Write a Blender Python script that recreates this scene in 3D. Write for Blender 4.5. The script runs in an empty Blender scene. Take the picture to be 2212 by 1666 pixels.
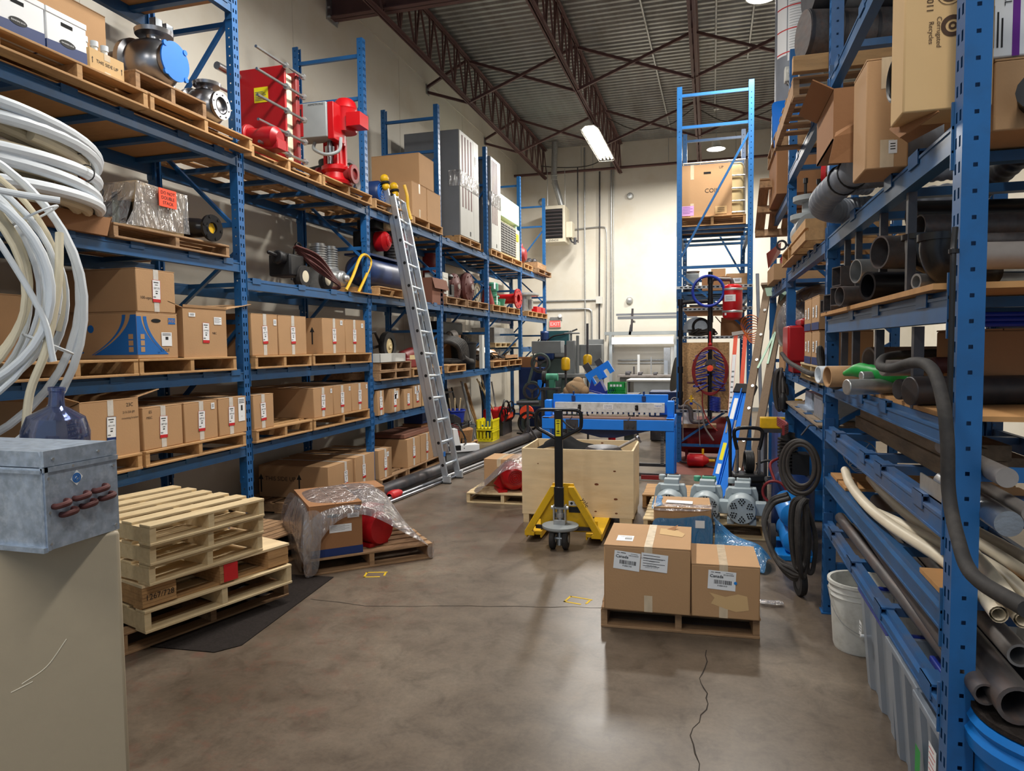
import bpy,bmesh,math,random
from mathutils import Vector,Matrix,Euler
S = bpy.context.scene
COL = S.collection
PI = math.pi
random.seed(7)

# ---------------------------------------------------------------- camera
cam_d = bpy.data.cameras.new('camera')
cam = bpy.data.objects.new('camera',cam_d)
COL.objects.link(cam)
S.camera = cam
YAW,PIT,ROL,CAMH = -.2772,.0577,.0117,1.72
cam_d.sensor_fit = 'HORIZONTAL'
cam_d.sensor_width = 36.0
cam_d.lens = 1500.0 / 2212.0 * 36.0
cam_d.clip_start = .05
cam_d.clip_end = 100
_f = Vector((math.sin(YAW) * math.cos(PIT),math.cos(YAW) * math.cos(PIT),-math.sin(PIT)))
_r = Vector((math.cos(YAW),-math.sin(YAW),0))
_d = _f.cross(_r)
_r2 = _r * math.cos(ROL) + _d * math.sin(ROL)
_d2 = _d * math.cos(ROL) - _r * math.sin(ROL)
_m = Matrix((_r2,-_d2,-_f)).transposed().to_4x4()
_m.translation = Vector((0,0,CAMH))
cam.matrix_world = _m

# ---------------------------------------------------------------- light and exposure
S.view_settings.view_transform = 'Standard'
S.view_settings.look = 'None'
S.view_settings.gamma = 1.0
S.view_settings.use_curve_mapping = False
S.view_settings.exposure = 0.0
W = bpy.data.worlds.new('daylight_outside')
S.world = W
W.use_nodes = True
W.node_tree.nodes['Background'].inputs[0].default_value = (.60,.78,1.0,1)
W.node_tree.nodes['Background'].inputs[1].default_value = .52
S.cycles.max_bounces = 7
S.cycles.diffuse_bounces = 4
S.cycles.transparent_max_bounces = 16

def area_lamp(name,loc,sx,sy,power,col,rot=(0,0,0),spread=PI):
 l = bpy.data.lights.new(name,'AREA')
 l.shape = 'RECTANGLE'
 l.size,l.size_y = sx,sy
 l.energy = power
 l.color = col
 l.spread = spread
 o = bpy.data.objects.new(name,l)
 o.location = loc
 o.rotation_euler = rot
 COL.objects.link(o)
 return o
TUBE_COL = (1.0,.965,.905)
# the strip fixtures hang under the roof joists along the aisle (fixtures are built below)
FIX = [(-2.22,14.55,5.83,2.3),(-2.22,5.3,5.72,2.4),(.35,.1,5.72,2.4),(-2.22,-2.2,5.72,2.4)]
FPOW = [350,215,110,95]
for (x,y,z,ln),pw in zip(FIX,FPOW):
 area_lamp('strip_lamp_light',(x,y,z - .06),.3,ln,pw,TUBE_COL)
BAYS = [(.12,16.0,5.93),(.62,9.6,6.1)]
for x,y,z in BAYS:
 area_lamp('high_bay_light',(x,y,z - .08),.4,.4,260,(1.0,.95,.86))
area_lamp('bench_strip_light',(-1.59,17.38,1.70),1.5,.1,7,(.97,.97,1.0))

# ---------------------------------------------------------------- materials
MATS = {}
def _n(nt,t,**kw):
 n = nt.nodes.new(t)
 for k,v in kw.items():
  setattr(n,k,v)
 return n
def mat(name,col,rough=.55,metal=0.0,var=.12,scale=6.0,stretch=(1,1,1),bump=0.0,bscale=60.0,spec=.5,
  dark=None,dscale=3.0,damt=.5,emit=0,trans=0,alpha=1,coat=0,ior=1.45):
 """plain paint or material with procedural variation; dark = stain colour laid over in blotches"""
 m = bpy.data.materials.new(name)
 m.use_nodes = True
 nt = m.node_tree
 b = nt.nodes['Principled BSDF']
 L = nt.links.new
 b.inputs['Roughness'].default_value = rough
 b.inputs['Metallic'].default_value = metal
 b.inputs['Specular IOR Level'].default_value = spec
 b.inputs['IOR'].default_value = ior
 b.inputs['Coat Weight'].default_value = coat
 tc = _n(nt,'ShaderNodeTexCoord')
 oi = _n(nt,'ShaderNodeObjectInfo')
 add = _n(nt,'ShaderNodeVectorMath',operation='ADD')
 L(tc.outputs['Object'],add.inputs[0])
 rnd = _n(nt,'ShaderNodeMath',operation='MULTIPLY')
 L(oi.outputs['Random'],rnd.inputs[0])
 rnd.inputs[1].default_value = 17.0
 L(rnd.outputs[0],add.inputs[1])
 mp = _n(nt,'ShaderNodeMapping')
 mp.inputs['Scale'].default_value = stretch
 L(add.outputs[0],mp.inputs[0])
 no = _n(nt,'ShaderNodeTexNoise')
 no.inputs['Scale'].default_value = scale
 no.inputs['Detail'].default_value = 5
 L(mp.outputs[0],no.inputs['Vector'])
 mr = _n(nt,'ShaderNodeMapRange')
 mr.inputs['From Min'].default_value = .25
 mr.inputs['From Max'].default_value = .75
 mr.inputs['To Min'].default_value = 1 - var
 mr.inputs['To Max'].default_value = 1 + var
 L(no.outputs['Fac'],mr.inputs['Value'])
 mx = _n(nt,'ShaderNodeMix',data_type='RGBA',blend_type='MULTIPLY')
 mx.inputs[0].default_value = 1
 mx.inputs[6].default_value = (*col,1)
 L(mr.outputs[0],mx.inputs[7])
 out = mx.outputs[2]
 if dark:
  n2 = _n(nt,'ShaderNodeTexNoise')
  n2.inputs['Scale'].default_value = dscale
  n2.inputs['Detail'].default_value = 8
  n2.inputs['Roughness'].default_value = .65
  L(mp.outputs[0],n2.inputs['Vector'])
  r2 = _n(nt,'ShaderNodeMapRange')
  r2.inputs['From Min'].default_value = .48
  r2.inputs['From Max'].default_value = .72
  r2.inputs['To Max'].default_value = damt
  L(n2.outputs['Fac'],r2.inputs['Value'])
  m2 = _n(nt,'ShaderNodeMix',data_type='RGBA')
  L(r2.outputs[0],m2.inputs[0])
  L(out,m2.inputs[6])
  m2.inputs[7].default_value = (*dark,1)
  out = m2.outputs[2]
 L(out,b.inputs['Base Color'])
 if bump:
  n3 = _n(nt,'ShaderNodeTexNoise')
  n3.inputs['Scale'].default_value = bscale
  n3.inputs['Detail'].default_value = 4
  L(mp.outputs[0],n3.inputs['Vector'])
  bp = _n(nt,'ShaderNodeBump')
  bp.inputs['Strength'].default_value = bump
  bp.inputs['Distance'].default_value = .02
  L(n3.outputs['Fac'],bp.inputs['Height'])
  L(bp.outputs[0],b.inputs['Normal'])
 if trans:
  b.inputs['Transmission Weight'].default_value = trans
 if alpha < 1:
  b.inputs['Alpha'].default_value = alpha
 if emit:
  b.inputs['Emission Color'].default_value = (*col,1)
  b.inputs['Emission Strength'].default_value = emit
 MATS[name] = m
 return m

def s2l(r,g,b):
 f = lambda c: (c / 255 / 12.92) if c / 255 <= .04045 else ((c / 255 + .055) / 1.055) ** 2.4
 return (f(r),f(g),f(b))
M = MATS
mat('blue_paint',s2l(32,92,150),.38,0,.10,4,dark=s2l(40,62,84),dscale=5,damt=.35)
mat('blue_dusty',s2l(44,92,144),.5,0,.12,4,dark=s2l(104,98,94),dscale=3,damt=.7)
mat('beam_blue',s2l(36,86,134),.42,0,.10,5,dark=s2l(52,68,84),dscale=6,damt=.5)
mat('cardboard',s2l(180,142,103),.85,0,.06,3,bump=.05,bscale=90)
mat('cardboard_dark',s2l(152,108,72),.85,0,.08,3,bump=.06,bscale=90)
mat('cardboard_pale',s2l(204,170,122),.85,0,.06,3)
mat('cardboard_red',s2l(124,82,66),.85,0,.08,3)
mat('tape_clear',s2l(205,186,158),.22,0,.15,30,stretch=(1,1,.3),spec=.7)
mat('tape_white',s2l(206,200,192),.3,0,.10,30)
mat('paper',s2l(232,234,236),.6,0,.02,4)
mat('ink',s2l(28,28,30),.7,0,.05)
mat('cloth_black',s2l(20,20,22),.95,0,.15,12,spec=.1)
mat('ink_brown',s2l(70,48,34),.8,0,.1)
mat('label_red',s2l(196,32,38),.5,0,.05)
mat('label_navy',s2l(24,48,104),.5,0,.05)
mat('print_blue',s2l(24,100,176),.8,0,.06)
mat('orange_label',s2l(250,82,48),.5,0,.03)
mat('wood',s2l(180,140,94),.75,0,.16,4,stretch=(1.2,7,7),dark=s2l(128,92,58),dscale=3,damt=.5,bump=.12,bscale=30)
mat('wood_pale',s2l(210,188,148),.75,0,.10,4,stretch=(1.2,8,8),dark=s2l(176,138,88),dscale=3,damt=.4,bump=.1,bscale=30)
mat('wood_old',s2l(160,126,92),.8,0,.2,4,stretch=(1.2,7,7),dark=s2l(88,66,48),dscale=3,damt=.7,bump=.15,bscale=30)
mat('wood_grey',s2l(140,122,102),.85,0,.2,5,stretch=(7,1,7),dark=s2l(86,74,62),dscale=4,damt=.6,bump=.2,bscale=30)
mat('plywood',s2l(222,200,162),.7,0,.10,3,stretch=(1,6,5),dark=s2l(198,166,120),dscale=2.2,damt=.5,bump=.06)
mat('ply_deck',s2l(188,140,88),.75,0,.12,3,stretch=(1,4,1),dark=s2l(128,90,54),dscale=3,damt=.5)
mat('knot',s2l(112,62,34),.8,0,.3,60)
mat('red_paint',s2l(166,18,27),.35,0,.10,6)
mat('red_dull',s2l(132,30,32),.5,0,.18,8,dark=s2l(52,26,24),dscale=5,damt=.6)
mat('red_bright',s2l(180,16,24),.35,0,.06,6)
mat('steel',s2l(172,174,176),.32,.9,.14,10,bump=.05)
mat('stainless',s2l(160,160,164),.3,1,.10,8)
mat('galvanized',s2l(168,182,200),.42,.55,.28,26,dark=s2l(214,224,236),dscale=34,damt=.6)
mat('aluminium',s2l(206,214,222),.35,.85,.10,12,stretch=(1,1,.2))
mat('zinc',s2l(184,186,186),.4,.8,.15,20)
mat('grey_paint',s2l(146,152,154),.45,0,.08,6)
mat('grey_unit',s2l(112,116,122),.5,0,.08,4)
mat('grey_face',s2l(178,178,174),.5,0,.05,4)
mat('motor_grey',s2l(160,172,178),.42,0,.06,8)
mat('dark_steel',s2l(74,74,78),.45,.55,.25,12,dark=s2l(96,74,62),dscale=6,damt=.5)
mat('pipe_dark',s2l(92,88,88),.5,.4,.22,9,stretch=(5,1,5),dark=s2l(118,90,78),dscale=5,damt=.5)
mat('pipe_grey',s2l(146,140,136),.5,.3,.2,9,dark=s2l(110,96,86),dscale=5,damt=.5)
mat('iron_brown',s2l(88,48,46),.6,.2,.15,9)
mat('joist',s2l(94,66,64),.6,0,.14,5)
mat('black',s2l(24,24,26),.5,0,.15,8)
mat('black_gloss',s2l(22,22,25),.28,0,.10,8)
mat('rubber',s2l(40,38,38),.75,0,.2,12,dark=s2l(86,80,74),dscale=8,damt=.5)
mat('hose_grey',s2l(124,130,140),.45,0,.10,10)
mat('cable_dark',s2l(58,54,52),.6,0,.2,12)
mat('yellow',s2l(226,178,22),.42,0,.10,8,dark=s2l(120,90,40),dscale=8,damt=.4)
mat('yellow_bright',s2l(236,222,30),.5,0,.05,8)
mat('shear_blue',s2l(24,128,236),.35,0,.05,6)
mat('sky_blue',s2l(28,130,214),.3,0,.06,6)
mat('navy',s2l(26,50,98),.4,0,.12,6)
mat('teal',s2l(36,84,92),.5,0,.12,6)
mat('green',s2l(22,150,62),.45,0,.08,8)
mat('green_dull',s2l(74,150,122),.5,0,.1,8)
mat('machine_green',s2l(72,86,82),.5,0,.12,6)
mat('machine_grey',s2l(118,122,124),.5,0,.12,6)
mat('beige_paint',s2l(174,161,138),.5,0,.02,20,bump=.03,bscale=300)
mat('cream',s2l(204,196,176),.5,0,.06,6)
mat('plate_white',s2l(206,208,206),.5,0,.10,12,dark=s2l(120,116,108),dscale=14,damt=.5)
mat('pex_white',s2l(222,228,234),.35,0,.04,8)
mat('pex_warm',s2l(218,208,182),.4,0,.06,8)
mat('foam_tan',s2l(206,192,164),.6,0,.06,8)
mat('copper',s2l(206,112,62),.35,.9,.2,12)
mat('hose_ivory',s2l(232,220,196),.45,0,.08,5,dark=s2l(182,164,140),dscale=4,damt=.35)
mat('bucket_white',s2l(222,222,216),.5,0,.05,8,dark=s2l(140,134,120),dscale=9,damt=.5)
mat('ladder_wood',s2l(132,112,92),.8,0,.2,4,stretch=(9,9,1),dark=s2l(84,70,58),dscale=4,damt=.6)
mat('ladder_blue',s2l(14,118,224),.45,0,.05,6)
mat('ladder_orange',s2l(228,92,66),.5,0,.08,6)
mat('mint',s2l(168,196,176),.5,.3,.1,12)
mat('osb',s2l(196,156,108),.8,0,.34,46,stretch=(1,.6,1.6),dark=s2l(128,92,56),dscale=38,damt=.8)
mat('shear_bed',s2l(142,114,104),.6,.3,.15,9)
mat('canvas',s2l(160,132,100),.9,0,.12,9)
mat('wicker',s2l(150,110,70),.85,0,.3,40)
mat('purple_label',s2l(206,160,216),.6,0,.05)
mat('purple',s2l(104,30,140),.6,0,.05)
mat('mat_black',s2l(44,39,37),.9,0,.25,60,spec=.12,bump=.3,bscale=160)
mat('tray_blue',s2l(26,50,150),.4,0,.06,6)
mat('cooler_blue',s2l(20,110,190),.35,0,.08,6)
mat('exit_red',s2l(255,90,84),.5,0,.05,6,emit=.55)
mat('tube_glow',(1,.96,.88),.5,0,0,1,emit=14)
mat('tube_glow_cool',(.93,.95,1),.5,0,0,1,emit=3)
mat('tank_ivory',s2l(222,200,150),.5,0,.05,5)
mat('white_metal',s2l(206,206,200),.45,0,.06,6)
mat('dark_hole',s2l(16,16,18),.9,0,.1)
mat('louver',s2l(84,78,80),.5,0,.08)

def glassy(name,col,rough,tmix,bump=0.0,bscale=20.0,gloss=(1,1,1),gmin=.05,gmax=.6,milky=0.0):
 """thin clear film or plastic: transparent, tinted, with a reflective sheen"""
 m = bpy.data.materials.new(name)
 m.use_nodes = True
 nt = m.node_tree
 nt.nodes.remove(nt.nodes['Principled BSDF'])
 out = nt.nodes['Material Output']
 L = nt.links.new
 tr = _n(nt,'ShaderNodeBsdfTransparent')
 tr.inputs[0].default_value = (*col,1)
 gl = _n(nt,'ShaderNodeBsdfGlossy')
 gl.inputs['Color'].default_value = (*gloss,1)
 gl.inputs['Roughness'].default_value = rough
 df = _n(nt,'ShaderNodeBsdfDiffuse')
 df.inputs[0].default_value = (*tmix,1)
 fr = _n(nt,'ShaderNodeLayerWeight')
 fr.inputs[0].default_value = .35
 mr = _n(nt,'ShaderNodeMapRange')
 mr.inputs['To Min'].default_value = gmin
 mr.inputs['To Max'].default_value = gmax
 L(fr.outputs['Fresnel'],mr.inputs['Value'])
 m0 = _n(nt,'ShaderNodeMixShader')
 m0.inputs[0].default_value = milky
 L(tr.outputs[0],m0.inputs[1])
 L(df.outputs[0],m0.inputs[2])
 mx = _n(nt,'ShaderNodeMixShader')
 L(mr.outputs[0],mx.inputs[0])
 L(m0.outputs[0],mx.inputs[1])
 L(gl.outputs[0],mx.inputs[2])
 L(mx.outputs[0],out.inputs[0])
 if bump:
  tc = _n(nt,'ShaderNodeTexCoord')
  mp = _n(nt,'ShaderNodeMapping')
  mp.inputs['Scale'].default_value = (1,1.0,.35)
  mp.inputs['Rotation'].default_value = (.3,.5,.4)
  L(tc.outputs['Object'],mp.inputs[0])
  no = _n(nt,'ShaderNodeTexNoise')
  no.inputs['Scale'].default_value = bscale
  no.inputs['Detail'].default_value = 3
  no.inputs['Distortion'].default_value = 1.2
  L(mp.outputs[0],no.inputs['Vector'])
  bp = _n(nt,'ShaderNodeBump')
  bp.inputs['Strength'].default_value = bump
  bp.inputs['Distance'].default_value = .05
  L(no.outputs['Fac'],bp.inputs['Height'])
  L(bp.outputs[0],gl.inputs['Normal'])
  L(bp.outputs[0],fr.inputs['Normal'])
 MATS[name] = m
 return m
glassy('film',(.88,.87,.89),.16,(.8,.78,.8),bump=1.0,bscale=14,gmin=.12,gmax=.9,milky=.15)
glassy('film_blue',(.26,.60,.95),.16,(.05,.36,.85),bump=1.0,bscale=16,gmin=.10,gmax=.8,milky=.42)
glassy('bottle_blue',(.46,.52,.74),.06,(.2,.25,.45),gmin=.06,gmax=.7,milky=.14)
glassy('tub_clear',(.72,.76,.82),.3,(.42,.48,.56),gmin=.05,gmax=.4,milky=.42)

def floor_material():
 m = bpy.data.materials.new('concrete_floor')
 m.use_nodes = True
 nt = m.node_tree
 b = nt.nodes['Principled BSDF']
 L = nt.links.new
 tc = _n(nt,'ShaderNodeTexCoord')
 def noise(sc,det,ro,src=None,dist=0):
  n = _n(nt,'ShaderNodeTexNoise')
  n.inputs['Scale'].default_value = sc
  n.inputs['Detail'].default_value = det
  n.inputs['Roughness'].default_value = ro
  n.inputs['Distortion'].default_value = dist
  L(tc.outputs['Object'],n.inputs['Vector'])
  return n
 def ramp(src,stops):
  r = _n(nt,'ShaderNodeValToRGB')
  e = r.color_ramp.elements
  e[0].position,e[0].color = stops[0][0],(*stops[0][1],1)
  e[1].position,e[1].color = stops[-1][0],(*stops[-1][1],1)
  for p,c in stops[1:-1]:
   k = e.new(p)
   k.color = (*c,1)
  L(src,r.inputs[0])
  return r
 n1 = noise(.75,9,.62)
 r1 = ramp(n1.outputs['Fac'],[(.3,s2l(78,67,56)),(.46,s2l(97,85,73)),(.58,s2l(111,99,86)),(.75,s2l(134,122,106))])
 n2 = noise(5.5,10,.7,dist=.6)
 r2 = ramp(n2.outputs['Fac'],[(.3,(.62,.60,.58)),(.5,(1,1,1)),(.75,(1.2,1.18,1.14))])
 mx = _n(nt,'ShaderNodeMix',data_type='RGBA',blend_type='MULTIPLY')
 mx.inputs[0].default_value = 1
 L(r1.outputs[0],mx.inputs[6])
 L(r2.outputs[0],mx.inputs[7])
 n3 = noise(42,6,.7)
 r3 = ramp(n3.outputs['Fac'],[(.3,(.85,.85,.85)),(.62,(1.08,1.08,1.08))])
 m2 = _n(nt,'ShaderNodeMix',data_type='RGBA',blend_type='MULTIPLY')
 m2.inputs[0].default_value = 1
 L(mx.outputs[2],m2.inputs[6])
 L(r3.outputs[0],m2.inputs[7])
 # worn red-oxide paint left along the left side of the aisle
 sep = _n(nt,'ShaderNodeSeparateXYZ')
 L(tc.outputs['Object'],sep.inputs[0])
 n4 = noise(1.6,8,.7)
 a = _n(nt,'ShaderNodeMath',operation='ADD')
 L(sep.outputs[0],a.inputs[0])
 L(n4.outputs['Fac'],a.inputs[1])
 band = _n(nt,'ShaderNodeMapRange')
 band.inputs['From Min'].default_value = -1.45
 band.inputs['From Max'].default_value = -1.0
 band.inputs['To Min'].default_value = 1
 band.inputs['To Max'].default_value = 0
 L(a.outputs[0],band.inputs['Value'])
 n5 = noise(7,9,.75)
 r5 = _n(nt,'ShaderNodeMapRange')
 r5.inputs['From Min'].default_value = .52
 r5.inputs['From Max'].default_value = .66
 r5.inputs['To Max'].default_value = .35
 L(n5.outputs['Fac'],r5.inputs['Value'])
 mm = _n(nt,'ShaderNodeMath',operation='MULTIPLY')
 L(band.outputs[0],mm.inputs[0])
 L(r5.outputs[0],mm.inputs[1])
 m3 = _n(nt,'ShaderNodeMix',data_type='RGBA')
 L(mm.outputs[0],m3.inputs[0])
 L(m2.outputs[2],m3.inputs[6])
 m3.inputs[7].default_value = (*s2l(120,66,54),1)
 L(m3.outputs[2],b.inputs['Base Color'])
 rr = _n(nt,'ShaderNodeMapRange')
 rr.inputs['To Min'].default_value = .20
 rr.inputs['To Max'].default_value = .52
 L(n1.outputs['Fac'],rr.inputs['Value'])
 L(rr.outputs[0],b.inputs['Roughness'])
 b.inputs['Specular IOR Level'].default_value = .4
 bp = _n(nt,'ShaderNodeBump')
 bp.inputs['Strength'].default_value = .06
 bp.inputs['Distance'].default_value = .01
 L(n2.outputs['Fac'],bp.inputs['Height'])
 L(bp.outputs[0],b.inputs['Normal'])
 MATS['concrete_floor'] = m
floor_material()
mat('wall_paint',s2l(216,211,199),.8,0,.05,.8,dark=s2l(196,180,150),dscale=1.1,damt=.35)
mat('deck_metal',s2l(140,142,140),.36,.35,.2,5,stretch=(1,.12,1),dark=s2l(96,84,72),dscale=4,damt=.4)
mat('oxide_floor',s2l(112,58,46),.7,0,.2,8)
mat('floor_yellow',s2l(206,170,30),.7,0,.2,8)
mat('crack',s2l(44,36,30),.9,0,.2,20)

# ---------------------------------------------------------------- mesh builder
_TXT = {}
def text_geo(s):
 if s not in _TXT:
  c = bpy.data.curves.new('t','FONT')
  c.body = s
  c.size = 1
  c.align_x = 'CENTER'
  c.align_y = 'CENTER'
  c.resolution_u = 2
  o = bpy.data.objects.new('t',c)
  COL.objects.link(o)
  me = o.to_mesh()
  _TXT[s] = ([v.co.copy() for v in me.vertices],[tuple(p.vertices) for p in me.polygons])
  o.to_mesh_clear()
  bpy.data.objects.remove(o)
  bpy.data.curves.remove(c)
 return _TXT[s]

def basis(d):
 d = Vector(d).normalized()
 a = Vector((0,0,1)) if abs(d.z) < .95 else Vector((1,0,0))
 u = d.cross(a).normalized()
 return u,d.cross(u).normalized(),d

class MB:
 def __init__(s):
  s.v,s.f,s.k = [],[],[]
  s.M = Matrix.Identity(4)
  s.mi = 0
 def add(s,vs,fs):
  o = len(s.v)
  s.v += [s.M @ Vector(p) for p in vs]
  s.f += [tuple(i + o for i in f) for f in fs]
  s.k += [s.mi] * len(fs)
  return s
 def box(s,x0,x1,y0,y1,z0,z1):
  return s.add([(x,y,z) for z in (z0,z1) for y in (y0,y1) for x in (x0,x1)],
      [(0,2,3,1),(4,5,7,6),(0,1,5,4),(2,6,7,3),(0,4,6,2),(1,3,7,5)])
 def bar(s,p,q,w,h=None,up=(0,0,1)):
  """rectangular bar from p to q; w across, h along up"""
  h = h or w
  p,q = Vector(p),Vector(q)
  d = (q - p).normalized()
  up = Vector(up)
  if abs(d.dot(up)) > .98:
   up = Vector((0,1,0))
  a = d.cross(up).normalized() * (w / 2)
  b = a.cross(d).normalized() * (h / 2)
  vs = [p - a - b,p + a - b,p + a + b,p - a + b,q - a - b,q + a - b,q + a + b,q - a + b]
  return s.add(vs,[(3,2,1,0),(4,5,6,7),(0,1,5,4),(1,2,6,5),(2,3,7,6),(3,0,4,7)])
 def cyl(s,p,q,r,n=16,r2=None,cap=True):
  p,q = Vector(p),Vector(q)
  r2 = r if r2 is None else r2
  u,w,d = basis(q - p)
  vs = []
  for c,rr in ((p,r),(q,r2)):
   for i in range(n):
    t = 2 * PI * i / n
    vs.append(c + u * (rr * math.cos(t)) + w * (rr * math.sin(t)))
  fs = [(i,(i + 1) % n,n + (i + 1) % n,n + i) for i in range(n)]
  if cap:
   fs += [tuple(reversed(range(n))),tuple(range(n,2 * n))]
  return s.add(vs,fs)
 def lathe(s,prof,o=(0,0,0),d=(0,0,1),n=24):
  """prof: (radius, height along d); closed to the axis where the radius is 0"""
  o = Vector(o)
  u,w,d = basis(d)
  vs = []
  for r,h in prof:
   for i in range(n):
    t = 2 * PI * i / n
    vs.append(o + d * h + u * (r * math.cos(t)) + w * (r * math.sin(t)))
  fs = []
  for j in range(len(prof) - 1):
   for i in range(n):
    a,b = j * n + i,j * n + (i + 1) % n
    fs.append((a,b,b + n,a + n))
  return s.add(vs,fs)
 def pipe(s,p,q,r,ri,n=20):
  L = (Vector(q) - Vector(p)).length
  return s.lathe([(ri,0),(r,0),(r,L),(ri,L),(ri,0)],p,Vector(q) - Vector(p),n)
 def tube(s,pts,r,n=8,cap=True,closed=False):
  pts = [Vector(p) for p in pts]
  N = len(pts)
  rs = r if isinstance(r,(list,tuple)) else [r] * N
  vs = []
  u = None
  for i,p in enumerate(pts):
   if closed:
    t = pts[(i + 1) % N] - pts[i - 1]
   else:
    t = pts[min(i + 1,N - 1)] - pts[max(i - 1,0)]
   t = t.normalized() if t.length > 1e-9 else Vector((0,0,1))
   if u is None:
    u,w,_ = basis(t)
   else:
    u = u - t * u.dot(t)
    u = u.normalized() if u.length > 1e-6 else basis(t)[0]
   w = t.cross(u)
   for j in range(n):
    a = 2 * PI * j / n
    vs.append(p + u * (rs[i] * math.cos(a)) + w * (rs[i] * math.sin(a)))
  fs = []
  for i in range(N if closed else N - 1):
   for j in range(n):
    a,b = i * n + j,i * n + (j + 1) % n
    c,d = ((i + 1) % N) * n + (j + 1) % n,((i + 1) % N) * n + j
    fs.append((a,b,c,d))
  if cap and not closed:
   fs += [tuple(reversed(range(n))),tuple(range((N - 1) * n,N * n))]
  return s.add(vs,fs)
 def ring(s,c,d,R,r,n=28,m=8):
  u,w,d = basis(d)
  c = Vector(c)
  return s.tube([c + u * (R * math.cos(2 * PI * i / n)) + w * (R * math.sin(2 * PI * i / n)) for i in range(n)],r,m,closed=True)
 def ball(s,c,r,n=16,m=10,sc=(1,1,1)):
  c = Vector(c)
  vs,fs = [],[]
  for j in range(m + 1):
   ph = PI * j / m
   for i in range(n):
    t = 2 * PI * i / n
    vs.append(c + Vector((r * sc[0] * math.sin(ph) * math.cos(t),r * sc[1] * math.sin(ph) * math.sin(t),r * sc[2] * math.cos(ph))))
  for j in range(m):
   for i in range(n):
    a,b = j * n + i,j * n + (i + 1) % n
    fs.append((a,a + n,b + n,b))
  return s.add(vs,fs)
 def prism(s,poly,a0,a1,ax='y'):
  """poly in the two remaining axes, extruded from a0 to a1 along ax"""
  def P(u,v,a):
   return {'x': (a,u,v),'y': (u,a,v),'z': (u,v,a)}[ax]
  n = len(poly)
  vs = [P(u,v,a0) for u,v in poly] + [P(u,v,a1) for u,v in poly]
  return s.add(vs,[tuple(range(n)),tuple(reversed(range(n,2 * n)))] + [(i,n + i,n + (i + 1) % n,(i + 1) % n) for i in range(n)])
 def quad(s,a,b,c,d):
  return s.add([a,b,c,d],[(0,1,2,3)])
 def sheet(s,grid):
  R_,C_ = len(grid),len(grid[0])
  return s.add([p for row in grid for p in row],
      [(i * C_ + j,i * C_ + j + 1,(i + 1) * C_ + j + 1,(i + 1) * C_ + j) for i in range(R_ - 1) for j in range(C_ - 1)])
 def text(s,t,size,o,u=(1,0,0),w=(0,0,1)):
  vs,fs = text_geo(t)
  o,u,w = Vector(o),Vector(u),Vector(w)
  return s.add([o + u * (p.x * size) + w * (p.y * size) for p in vs],fs)
 def mesh(s,name,m,smooth=35):
  me = bpy.data.meshes.new(name)
  me.from_pydata([tuple(p) for p in s.v],[],s.f)
  for x in (m if isinstance(m,(list,tuple)) else [m]):
   me.materials.append(MATS[x])
  if any(s.k):
   me.polygons.foreach_set('material_index',s.k)
  bm = bmesh.new()
  bm.from_mesh(me)
  bmesh.ops.recalc_face_normals(bm,faces=bm.faces)
  bm.to_mesh(me)
  bm.free()
  if smooth:
   me.polygons.foreach_set('use_smooth',[True] * len(me.polygons))
   me.set_sharp_from_angle(angle=math.radians(smooth))
  me.update()
  return me
 def build(s,name,m,parent=None,smooth=35,bevel=0,seg=2,label=None):
  o = bpy.data.objects.new(name,s.mesh(name,m,smooth))
  COL.objects.link(o)
  if parent:
   o.parent = parent
  if bevel:
   b = o.modifiers.new('bevel','BEVEL')
   b.width = bevel
   b.segments = seg
   b.limit_method = 'ANGLE'
   b.angle_limit = math.radians(50)
  if label:
   o['label'] = label
  return o

def tag(o,label,cat,group=None):
 o['label'] = label
 o['category'] = cat
 if group:
  o['group'] = group
 return o
def thing(name,label,cat,loc=(0,0,0),rz=0.0,group=None,rot=None):
 o = bpy.data.objects.new(name,None)
 COL.objects.link(o)
 o.empty_display_size = .1
 o.location = loc
 o.rotation_euler = rot if rot else (0,0,rz)
 return tag(o,label,cat,group)
def struct(o):
 o['kind'] = 'structure'
 return o
def dup(root,label,loc,rz=0.0,group=None,rot=None):
 r = root.copy()
 COL.objects.link(r)
 r.location = loc
 r.rotation_euler = rot if rot else (0,0,rz)
 r['label'] = label
 if group:
  r['group'] = group
 for ch in list(root.children):
  c = ch.copy()
  COL.objects.link(c)
  c.parent = r
  for g in ch.children:
   d = g.copy()
   COL.objects.link(d)
   d.parent = c
 return r
LEFT = PI / 2      # local front -y turned to +x (left rack, facing the aisle)
RIGHT = -PI / 2    # local front -y turned to -x (right rack)
def smooth_path(pts,k=6):
 """Catmull-Rom through pts"""
 P = [Vector(p) for p in pts]
 P = [P[0] * 2 - P[1]] + P + [P[-1] * 2 - P[-2]]
 out = []
 for i in range(1,len(P) - 2):
  a,b,c,d = P[i - 1],P[i],P[i + 1],P[i + 2]
  for j in range(k):
   t = j / k
   out.append(.5 * ((2 * b) + (c - a) * t + (2 * a - 5 * b + 4 * c - d) * t * t + (3 * b - a - 3 * c + d) * t ** 3))
 out.append(P[-2])
 return out
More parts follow.
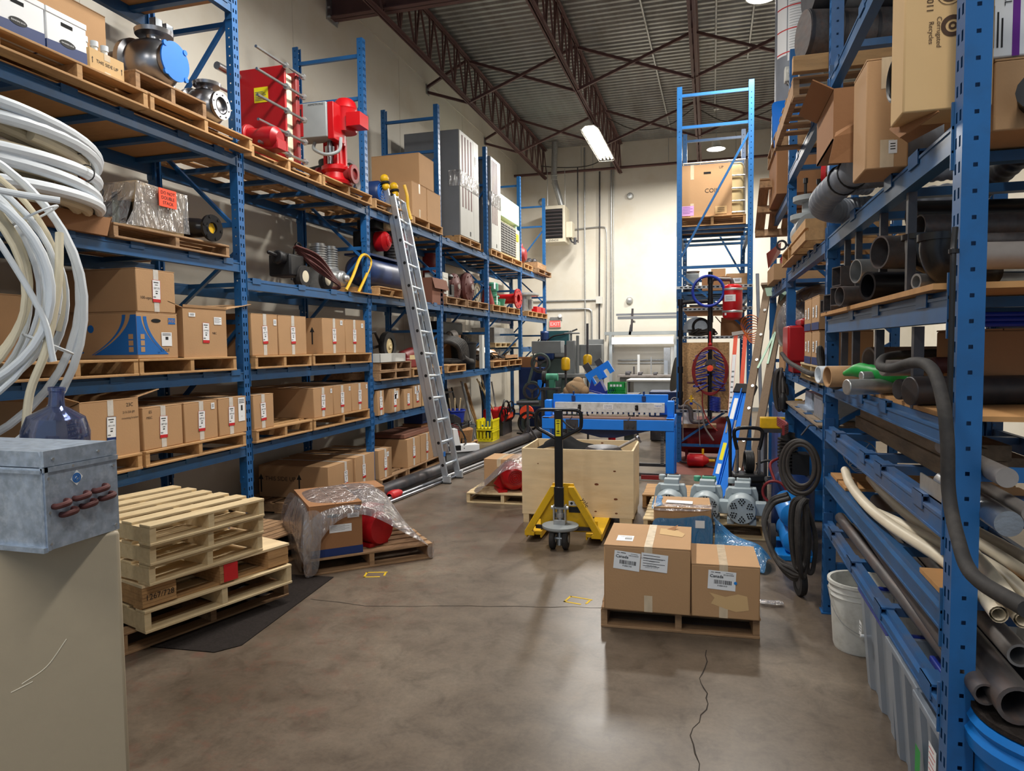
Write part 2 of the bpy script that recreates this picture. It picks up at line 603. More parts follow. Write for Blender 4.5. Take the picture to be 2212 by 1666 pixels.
# ================================================================ the setting
XL,XR,YB,YN,ZC = -5.0,4.6,18.3,-4.0,6.9
b = MB(); b.box(XL - .1,XR + .1,YN,YB + .1,-.12,0)
struct(b.build('floor','concrete_floor',smooth=0))
b = MB(); b.box(XL - .2,XL,YN,YB + .2,0,7.3)
struct(b.build('wall_left','wall_paint',smooth=0))
b = MB(); b.box(XL - .2,XR + .2,YB,YB + .2,0,7.3)
struct(b.build('wall_back','wall_paint',smooth=0))
b = MB(); b.box(XR,XR + .2,YN,YB + .2,0,7.3)
struct(b.build('wall_right','wall_paint',smooth=0))
prof,y = [],YN
while y < YB:
 prof += [(y,ZC),(y + .06,ZC),(y + .085,ZC + .04),(y + .125,ZC + .04)]
 y += .15
b = MB()
b.sheet([[(XL - .1,p[0],p[1]) for p in prof],[(XR + .1,p[0],p[1]) for p in prof]])
o = struct(b.build('ceiling','deck_metal',smooth=0))
b = MB(); b.box(XL - .2,XR + .2,YN,YB + .2,ZC + .06,ZC + .16)
struct(b.build('ceiling','joist',smooth=0))
# batten and joints of the left wall
b = MB(); b.box(XL,XL + .012,YN,YB,6.535,6.56)
for yy in (1.6,4.7,7.8,10.9,14.0,17.1):
 b.box(XL,XL + .004,yy,yy + .02,0,6.53)
struct(b.build('trim_1','wall_paint',smooth=0))
b = MB(); b.box(XL,XR,YB - .01,YB,0,.10)
struct(b.build('baseboard_back','machine_grey',smooth=0))

# cracks, paint marks and the worn paint patches of the floor: thin films on the slab
def crack(pts,w,name='floor_crack'):
 b = MB(); P = smooth_path(pts,5)
 L_,R_ = [],[]
 for i,p in enumerate(P):
  j = random.uniform(-.012,.012); k = w * random.uniform(.4,1.2)
  t = (P[min(i + 1,len(P) - 1)] - P[max(i - 1,0)]).normalized()
  n = Vector((-t.y,t.x,0))
  L_.append(p + n * (j + k)); R_.append(p + n * (j - k))
 b.sheet([[(*p.xy,.0012) for p in L_],[(*p.xy,.0012) for p in R_]])
 return b.build(name,'crack',smooth=0)
o = struct(crack([(-.02,1.9,0),(-.06,2.3,0),(-.02,2.7,0),(-.07,3.05,0),(0,3.35,0),(-.03,3.6,0),(.0,3.95,0)],.0035,'trim_2'))
o = struct(crack([(-2.62,4.1,0),(-2.1,4.1,0),(-1.7,4.22,0),(-1.2,4.32,0),(-.62,4.45,0)],.003,'trim_3'))
def floor_mark(x,y,rz,name,label,full=True):
 b = MB()
 for (x0,x1,y0,y1) in ((-.08,.08,.045,.06),(-.085,.04,-.06,-.045),(-.085,-.07,-.06,.06),(.06,.075,-.03,.05)):
  b.box(x0,x1,y0,y1,0,.0015)
 o = b.build(name,'floor_yellow',smooth=0)
 o.location = (x,y,0); o.rotation_euler = (0,0,rz)
 return tag(o,label,'paint mark')

# ---------------------------------------------------------------- roof structure
def joist(x,label,z0=6.08,z1=6.88,ya=YN,yb=YB - .1,yend=None,web=True):
 t = thing('roof_joist',label,'joist',(x,0,0),group='brown open web roof joists')
 for nm,z in (('top_chord',z1 - .04),('bottom_chord',z0 + .03)):
  b = MB()
  for s in (-1,1):
   b.box(s * .012,s * .055,ya,yb,z - .005,z + .012)
   b.box(s * .012,s * .02,ya,yb,z - .035,z + .012)
  b.build(nm,'joist',t,smooth=0)
 b = MB(); y = 9.2; k = 0
 step = .54
 while y < yb - .05:
  b.bar((0,y,z0 + .03),(0,y + step * .36,z1 - .05),.026)
  b.bar((0,y + step * .36,z1 - .05),(0,y + step,z0 + .03),.026)
  b.bar((.01,y,z0 + .03),(.01,y,z1 - .05),.022)
  y += step
 y = 9.2
 while y > ya + .6:
  b.bar((0,y,z0 + .03),(0,y - step * .36,z1 - .05),.026)
  b.bar((0,y - step * .36,z1 - .05),(0,y - step,z0 + .03),.026)
  y -= step
 b.build('web','joist',t,smooth=0)
 return t
JX = [-4.19,-2.22,-.25,1.72,3.69]
jl = ['brown open web roof joist running along the left wall','brown open web roof joist carrying the lit strip fixture',
  'brown roof joist seen nearly edge-on above the free-standing blue rack','brown roof joist above the pipe racks on the right','brown roof joist by the right wall']
for x,l in zip(JX[:4],jl):
 joist(x,l)
# cross bridging between the joists
bx = [XL] + JX[:4]
for y in (12.1,15.5):
 for i in range(len(bx) - 1):
  where = 'nearer row' if y < 13 else 'row close to the back wall'
  lab = ['beside the left wall','between the left joists','left of the middle joist','right of the middle joist'][i]
  t = thing('joist_bridging','brown X-shaped roof bridging ' + lab + ', ' + where,'brace',(0,y,0),group='roof cross bridging')
  a,c = bx[i],bx[i + 1]
  if i == 0:
   b = MB(); b.bar((a,0,6.45),(c,0,6.85),.045); b.build('angle_bar','joist',t,smooth=0)
   b = MB(); b.bar((a,.04,6.38),(c,.04,6.1),.045); b.build('angle_bar','joist',t,smooth=0)
   b = MB(); b.box(a,a + .012,-.05,.09,6.33,6.5); b.build('wall_bracket','zinc',t,smooth=0)
  else:
   b = MB(); b.bar((a,0,6.1),(c,0,6.84),.045); b.build('angle_bar','joist',t,smooth=0)
   b = MB(); b.bar((a,.05,6.84),(c,.05,6.1),.045); b.build('angle_bar','joist',t,smooth=0)
# girder under the joist ends
t = thing('steel_girder','brown steel girder spanning from the left wall under the near joist ends','girder',(0,8.75,0))
b = MB()
b.box(XL,XR,-.09,.09,6.2,6.215); b.box(XL,XR,-.09,.09,6.81,6.825); b.box(XL,XR,-.006,.006,6.2,6.82)
b.build('beam','joist',t,smooth=0)
b = MB(); b.box(XL,XL + .015,-.14,.14,6.15,6.5)
for s in (-.1,.1):
 for z in (6.2,6.32): b.cyl((XL,s,z),(XL + .05,s,z),.018,8)
b.build('wall_plate','zinc',t)
# brown pipe across the back wall
t = thing('sprinkler_pipe','brown pipe running across the back wall under the joist ends','pipe',(0,18.02,6.2))
b = MB(); b.tube([(XL,0,0),(XR,0,0)],.035,12); b.build('pipe','joist',t)
b = MB()
for x in (-3.2,-2.9,-1.0,.6): b.tube([(x,0,0),(x,0,.66)],.008,6)
b.build('hanger_rods','zinc',t)

# ceiling conduits with round high bay lamps
def conduit(name,label,pts,r,m='zinc',cat='conduit'):
 b = MB(); b.tube(pts,r,8)
 return tag(b.build(name,m),label,cat)
conduit('conduit','thin grey conduit along the ceiling left of the middle joist',[(-1.05,9,6.84),(-1.0,12,6.84),(-.92,17.6,6.84)],.016)
conduit('conduit','thin grey conduit along the ceiling above the round lamp',[(.07,9,6.84),(.09,16.3,6.84)],.016)
conduit('conduit','thin grey conduit along the ceiling above the pipe racks',[(.62,8,6.84),(.64,13.5,6.84)],.016)
for (x,y,z),lab in zip(BAYS,('round high bay lamp glowing above the free-standing blue rack','round high bay lamp glowing at the top edge right of the middle joist')):
 t = thing('high_bay_lamp',lab,'lamp',(x,y,z))
 b = MB(); b.lathe([(0,.16),(.09,.15),(.1,.05),(.2,.01),(.205,-.005),(.19,-.005)],n=32); b.build('housing','white_metal',t)
 b = MB(); b.lathe([(0,-.02),(.12,-.018),(.19,-.003)],n=32); b.build('lens','tube_glow',t)
 b = MB(); b.tube([(0,0,.15),(0,0,ZC - z)],.008,8); b.build('stem','zinc',t)
 b = MB(); b.lathe([(0,.9),(.06,.9),(.06,.84),(.0,.84)],n=16); b.build('junction_box','zinc',t)
# strip fixtures
def strip(x,y,z,ln,lab):
 t = thing('strip_light',lab,'lamp',(x,y,z),group='fluorescent strip lights')
 b = MB()
 b.prism([(-.17,.0),(-.09,.07),(.09,.07),(.17,.0),(.15,.0),(.08,.055),(-.08,.055),(-.15,.0)],-ln / 2,ln / 2)
 b.build('reflector','white_metal',t,smooth=0)
 for dx in (-.12,-.04,.04,.12):
  b = MB(); b.cyl((dx,-ln / 2 + .03,.0),(dx,ln / 2 - .03,.0),.016,12); b.build('tube','tube_glow',t)
 b = MB()
 for k in range(9):
  yy = -ln / 2 + ln * k / 8
  b.tube([(-.18,yy,.01),(-.16,yy,-.04),(.16,yy,-.04),(.18,yy,.01)],.004,6)
 for dx in (-.16,0,.16): b.tube([(dx,-ln / 2,-.042),(dx,ln / 2,-.042)],.004,6)
 b.build('wire_guard','white_metal',t)
 b = MB()
 for s in (-1,1): b.tube([(0,s * ln * .35,.07),(0,s * ln * .35,6.1 - z)],.006,6)
 b.build('hanger','zinc',t)
fl = ['bright caged strip light hanging under the roof joist','caged strip light hanging under the joist over the near half of the aisle',
  'caged strip light right of the near end of the aisle','caged strip light behind the near end of the aisle']
for f,l in zip(FIX,fl): strip(*f,l)

# ---------------------------------------------------------------- back wall fittings
YF = YB - .036
conduit('conduit','leftmost tall vertical conduit on the cream back wall',[(-3.16,YF,6.85),(-3.165,YF,.4)],.022)
conduit('conduit','dark vertical cable down the middle of the back wall',[(-2.76,YF - .02,6.2),(-2.765,YF - .02,5),(-2.78,YF - .02,3.5),(-2.79,YF,1.85)],.02,'dark_steel')
conduit('conduit','right-hand tall vertical conduit on the back wall, beside a thinner one',[(-2.46,YF,6.4),(-2.49,YF,1.3)],.026)
conduit('conduit','thin vertical conduit right beside the tall right-hand one',[(-2.40,YF,6.4),(-2.42,YF,1.5)],.012)
conduit('conduit','conduit bending down from the heater on the back wall',smooth_path([(-3.42,YF,4.75),(-3.0,YF,4.77),(-2.68,YF,4.77),(-2.6,YF,4.68),(-2.59,YF,4.3),(-2.6,YF,3.0),(-2.62,YF,1.85)],5),.018)
conduit('conduit','low horizontal conduit ending in a bend above the grey panel',smooth_path([(-4.6,YF,2.66),(-3.6,YF,2.66),(-3.14,YF,2.66),(-3.02,YF,2.62),(-2.99,YF,2.5),(-2.99,YF,1.85)],5),.026)
conduit('conduit','horizontal conduit running into the small wall box',[(-4.6,YF,2.89),(-2.85,YF,2.89)],.022)
t = thing('junction_box','small square white junction box on the back wall conduits','junction box',(-2.78,YF,2.88))
b = MB(); b.box(-.08,.08,-.08,.0,-.09,.09); b.build('box','white_metal',t,bevel=.008)
b = MB(); b.box(-.085,.085,-.086,-.08,-.095,.095); b.build('cover','white_metal',t,smooth=0)
for x,z,l in ((-1.98,5.52,'small round vent cap high on the back wall'),(-2.0,2.85,'small round vent cap on the back wall above the steel bars'),(-4.31,5.53,'small round vent cap behind the end of the left rack')):
 b = MB(); b.lathe([(0,.1),(.06,.09),(.085,.06),(.09,0)],(0,0,0),(0,-1,0),20)
 o = b.build('wall_vent','zinc'); o.location = (x,YB,z); tag(o,l,'vent')
# unit heater
t = thing('unit_heater','cream unit heater with dark louvers hung near the back wall','heater',(-3.78,17.3,4.3))
b = MB()
b.box(-.28,.28,0,.62,.0,.92)
b.build('casing','cream',t,bevel=.02)
b = MB(); b.box(-.225,.225,-.012,0,.10,.83); b.build('louver_opening','dark_hole',t,smooth=0)
b = MB()
for k in range(8):
 z = .16 + k * .088
 b.bar((-.22,-.03,z),(.22,-.03,z),.045,.016,up=(0,.7,1))
b.build('louvers','louver',t,smooth=0)
b = MB(); b.text('LENNOX',.07,(-.02,-.004,.05)); b.build('maker_lettering','ink',t,smooth=0)
b = MB(); b.box(.28,.44,.12,.5,.12,.52); b.build('control_box','cream',t,bevel=.015)
b = MB(); b.tube(smooth_path([(.36,.25,.12),(.42,.2,.02),(.5,.2,.0),(.56,.2,.05)],4),.02,8); b.cyl((.5,.2,-.05),(.5,.2,.12),.035,10); b.build('gas_valve','dark_steel',t)
b = MB(); b.tube([(.56,.3,.0),(.56,.3,1.9)],.016,8); b.build('gas_pipe','dark_steel',t)
b = MB(); b.tube([(-.2,.2,.92),(-.2,.2,1.85)],.008,6); b.tube([(.25,.2,.92),(.25,.2,1.85)],.008,6); b.build('hanger_rods','zinc',t)
t = thing('flue_pipe','galvanized flue pipe rising with an elbow from the heater to the roof','flue',(-3.78,17.6,5.2))
b = MB(); b.tube(smooth_path([(.15,0,0.02),(.07,0,.3),(-.02,0,.62),(-.05,0,.82),(-.04,0,1.1),(-.02,0,1.66)],4),.075,16); b.build('pipe','zinc',t)
b = MB()
for z in (.62,.72,.82): b.ring((-.045,0,z),(0,0,1),.078,.008,20,6)
b.build('elbow_bands','zinc',t)
# exit sign, panel
t = thing('exit_sign','red lit EXIT sign under a twin-lamp emergency light','sign',(-3.975,YB - .004,2.28))
b = MB(); b.box(-.16,.16,-.05,0,-.1,.1); b.build('housing','white_metal',t,bevel=.006)
b = MB(); b.box(-.145,.145,-.056,-.05,-.085,.085); b.build('face','exit_red',t,smooth=0)
b = MB(); b.text('EXIT',.13,(0,-.058,-.005)); b.build('lettering','paper',t,smooth=0)
b = MB(); b.box(-.13,.19,-.07,0,.1,.18)
b.cyl((.13,-.04,.2),(.15,-.12,.21),.05,14); b.build('emergency_light','zinc',t)
t = thing('electrical_panel','tall grey electrical panel with a door on the back wall','panel',(-2.87,YB - .006,.5))
b = MB(); b.box(-.2,.2,-.16,0,0,1.35); b.build('cabinet','machine_grey',t,bevel=.008)
b = MB(); b.box(-.12,.13,-.172,-.16,.35,1.0); b.build('door','machine_grey',t,bevel=.004)
b = MB(); b.box(.07,.10,-.185,-.172,.6,.7); b.build('latch','black',t)
# ================================================================ racks
PITCH = .075
def post_bm(b,h,w=.075,d=.07,z0=0.0):
 """C-shaped upright, slotted face towards +x at x=0, hollow and open at the back"""
 hw = w / 2
 zs = []
 z = z0 + .05
 while z < h - .04:
  zs.append(z); z += PITCH
 # front: two slot columns ; sides: one hole column
 def strip(cols,hh,P):
  u = [cols[0]] + [c for a in cols[1:-1] for c in a] + [cols[-1]]
  zz = [z0]
  for z in zs: zz += [z - hh / 2,z + hh / 2]
  zz.append(h)
  o = len(b.v)
  for z in zz:
   for x in u: b.v.append(b.M @ Vector(P(x,z)))
  n = len(u)
  for i in range(len(zz) - 1):
   for j in range(n - 1):
    if i % 2 == 1 and j % 2 == 1: continue
    b.f.append((o + i * n + j,o + i * n + j + 1,o + (i + 1) * n + j + 1,o + (i + 1) * n + j)); b.k.append(b.mi)
 strip([-hw,(-.023,-.009),(.009,.023),hw],.032,lambda u,z: (0,u,z))
 strip([-d,(-d * .5 - .006,-d * .5 + .006),0],.012,lambda u,z: (u,-hw,z))
 strip([-d,(-d * .5 - .006,-d * .5 + .006),0],.012,lambda u,z: (u,hw,z))
 for s in (-1,1):
  b.quad((-d,s * hw,z0),(-d,s * (hw - .018),z0),(-d,s * (hw - .018),h),(-d,s * hw,h))
def frame(parent,y,h,depth,xf,face,braces,diags,foot=True,splice=(),m='blue_paint'):
 """upright frame in the plane y; xf = x of the slotted aisle face; face = +1 / -1 aisle direction"""
 e = bpy.data.objects.new('upright_frame',None); COL.objects.link(e); e.parent = parent
 e.location = (xf,y,0)
 for nm,x,s in (('front_post',0,face),('rear_post',-face * depth,-face)):
  b = MB()
  b.M = Matrix.Translation((x,0,0)) @ Matrix.Rotation(0 if s > 0 else PI,4,'Z')
  post_bm(b,h)
  for z in splice:
   b.box(-.074,.003,-.041,-.0385,z,z + .32); b.box(-.074,.003,.0385,.041,z,z + .32)
   for dz in (.05,.27): b.cyl((-.04,-.041,z + dz),(-.04,-.052,z + dz),.009,8)
  if foot: b.box(-.09,.01,-.05,.05,0,.008)
  b.build(nm,m,e,smooth=0)
 xa,xb = -face * .06,-face * (depth - .06)
 for z in braces:
  b = MB(); b.box(min(xa,xb),max(xa,xb),-.018,.018,z - .02,z + .02); b.build('brace',m,e,smooth=0)
 for (za,zb) in diags:
  b = MB(); b.bar((xa,0,za),(xb,0,zb),.034,.03); b.build('brace',m,e,smooth=0)
 return e
def beam_bm(b,y0,y1,x,face,zt,h=.10,w=.045,clips=(),conn=True):
 """stepped box beam with end connectors; aisle face at x, zt = top"""
 xs = sorted((x,x - face * w))
 b.box(xs[0],xs[1],y0,y1,zt - h,zt - .02)
 xi = sorted((x - face * .016,x - face * w))
 b.box(xi[0],xi[1],y0,y1,zt - .022,zt)
 lip = sorted((x,x + face * .004))
 b.box(lip[0],lip[1],y0,y1,zt - h,zt - h + .008)
 b.box(lip[0],lip[1],y0,y1,zt - .03,zt - .02)
 for yc in clips:
  c = sorted((x + face * .006,x - face * .05))
  b.box(c[0],c[1],yc - .06,yc + .06,zt - .002,zt + .006)
  c = sorted((x + face * .002,x + face * .007))
  b.box(c[0],c[1],yc - .06,yc + .06,zt - .045,zt + .006)
 if conn:
  for yy in (y0,y1 - .008):
   c = sorted((x + face * .006,x - face * .05))
   b.box(c[0],c[1],yy,yy + .008,zt - h - .05,zt + .05)
def level(parent,xf,face,depth,y0,y1,zt,clips=(),bars=(),h=.10,name='shelf_level',m='beam_blue'):
 e = bpy.data.objects.new(name,None); COL.objects.link(e); e.parent = parent
 b = MB(); beam_bm(b,y0,y1,xf,face,zt,h,clips=clips); b.build('front_beam',m,e,smooth=0)
 b = MB(); beam_bm(b,y0,y1,xf - face * depth,-face,zt,h); b.build('rear_beam',m,e,smooth=0)
 for yb_ in bars:
  c = sorted((xf - face * .02,xf - face * (depth - .02)))
  b = MB(); b.box(c[0],c[1],yb_ - .028,yb_ + .028,zt - .04,zt - .003); b.build('support_bar',m,e,smooth=0)
 return e
# ---- left rack run
XF,DL = -3.85,.915
PY = [5.15 + 2.3 * i for i in range(-1,6)]          # frame lines
left_rack = thing('pallet_rack','long run of tall blue pallet racking along the left wall','pallet rack',(0,0,0))
for i,y in enumerate(PY):
 h = 7.0 - .15 if i < 2 else 5.27
 frame(left_rack,y,h,DL,XF,1,[.25,1.95,2.88,4.6,5.08] if i > 1 else [.25,1.95,2.78,4.45,5.9],
   [(1.9,1.1),(2.55,1.95) if i < 2 else (2.8,2.0),(2.75,3.5),(4.5,3.55)],splice=(.55,1.48,2.95) if i < 3 else (2.2,))
def bay(i): return PY[i] + .04,PY[i + 1] - .04
def spread(y0,y1,fr): return [y0 + (y1 - y0) * f for f in fr]
LV = {}
def lvl(bay_i,zt,clips=(),bars=(),name='shelf_level'):
 y0,y1 = bay(bay_i)
 LV[(bay_i,name)] = level(left_rack,XF,1,DL,y0,y1,zt,spread(y0,y1,clips),spread(y0,y1,bars))
# nearest bay (0), its neighbour (1), ... five behind
lvl(0,4.62,(.2,.45,.7,.95),(.2,.45,.7,.93),'top_shelf')
lvl(0,3.36,(.28,.48,.72,.9),(.2,.48,.72,.93),'upper_shelf')
lvl(0,2.47,(.25,.5,.75,.93),(.25,.5,.75),'middle_shelf')
lvl(0,1.54,(.12,.4,.63,.8,.95),(.3,.6,.9),'lower_shelf')
lvl(0,.89,(.1,.45,.7,.93),(.3,.6,.9),'bottom_shelf')
lvl(1,3.36,(.2,.47,.68,.93),(.1,.35,.6,.85),'upper_shelf')
lvl(1,2.33,(.06,.38,.65,.82),(.15,.38,.62,.85),'middle_shelf')
lvl(1,1.54,(.07,.28,.46,.67,.82),(.3,.6),'lower_shelf')
lvl(1,.89,(.15,.46,.6,.86),(.3,.6,.9),'bottom_shelf')
for i in range(2,6):
 lvl(i,3.36,(.12,.38,.66,.9),(.15,.38,.62,.85),'upper_shelf')
 lvl(i,2.35,(.12,.38,.66,.9),(.15,.38,.62,.85),'middle_shelf')
lvl(2,1.31,(.12,.4,.72),(.3,.6,.9),'lower_shelf')
lvl(2,.89,(.08,.42,.66,.86),(.3,.6,.9),'bottom_shelf')
lvl(3,1.31,(.12,.38,.66,.9),(.3,.6,.9),'lower_shelf')
lvl(4,1.30,(.12,.38,.66,.9),(.3,.6,.9),'lower_shelf')
lvl(5,1.68,(.3,.7),(.5,),'lower_shelf')
# plywood decks of the nearest bay
for zt,l in ((4.62,'topmost'),(3.36,'second')):
 y0,y1 = bay(0)
 for k in range(2):
  b = MB(); b.box(-DL + .03,-.03,0,(y1 - y0) / 2 - .01,0,.016)
  o = b.build('shelf_board','ply_deck',smooth=0); o.location = (XF,y0 + k * (y1 - y0) / 2,zt + .001)
  tag(o,'plywood board decking the %s shelf of the nearest left bay, %s half' % (l,'left' if k == 0 else 'right'),'board','plywood shelf boards')
# ---- right rack
XRK,DR = .70,.95
RY = [2.36,4.72,7.02,8.95]
right_rack = thing('pallet_rack','blue racking on the right side holding pipes and hoses','pallet rack',(0,0,0))
for i,y in enumerate(RY):
 frame(right_rack,y,5.2 if i < 2 else 4.4,DR,XRK,-1,[1.32,2.9,4.6] if i == 0 else [.3,1.5,2.75,3.9],[(2.95,3.9)] if i == 0 else [(1.1,.3),(1.2,1.7),(2.6,1.8)],splice=() if i == 0 else (.95,1.25 + .62),m='blue_paint')
def rl(i,zt,clips=(),bars=(),h=.10,name='shelf_level',m='beam_blue'):
 y0,y1 = RY[i] + .04,RY[i + 1] - .04
 return level(right_rack,XRK,-1,DR,y0,y1,zt,spread(y0,y1,clips),spread(y0,y1,bars),h,name,m)
B0 = dict(bars=())
rl(0,3.34,(.3,.6,.9),(.2,.5,.8),name='upper_shelf')
rl(0,2.38,(.18,.34,.66),(.2,.45,.7,.92),name='middle_shelf')
rl(0,1.875,(.12,.42,.66),(.2,.5,.8),name='pipe_shelf')
rl(0,1.47,(.35,.55,.9),(.2,.5,.8),h=.075,name='lower_shelf')
rl(0,1.195,(.12,.38,.52,.85),(.12,.38,.52,.85),h=.09,name='profile_shelf',m='blue_dusty')
rl(0,.90,(),(.05,.3,.55,.9),h=.085,name='hose_shelf')
rl(0,.60,(.06,.36,.64,.9),(.06,.36,.64,.9),h=.06,name='low_rail',m='blue_dusty')
rl(1,3.29,(.3,.7),(.15,.4,.65,.9),name='upper_shelf')
rl(1,2.38,(.2,.35,.5,.65,.8),(.2,.5,.8),name='middle_shelf',m='blue_dusty')
rl(1,1.44,(.12,.3,.6,.8),(.2,.5,.8),h=.06,name='lower_shelf')
rl(1,1.175,(.15,.4,.65),(.2,.5,.8),h=.085,name='bottom_shelf')
rl(2,3.14,(),(.3,.7),name='upper_shelf')
rl(2,2.345,(.2,.4,.6,.8),(.2,.5,.8),name='middle_shelf',m='blue_dusty')
rl(2,1.42,(),(.3,.7),h=.06,name='lower_shelf')
# ---- free-standing rack at the back
tower = thing('pallet_rack','tall narrow free-standing blue rack carrying the carton marked COIL','pallet rack',(0,0,0))
TX,TD,TY = .575,1.03,(10.3,12.6)
frame(tower,TY[0],5.32,TD,TX,1,[.25,2.8,4.76,5.20],[(4.62,2.95),(1.9,2.7),(.95,.3)],splice=(),m='blue_paint')
frame(tower,TY[1],5.32,TD,TX,1,[.25,2.8,4.78,5.20],[(2.9,4.6)],splice=(),m='blue_paint')
for zt,nm in ((3.40,'upper_shelf'),(2.47,'middle_shelf')):
 level(tower,TX,1,TD,TY[0] + .04,TY[1] - .04,zt,(),[10.5,10.85,11.3,11.8,12.3],name=nm)
for z in (2.51,2.20,1.80,.75):
 b = MB()
 b.box(TX - TD,TX,TY[0] - .09,TY[0] - .05,z - .02,z + .02)
 b.build('strut_channel','zinc',tower,smooth=0)
 b = MB()
 for k in range(16): b.box(TX - TD + .05 + k * .062,TX - TD + .085 + k * .062,TY[0] - .0915,TY[0] - .09,z - .008,z + .008)
 c = b.build('strut_slots','dark_hole',tower,smooth=0)
# ================================================================ repeated builders: pallets and cartons
_PAL = {}
PAL_H = .115
def pallet(label,loc,rz=0.0,w=1.02,d=1.0,h=PAL_H,m='wood',nb=7,group=None,blocks=False):
 """base at loc, front edge at local y=0, boards along x"""
 key = (round(w,2),round(d,2),h,m,nb,blocks)
 if key in _PAL:
  return dup(_PAL[key],label,loc,rz,group)
 t = thing('wooden_pallet',label,'pallet',loc,rz,group)
 th = .016
 for nm,z0,z1,n in (('top_boards',h - th,h,nb),('bottom_boards',0,th,3)):
  b = MB()
  bw = (.098 if n > 3 else .11)
  for k in range(n):
   y = (d - bw) * k / (n - 1)
   j = random.uniform(-.004,.004)
   b.box(-w / 2 + j,w / 2 + j,y,y + bw,z0,z1)
  b.build(nm,m,t,smooth=0,bevel=.0025,seg=1)
 for x in (-w / 2 + .02,0,w / 2 - .02):
  b = MB()
  if blocks:
   for y in (.01,d / 2 - .06,d - .13): b.box(x - .06,x + .06,y,y + .12,th,h - th)
  else:
   b.box(x - .019,x + .019,.004,d - .004,th,h - th)
  b.build('stringer',m,t,smooth=0)
 _PAL[key] = t
 return t

def decal(b,o,u,w,kind,txt='',W=.075,H=.16):
 """printed paper label: material slots 0 paper, 1 ink, 2 band"""
 o,u,w = Vector(o),Vector(u).normalized(),Vector(w).normalized()
 n = u.cross(w)
 def rect(x0,x1,y0,y1,mi,k):
  b.mi = mi
  b.quad(*[o + u * x + w * y + n * (.0012 + .0006 * k) for x,y in ((x0,y0),(x1,y0),(x1,y1),(x0,y1))])
 def tx(s,size,x,y):
  b.mi = 1
  b.text(s,size,o + u * x + w * y + n * .0024,u,w)
 hw,hh = W / 2,H / 2
 rect(-hw,hw,-hh,hh,0,0)
 if kind == 'part':
  rect(-hw,hw,-hh,-hh + H * .14,2,1)
  rect(-hw,-hw + .002,-hh,hh,2,1); rect(hw - .002,hw,-hh,hh,2,1); rect(-hw,hw,hh - .002,hh,2,1)
  tx(txt,W * .26 if len(txt) < 7 else W * .2,0,H * .12)
  rect(-hw * .7,hw * .5,H * .36,H * .40,1,1)
  rect(-hw * .35,hw * .35,H * .26,H * .29,1,1)
  rect(-hw * .3,hw * .35,-H * .02,H * .01,1,1)
  rect(-hw * .25,hw * .25,-H * .13,-H * .08,1,1)
  for i in range(8): rect(-hw * .8 + i * W * .04,-hw * .8 + i * W * .04 + W * .02,-H * .3,-H * .24,1,1)
 elif kind == 'small':
  for i in range(3): rect(-hw * .6,hw * .6,hh * (.4 - .4 * i),hh * (.55 - .4 * i),1,1)
 elif kind == 'doc':
  for i in range(5): rect(-hw * .85,hw * (.8 if i % 2 else .4),hh * (.7 - .3 * i),hh * (.76 - .3 * i),1,1)
 elif kind == 'code':
  rect(-hw * .25,hw * .3,-hh * .1,hh * .35,1,1)
  for i in range(3): rect(-hw * .8,hw * .8,hh * (.8 - .13 * i),hh * (.85 - .13 * i),1,1)
  tx(txt,W * .1,0,-hh * .6)
 b.mi = 0
def arrow(b,o,u,w,s):
 o,u,w = Vector(o),Vector(u),Vector(w)
 n = u.cross(w) * .0015
 P = lambda x,y: o + u * (x * s) + w * (y * s) + n
 b.add([P(-.09,-1),P(.09,-1),P(.09,.4),P(.3,.4),P(0,1),P(-.3,.4),P(-.09,.4)],[(0,1,2,6),(3,4,5),(6,2,3,5)])

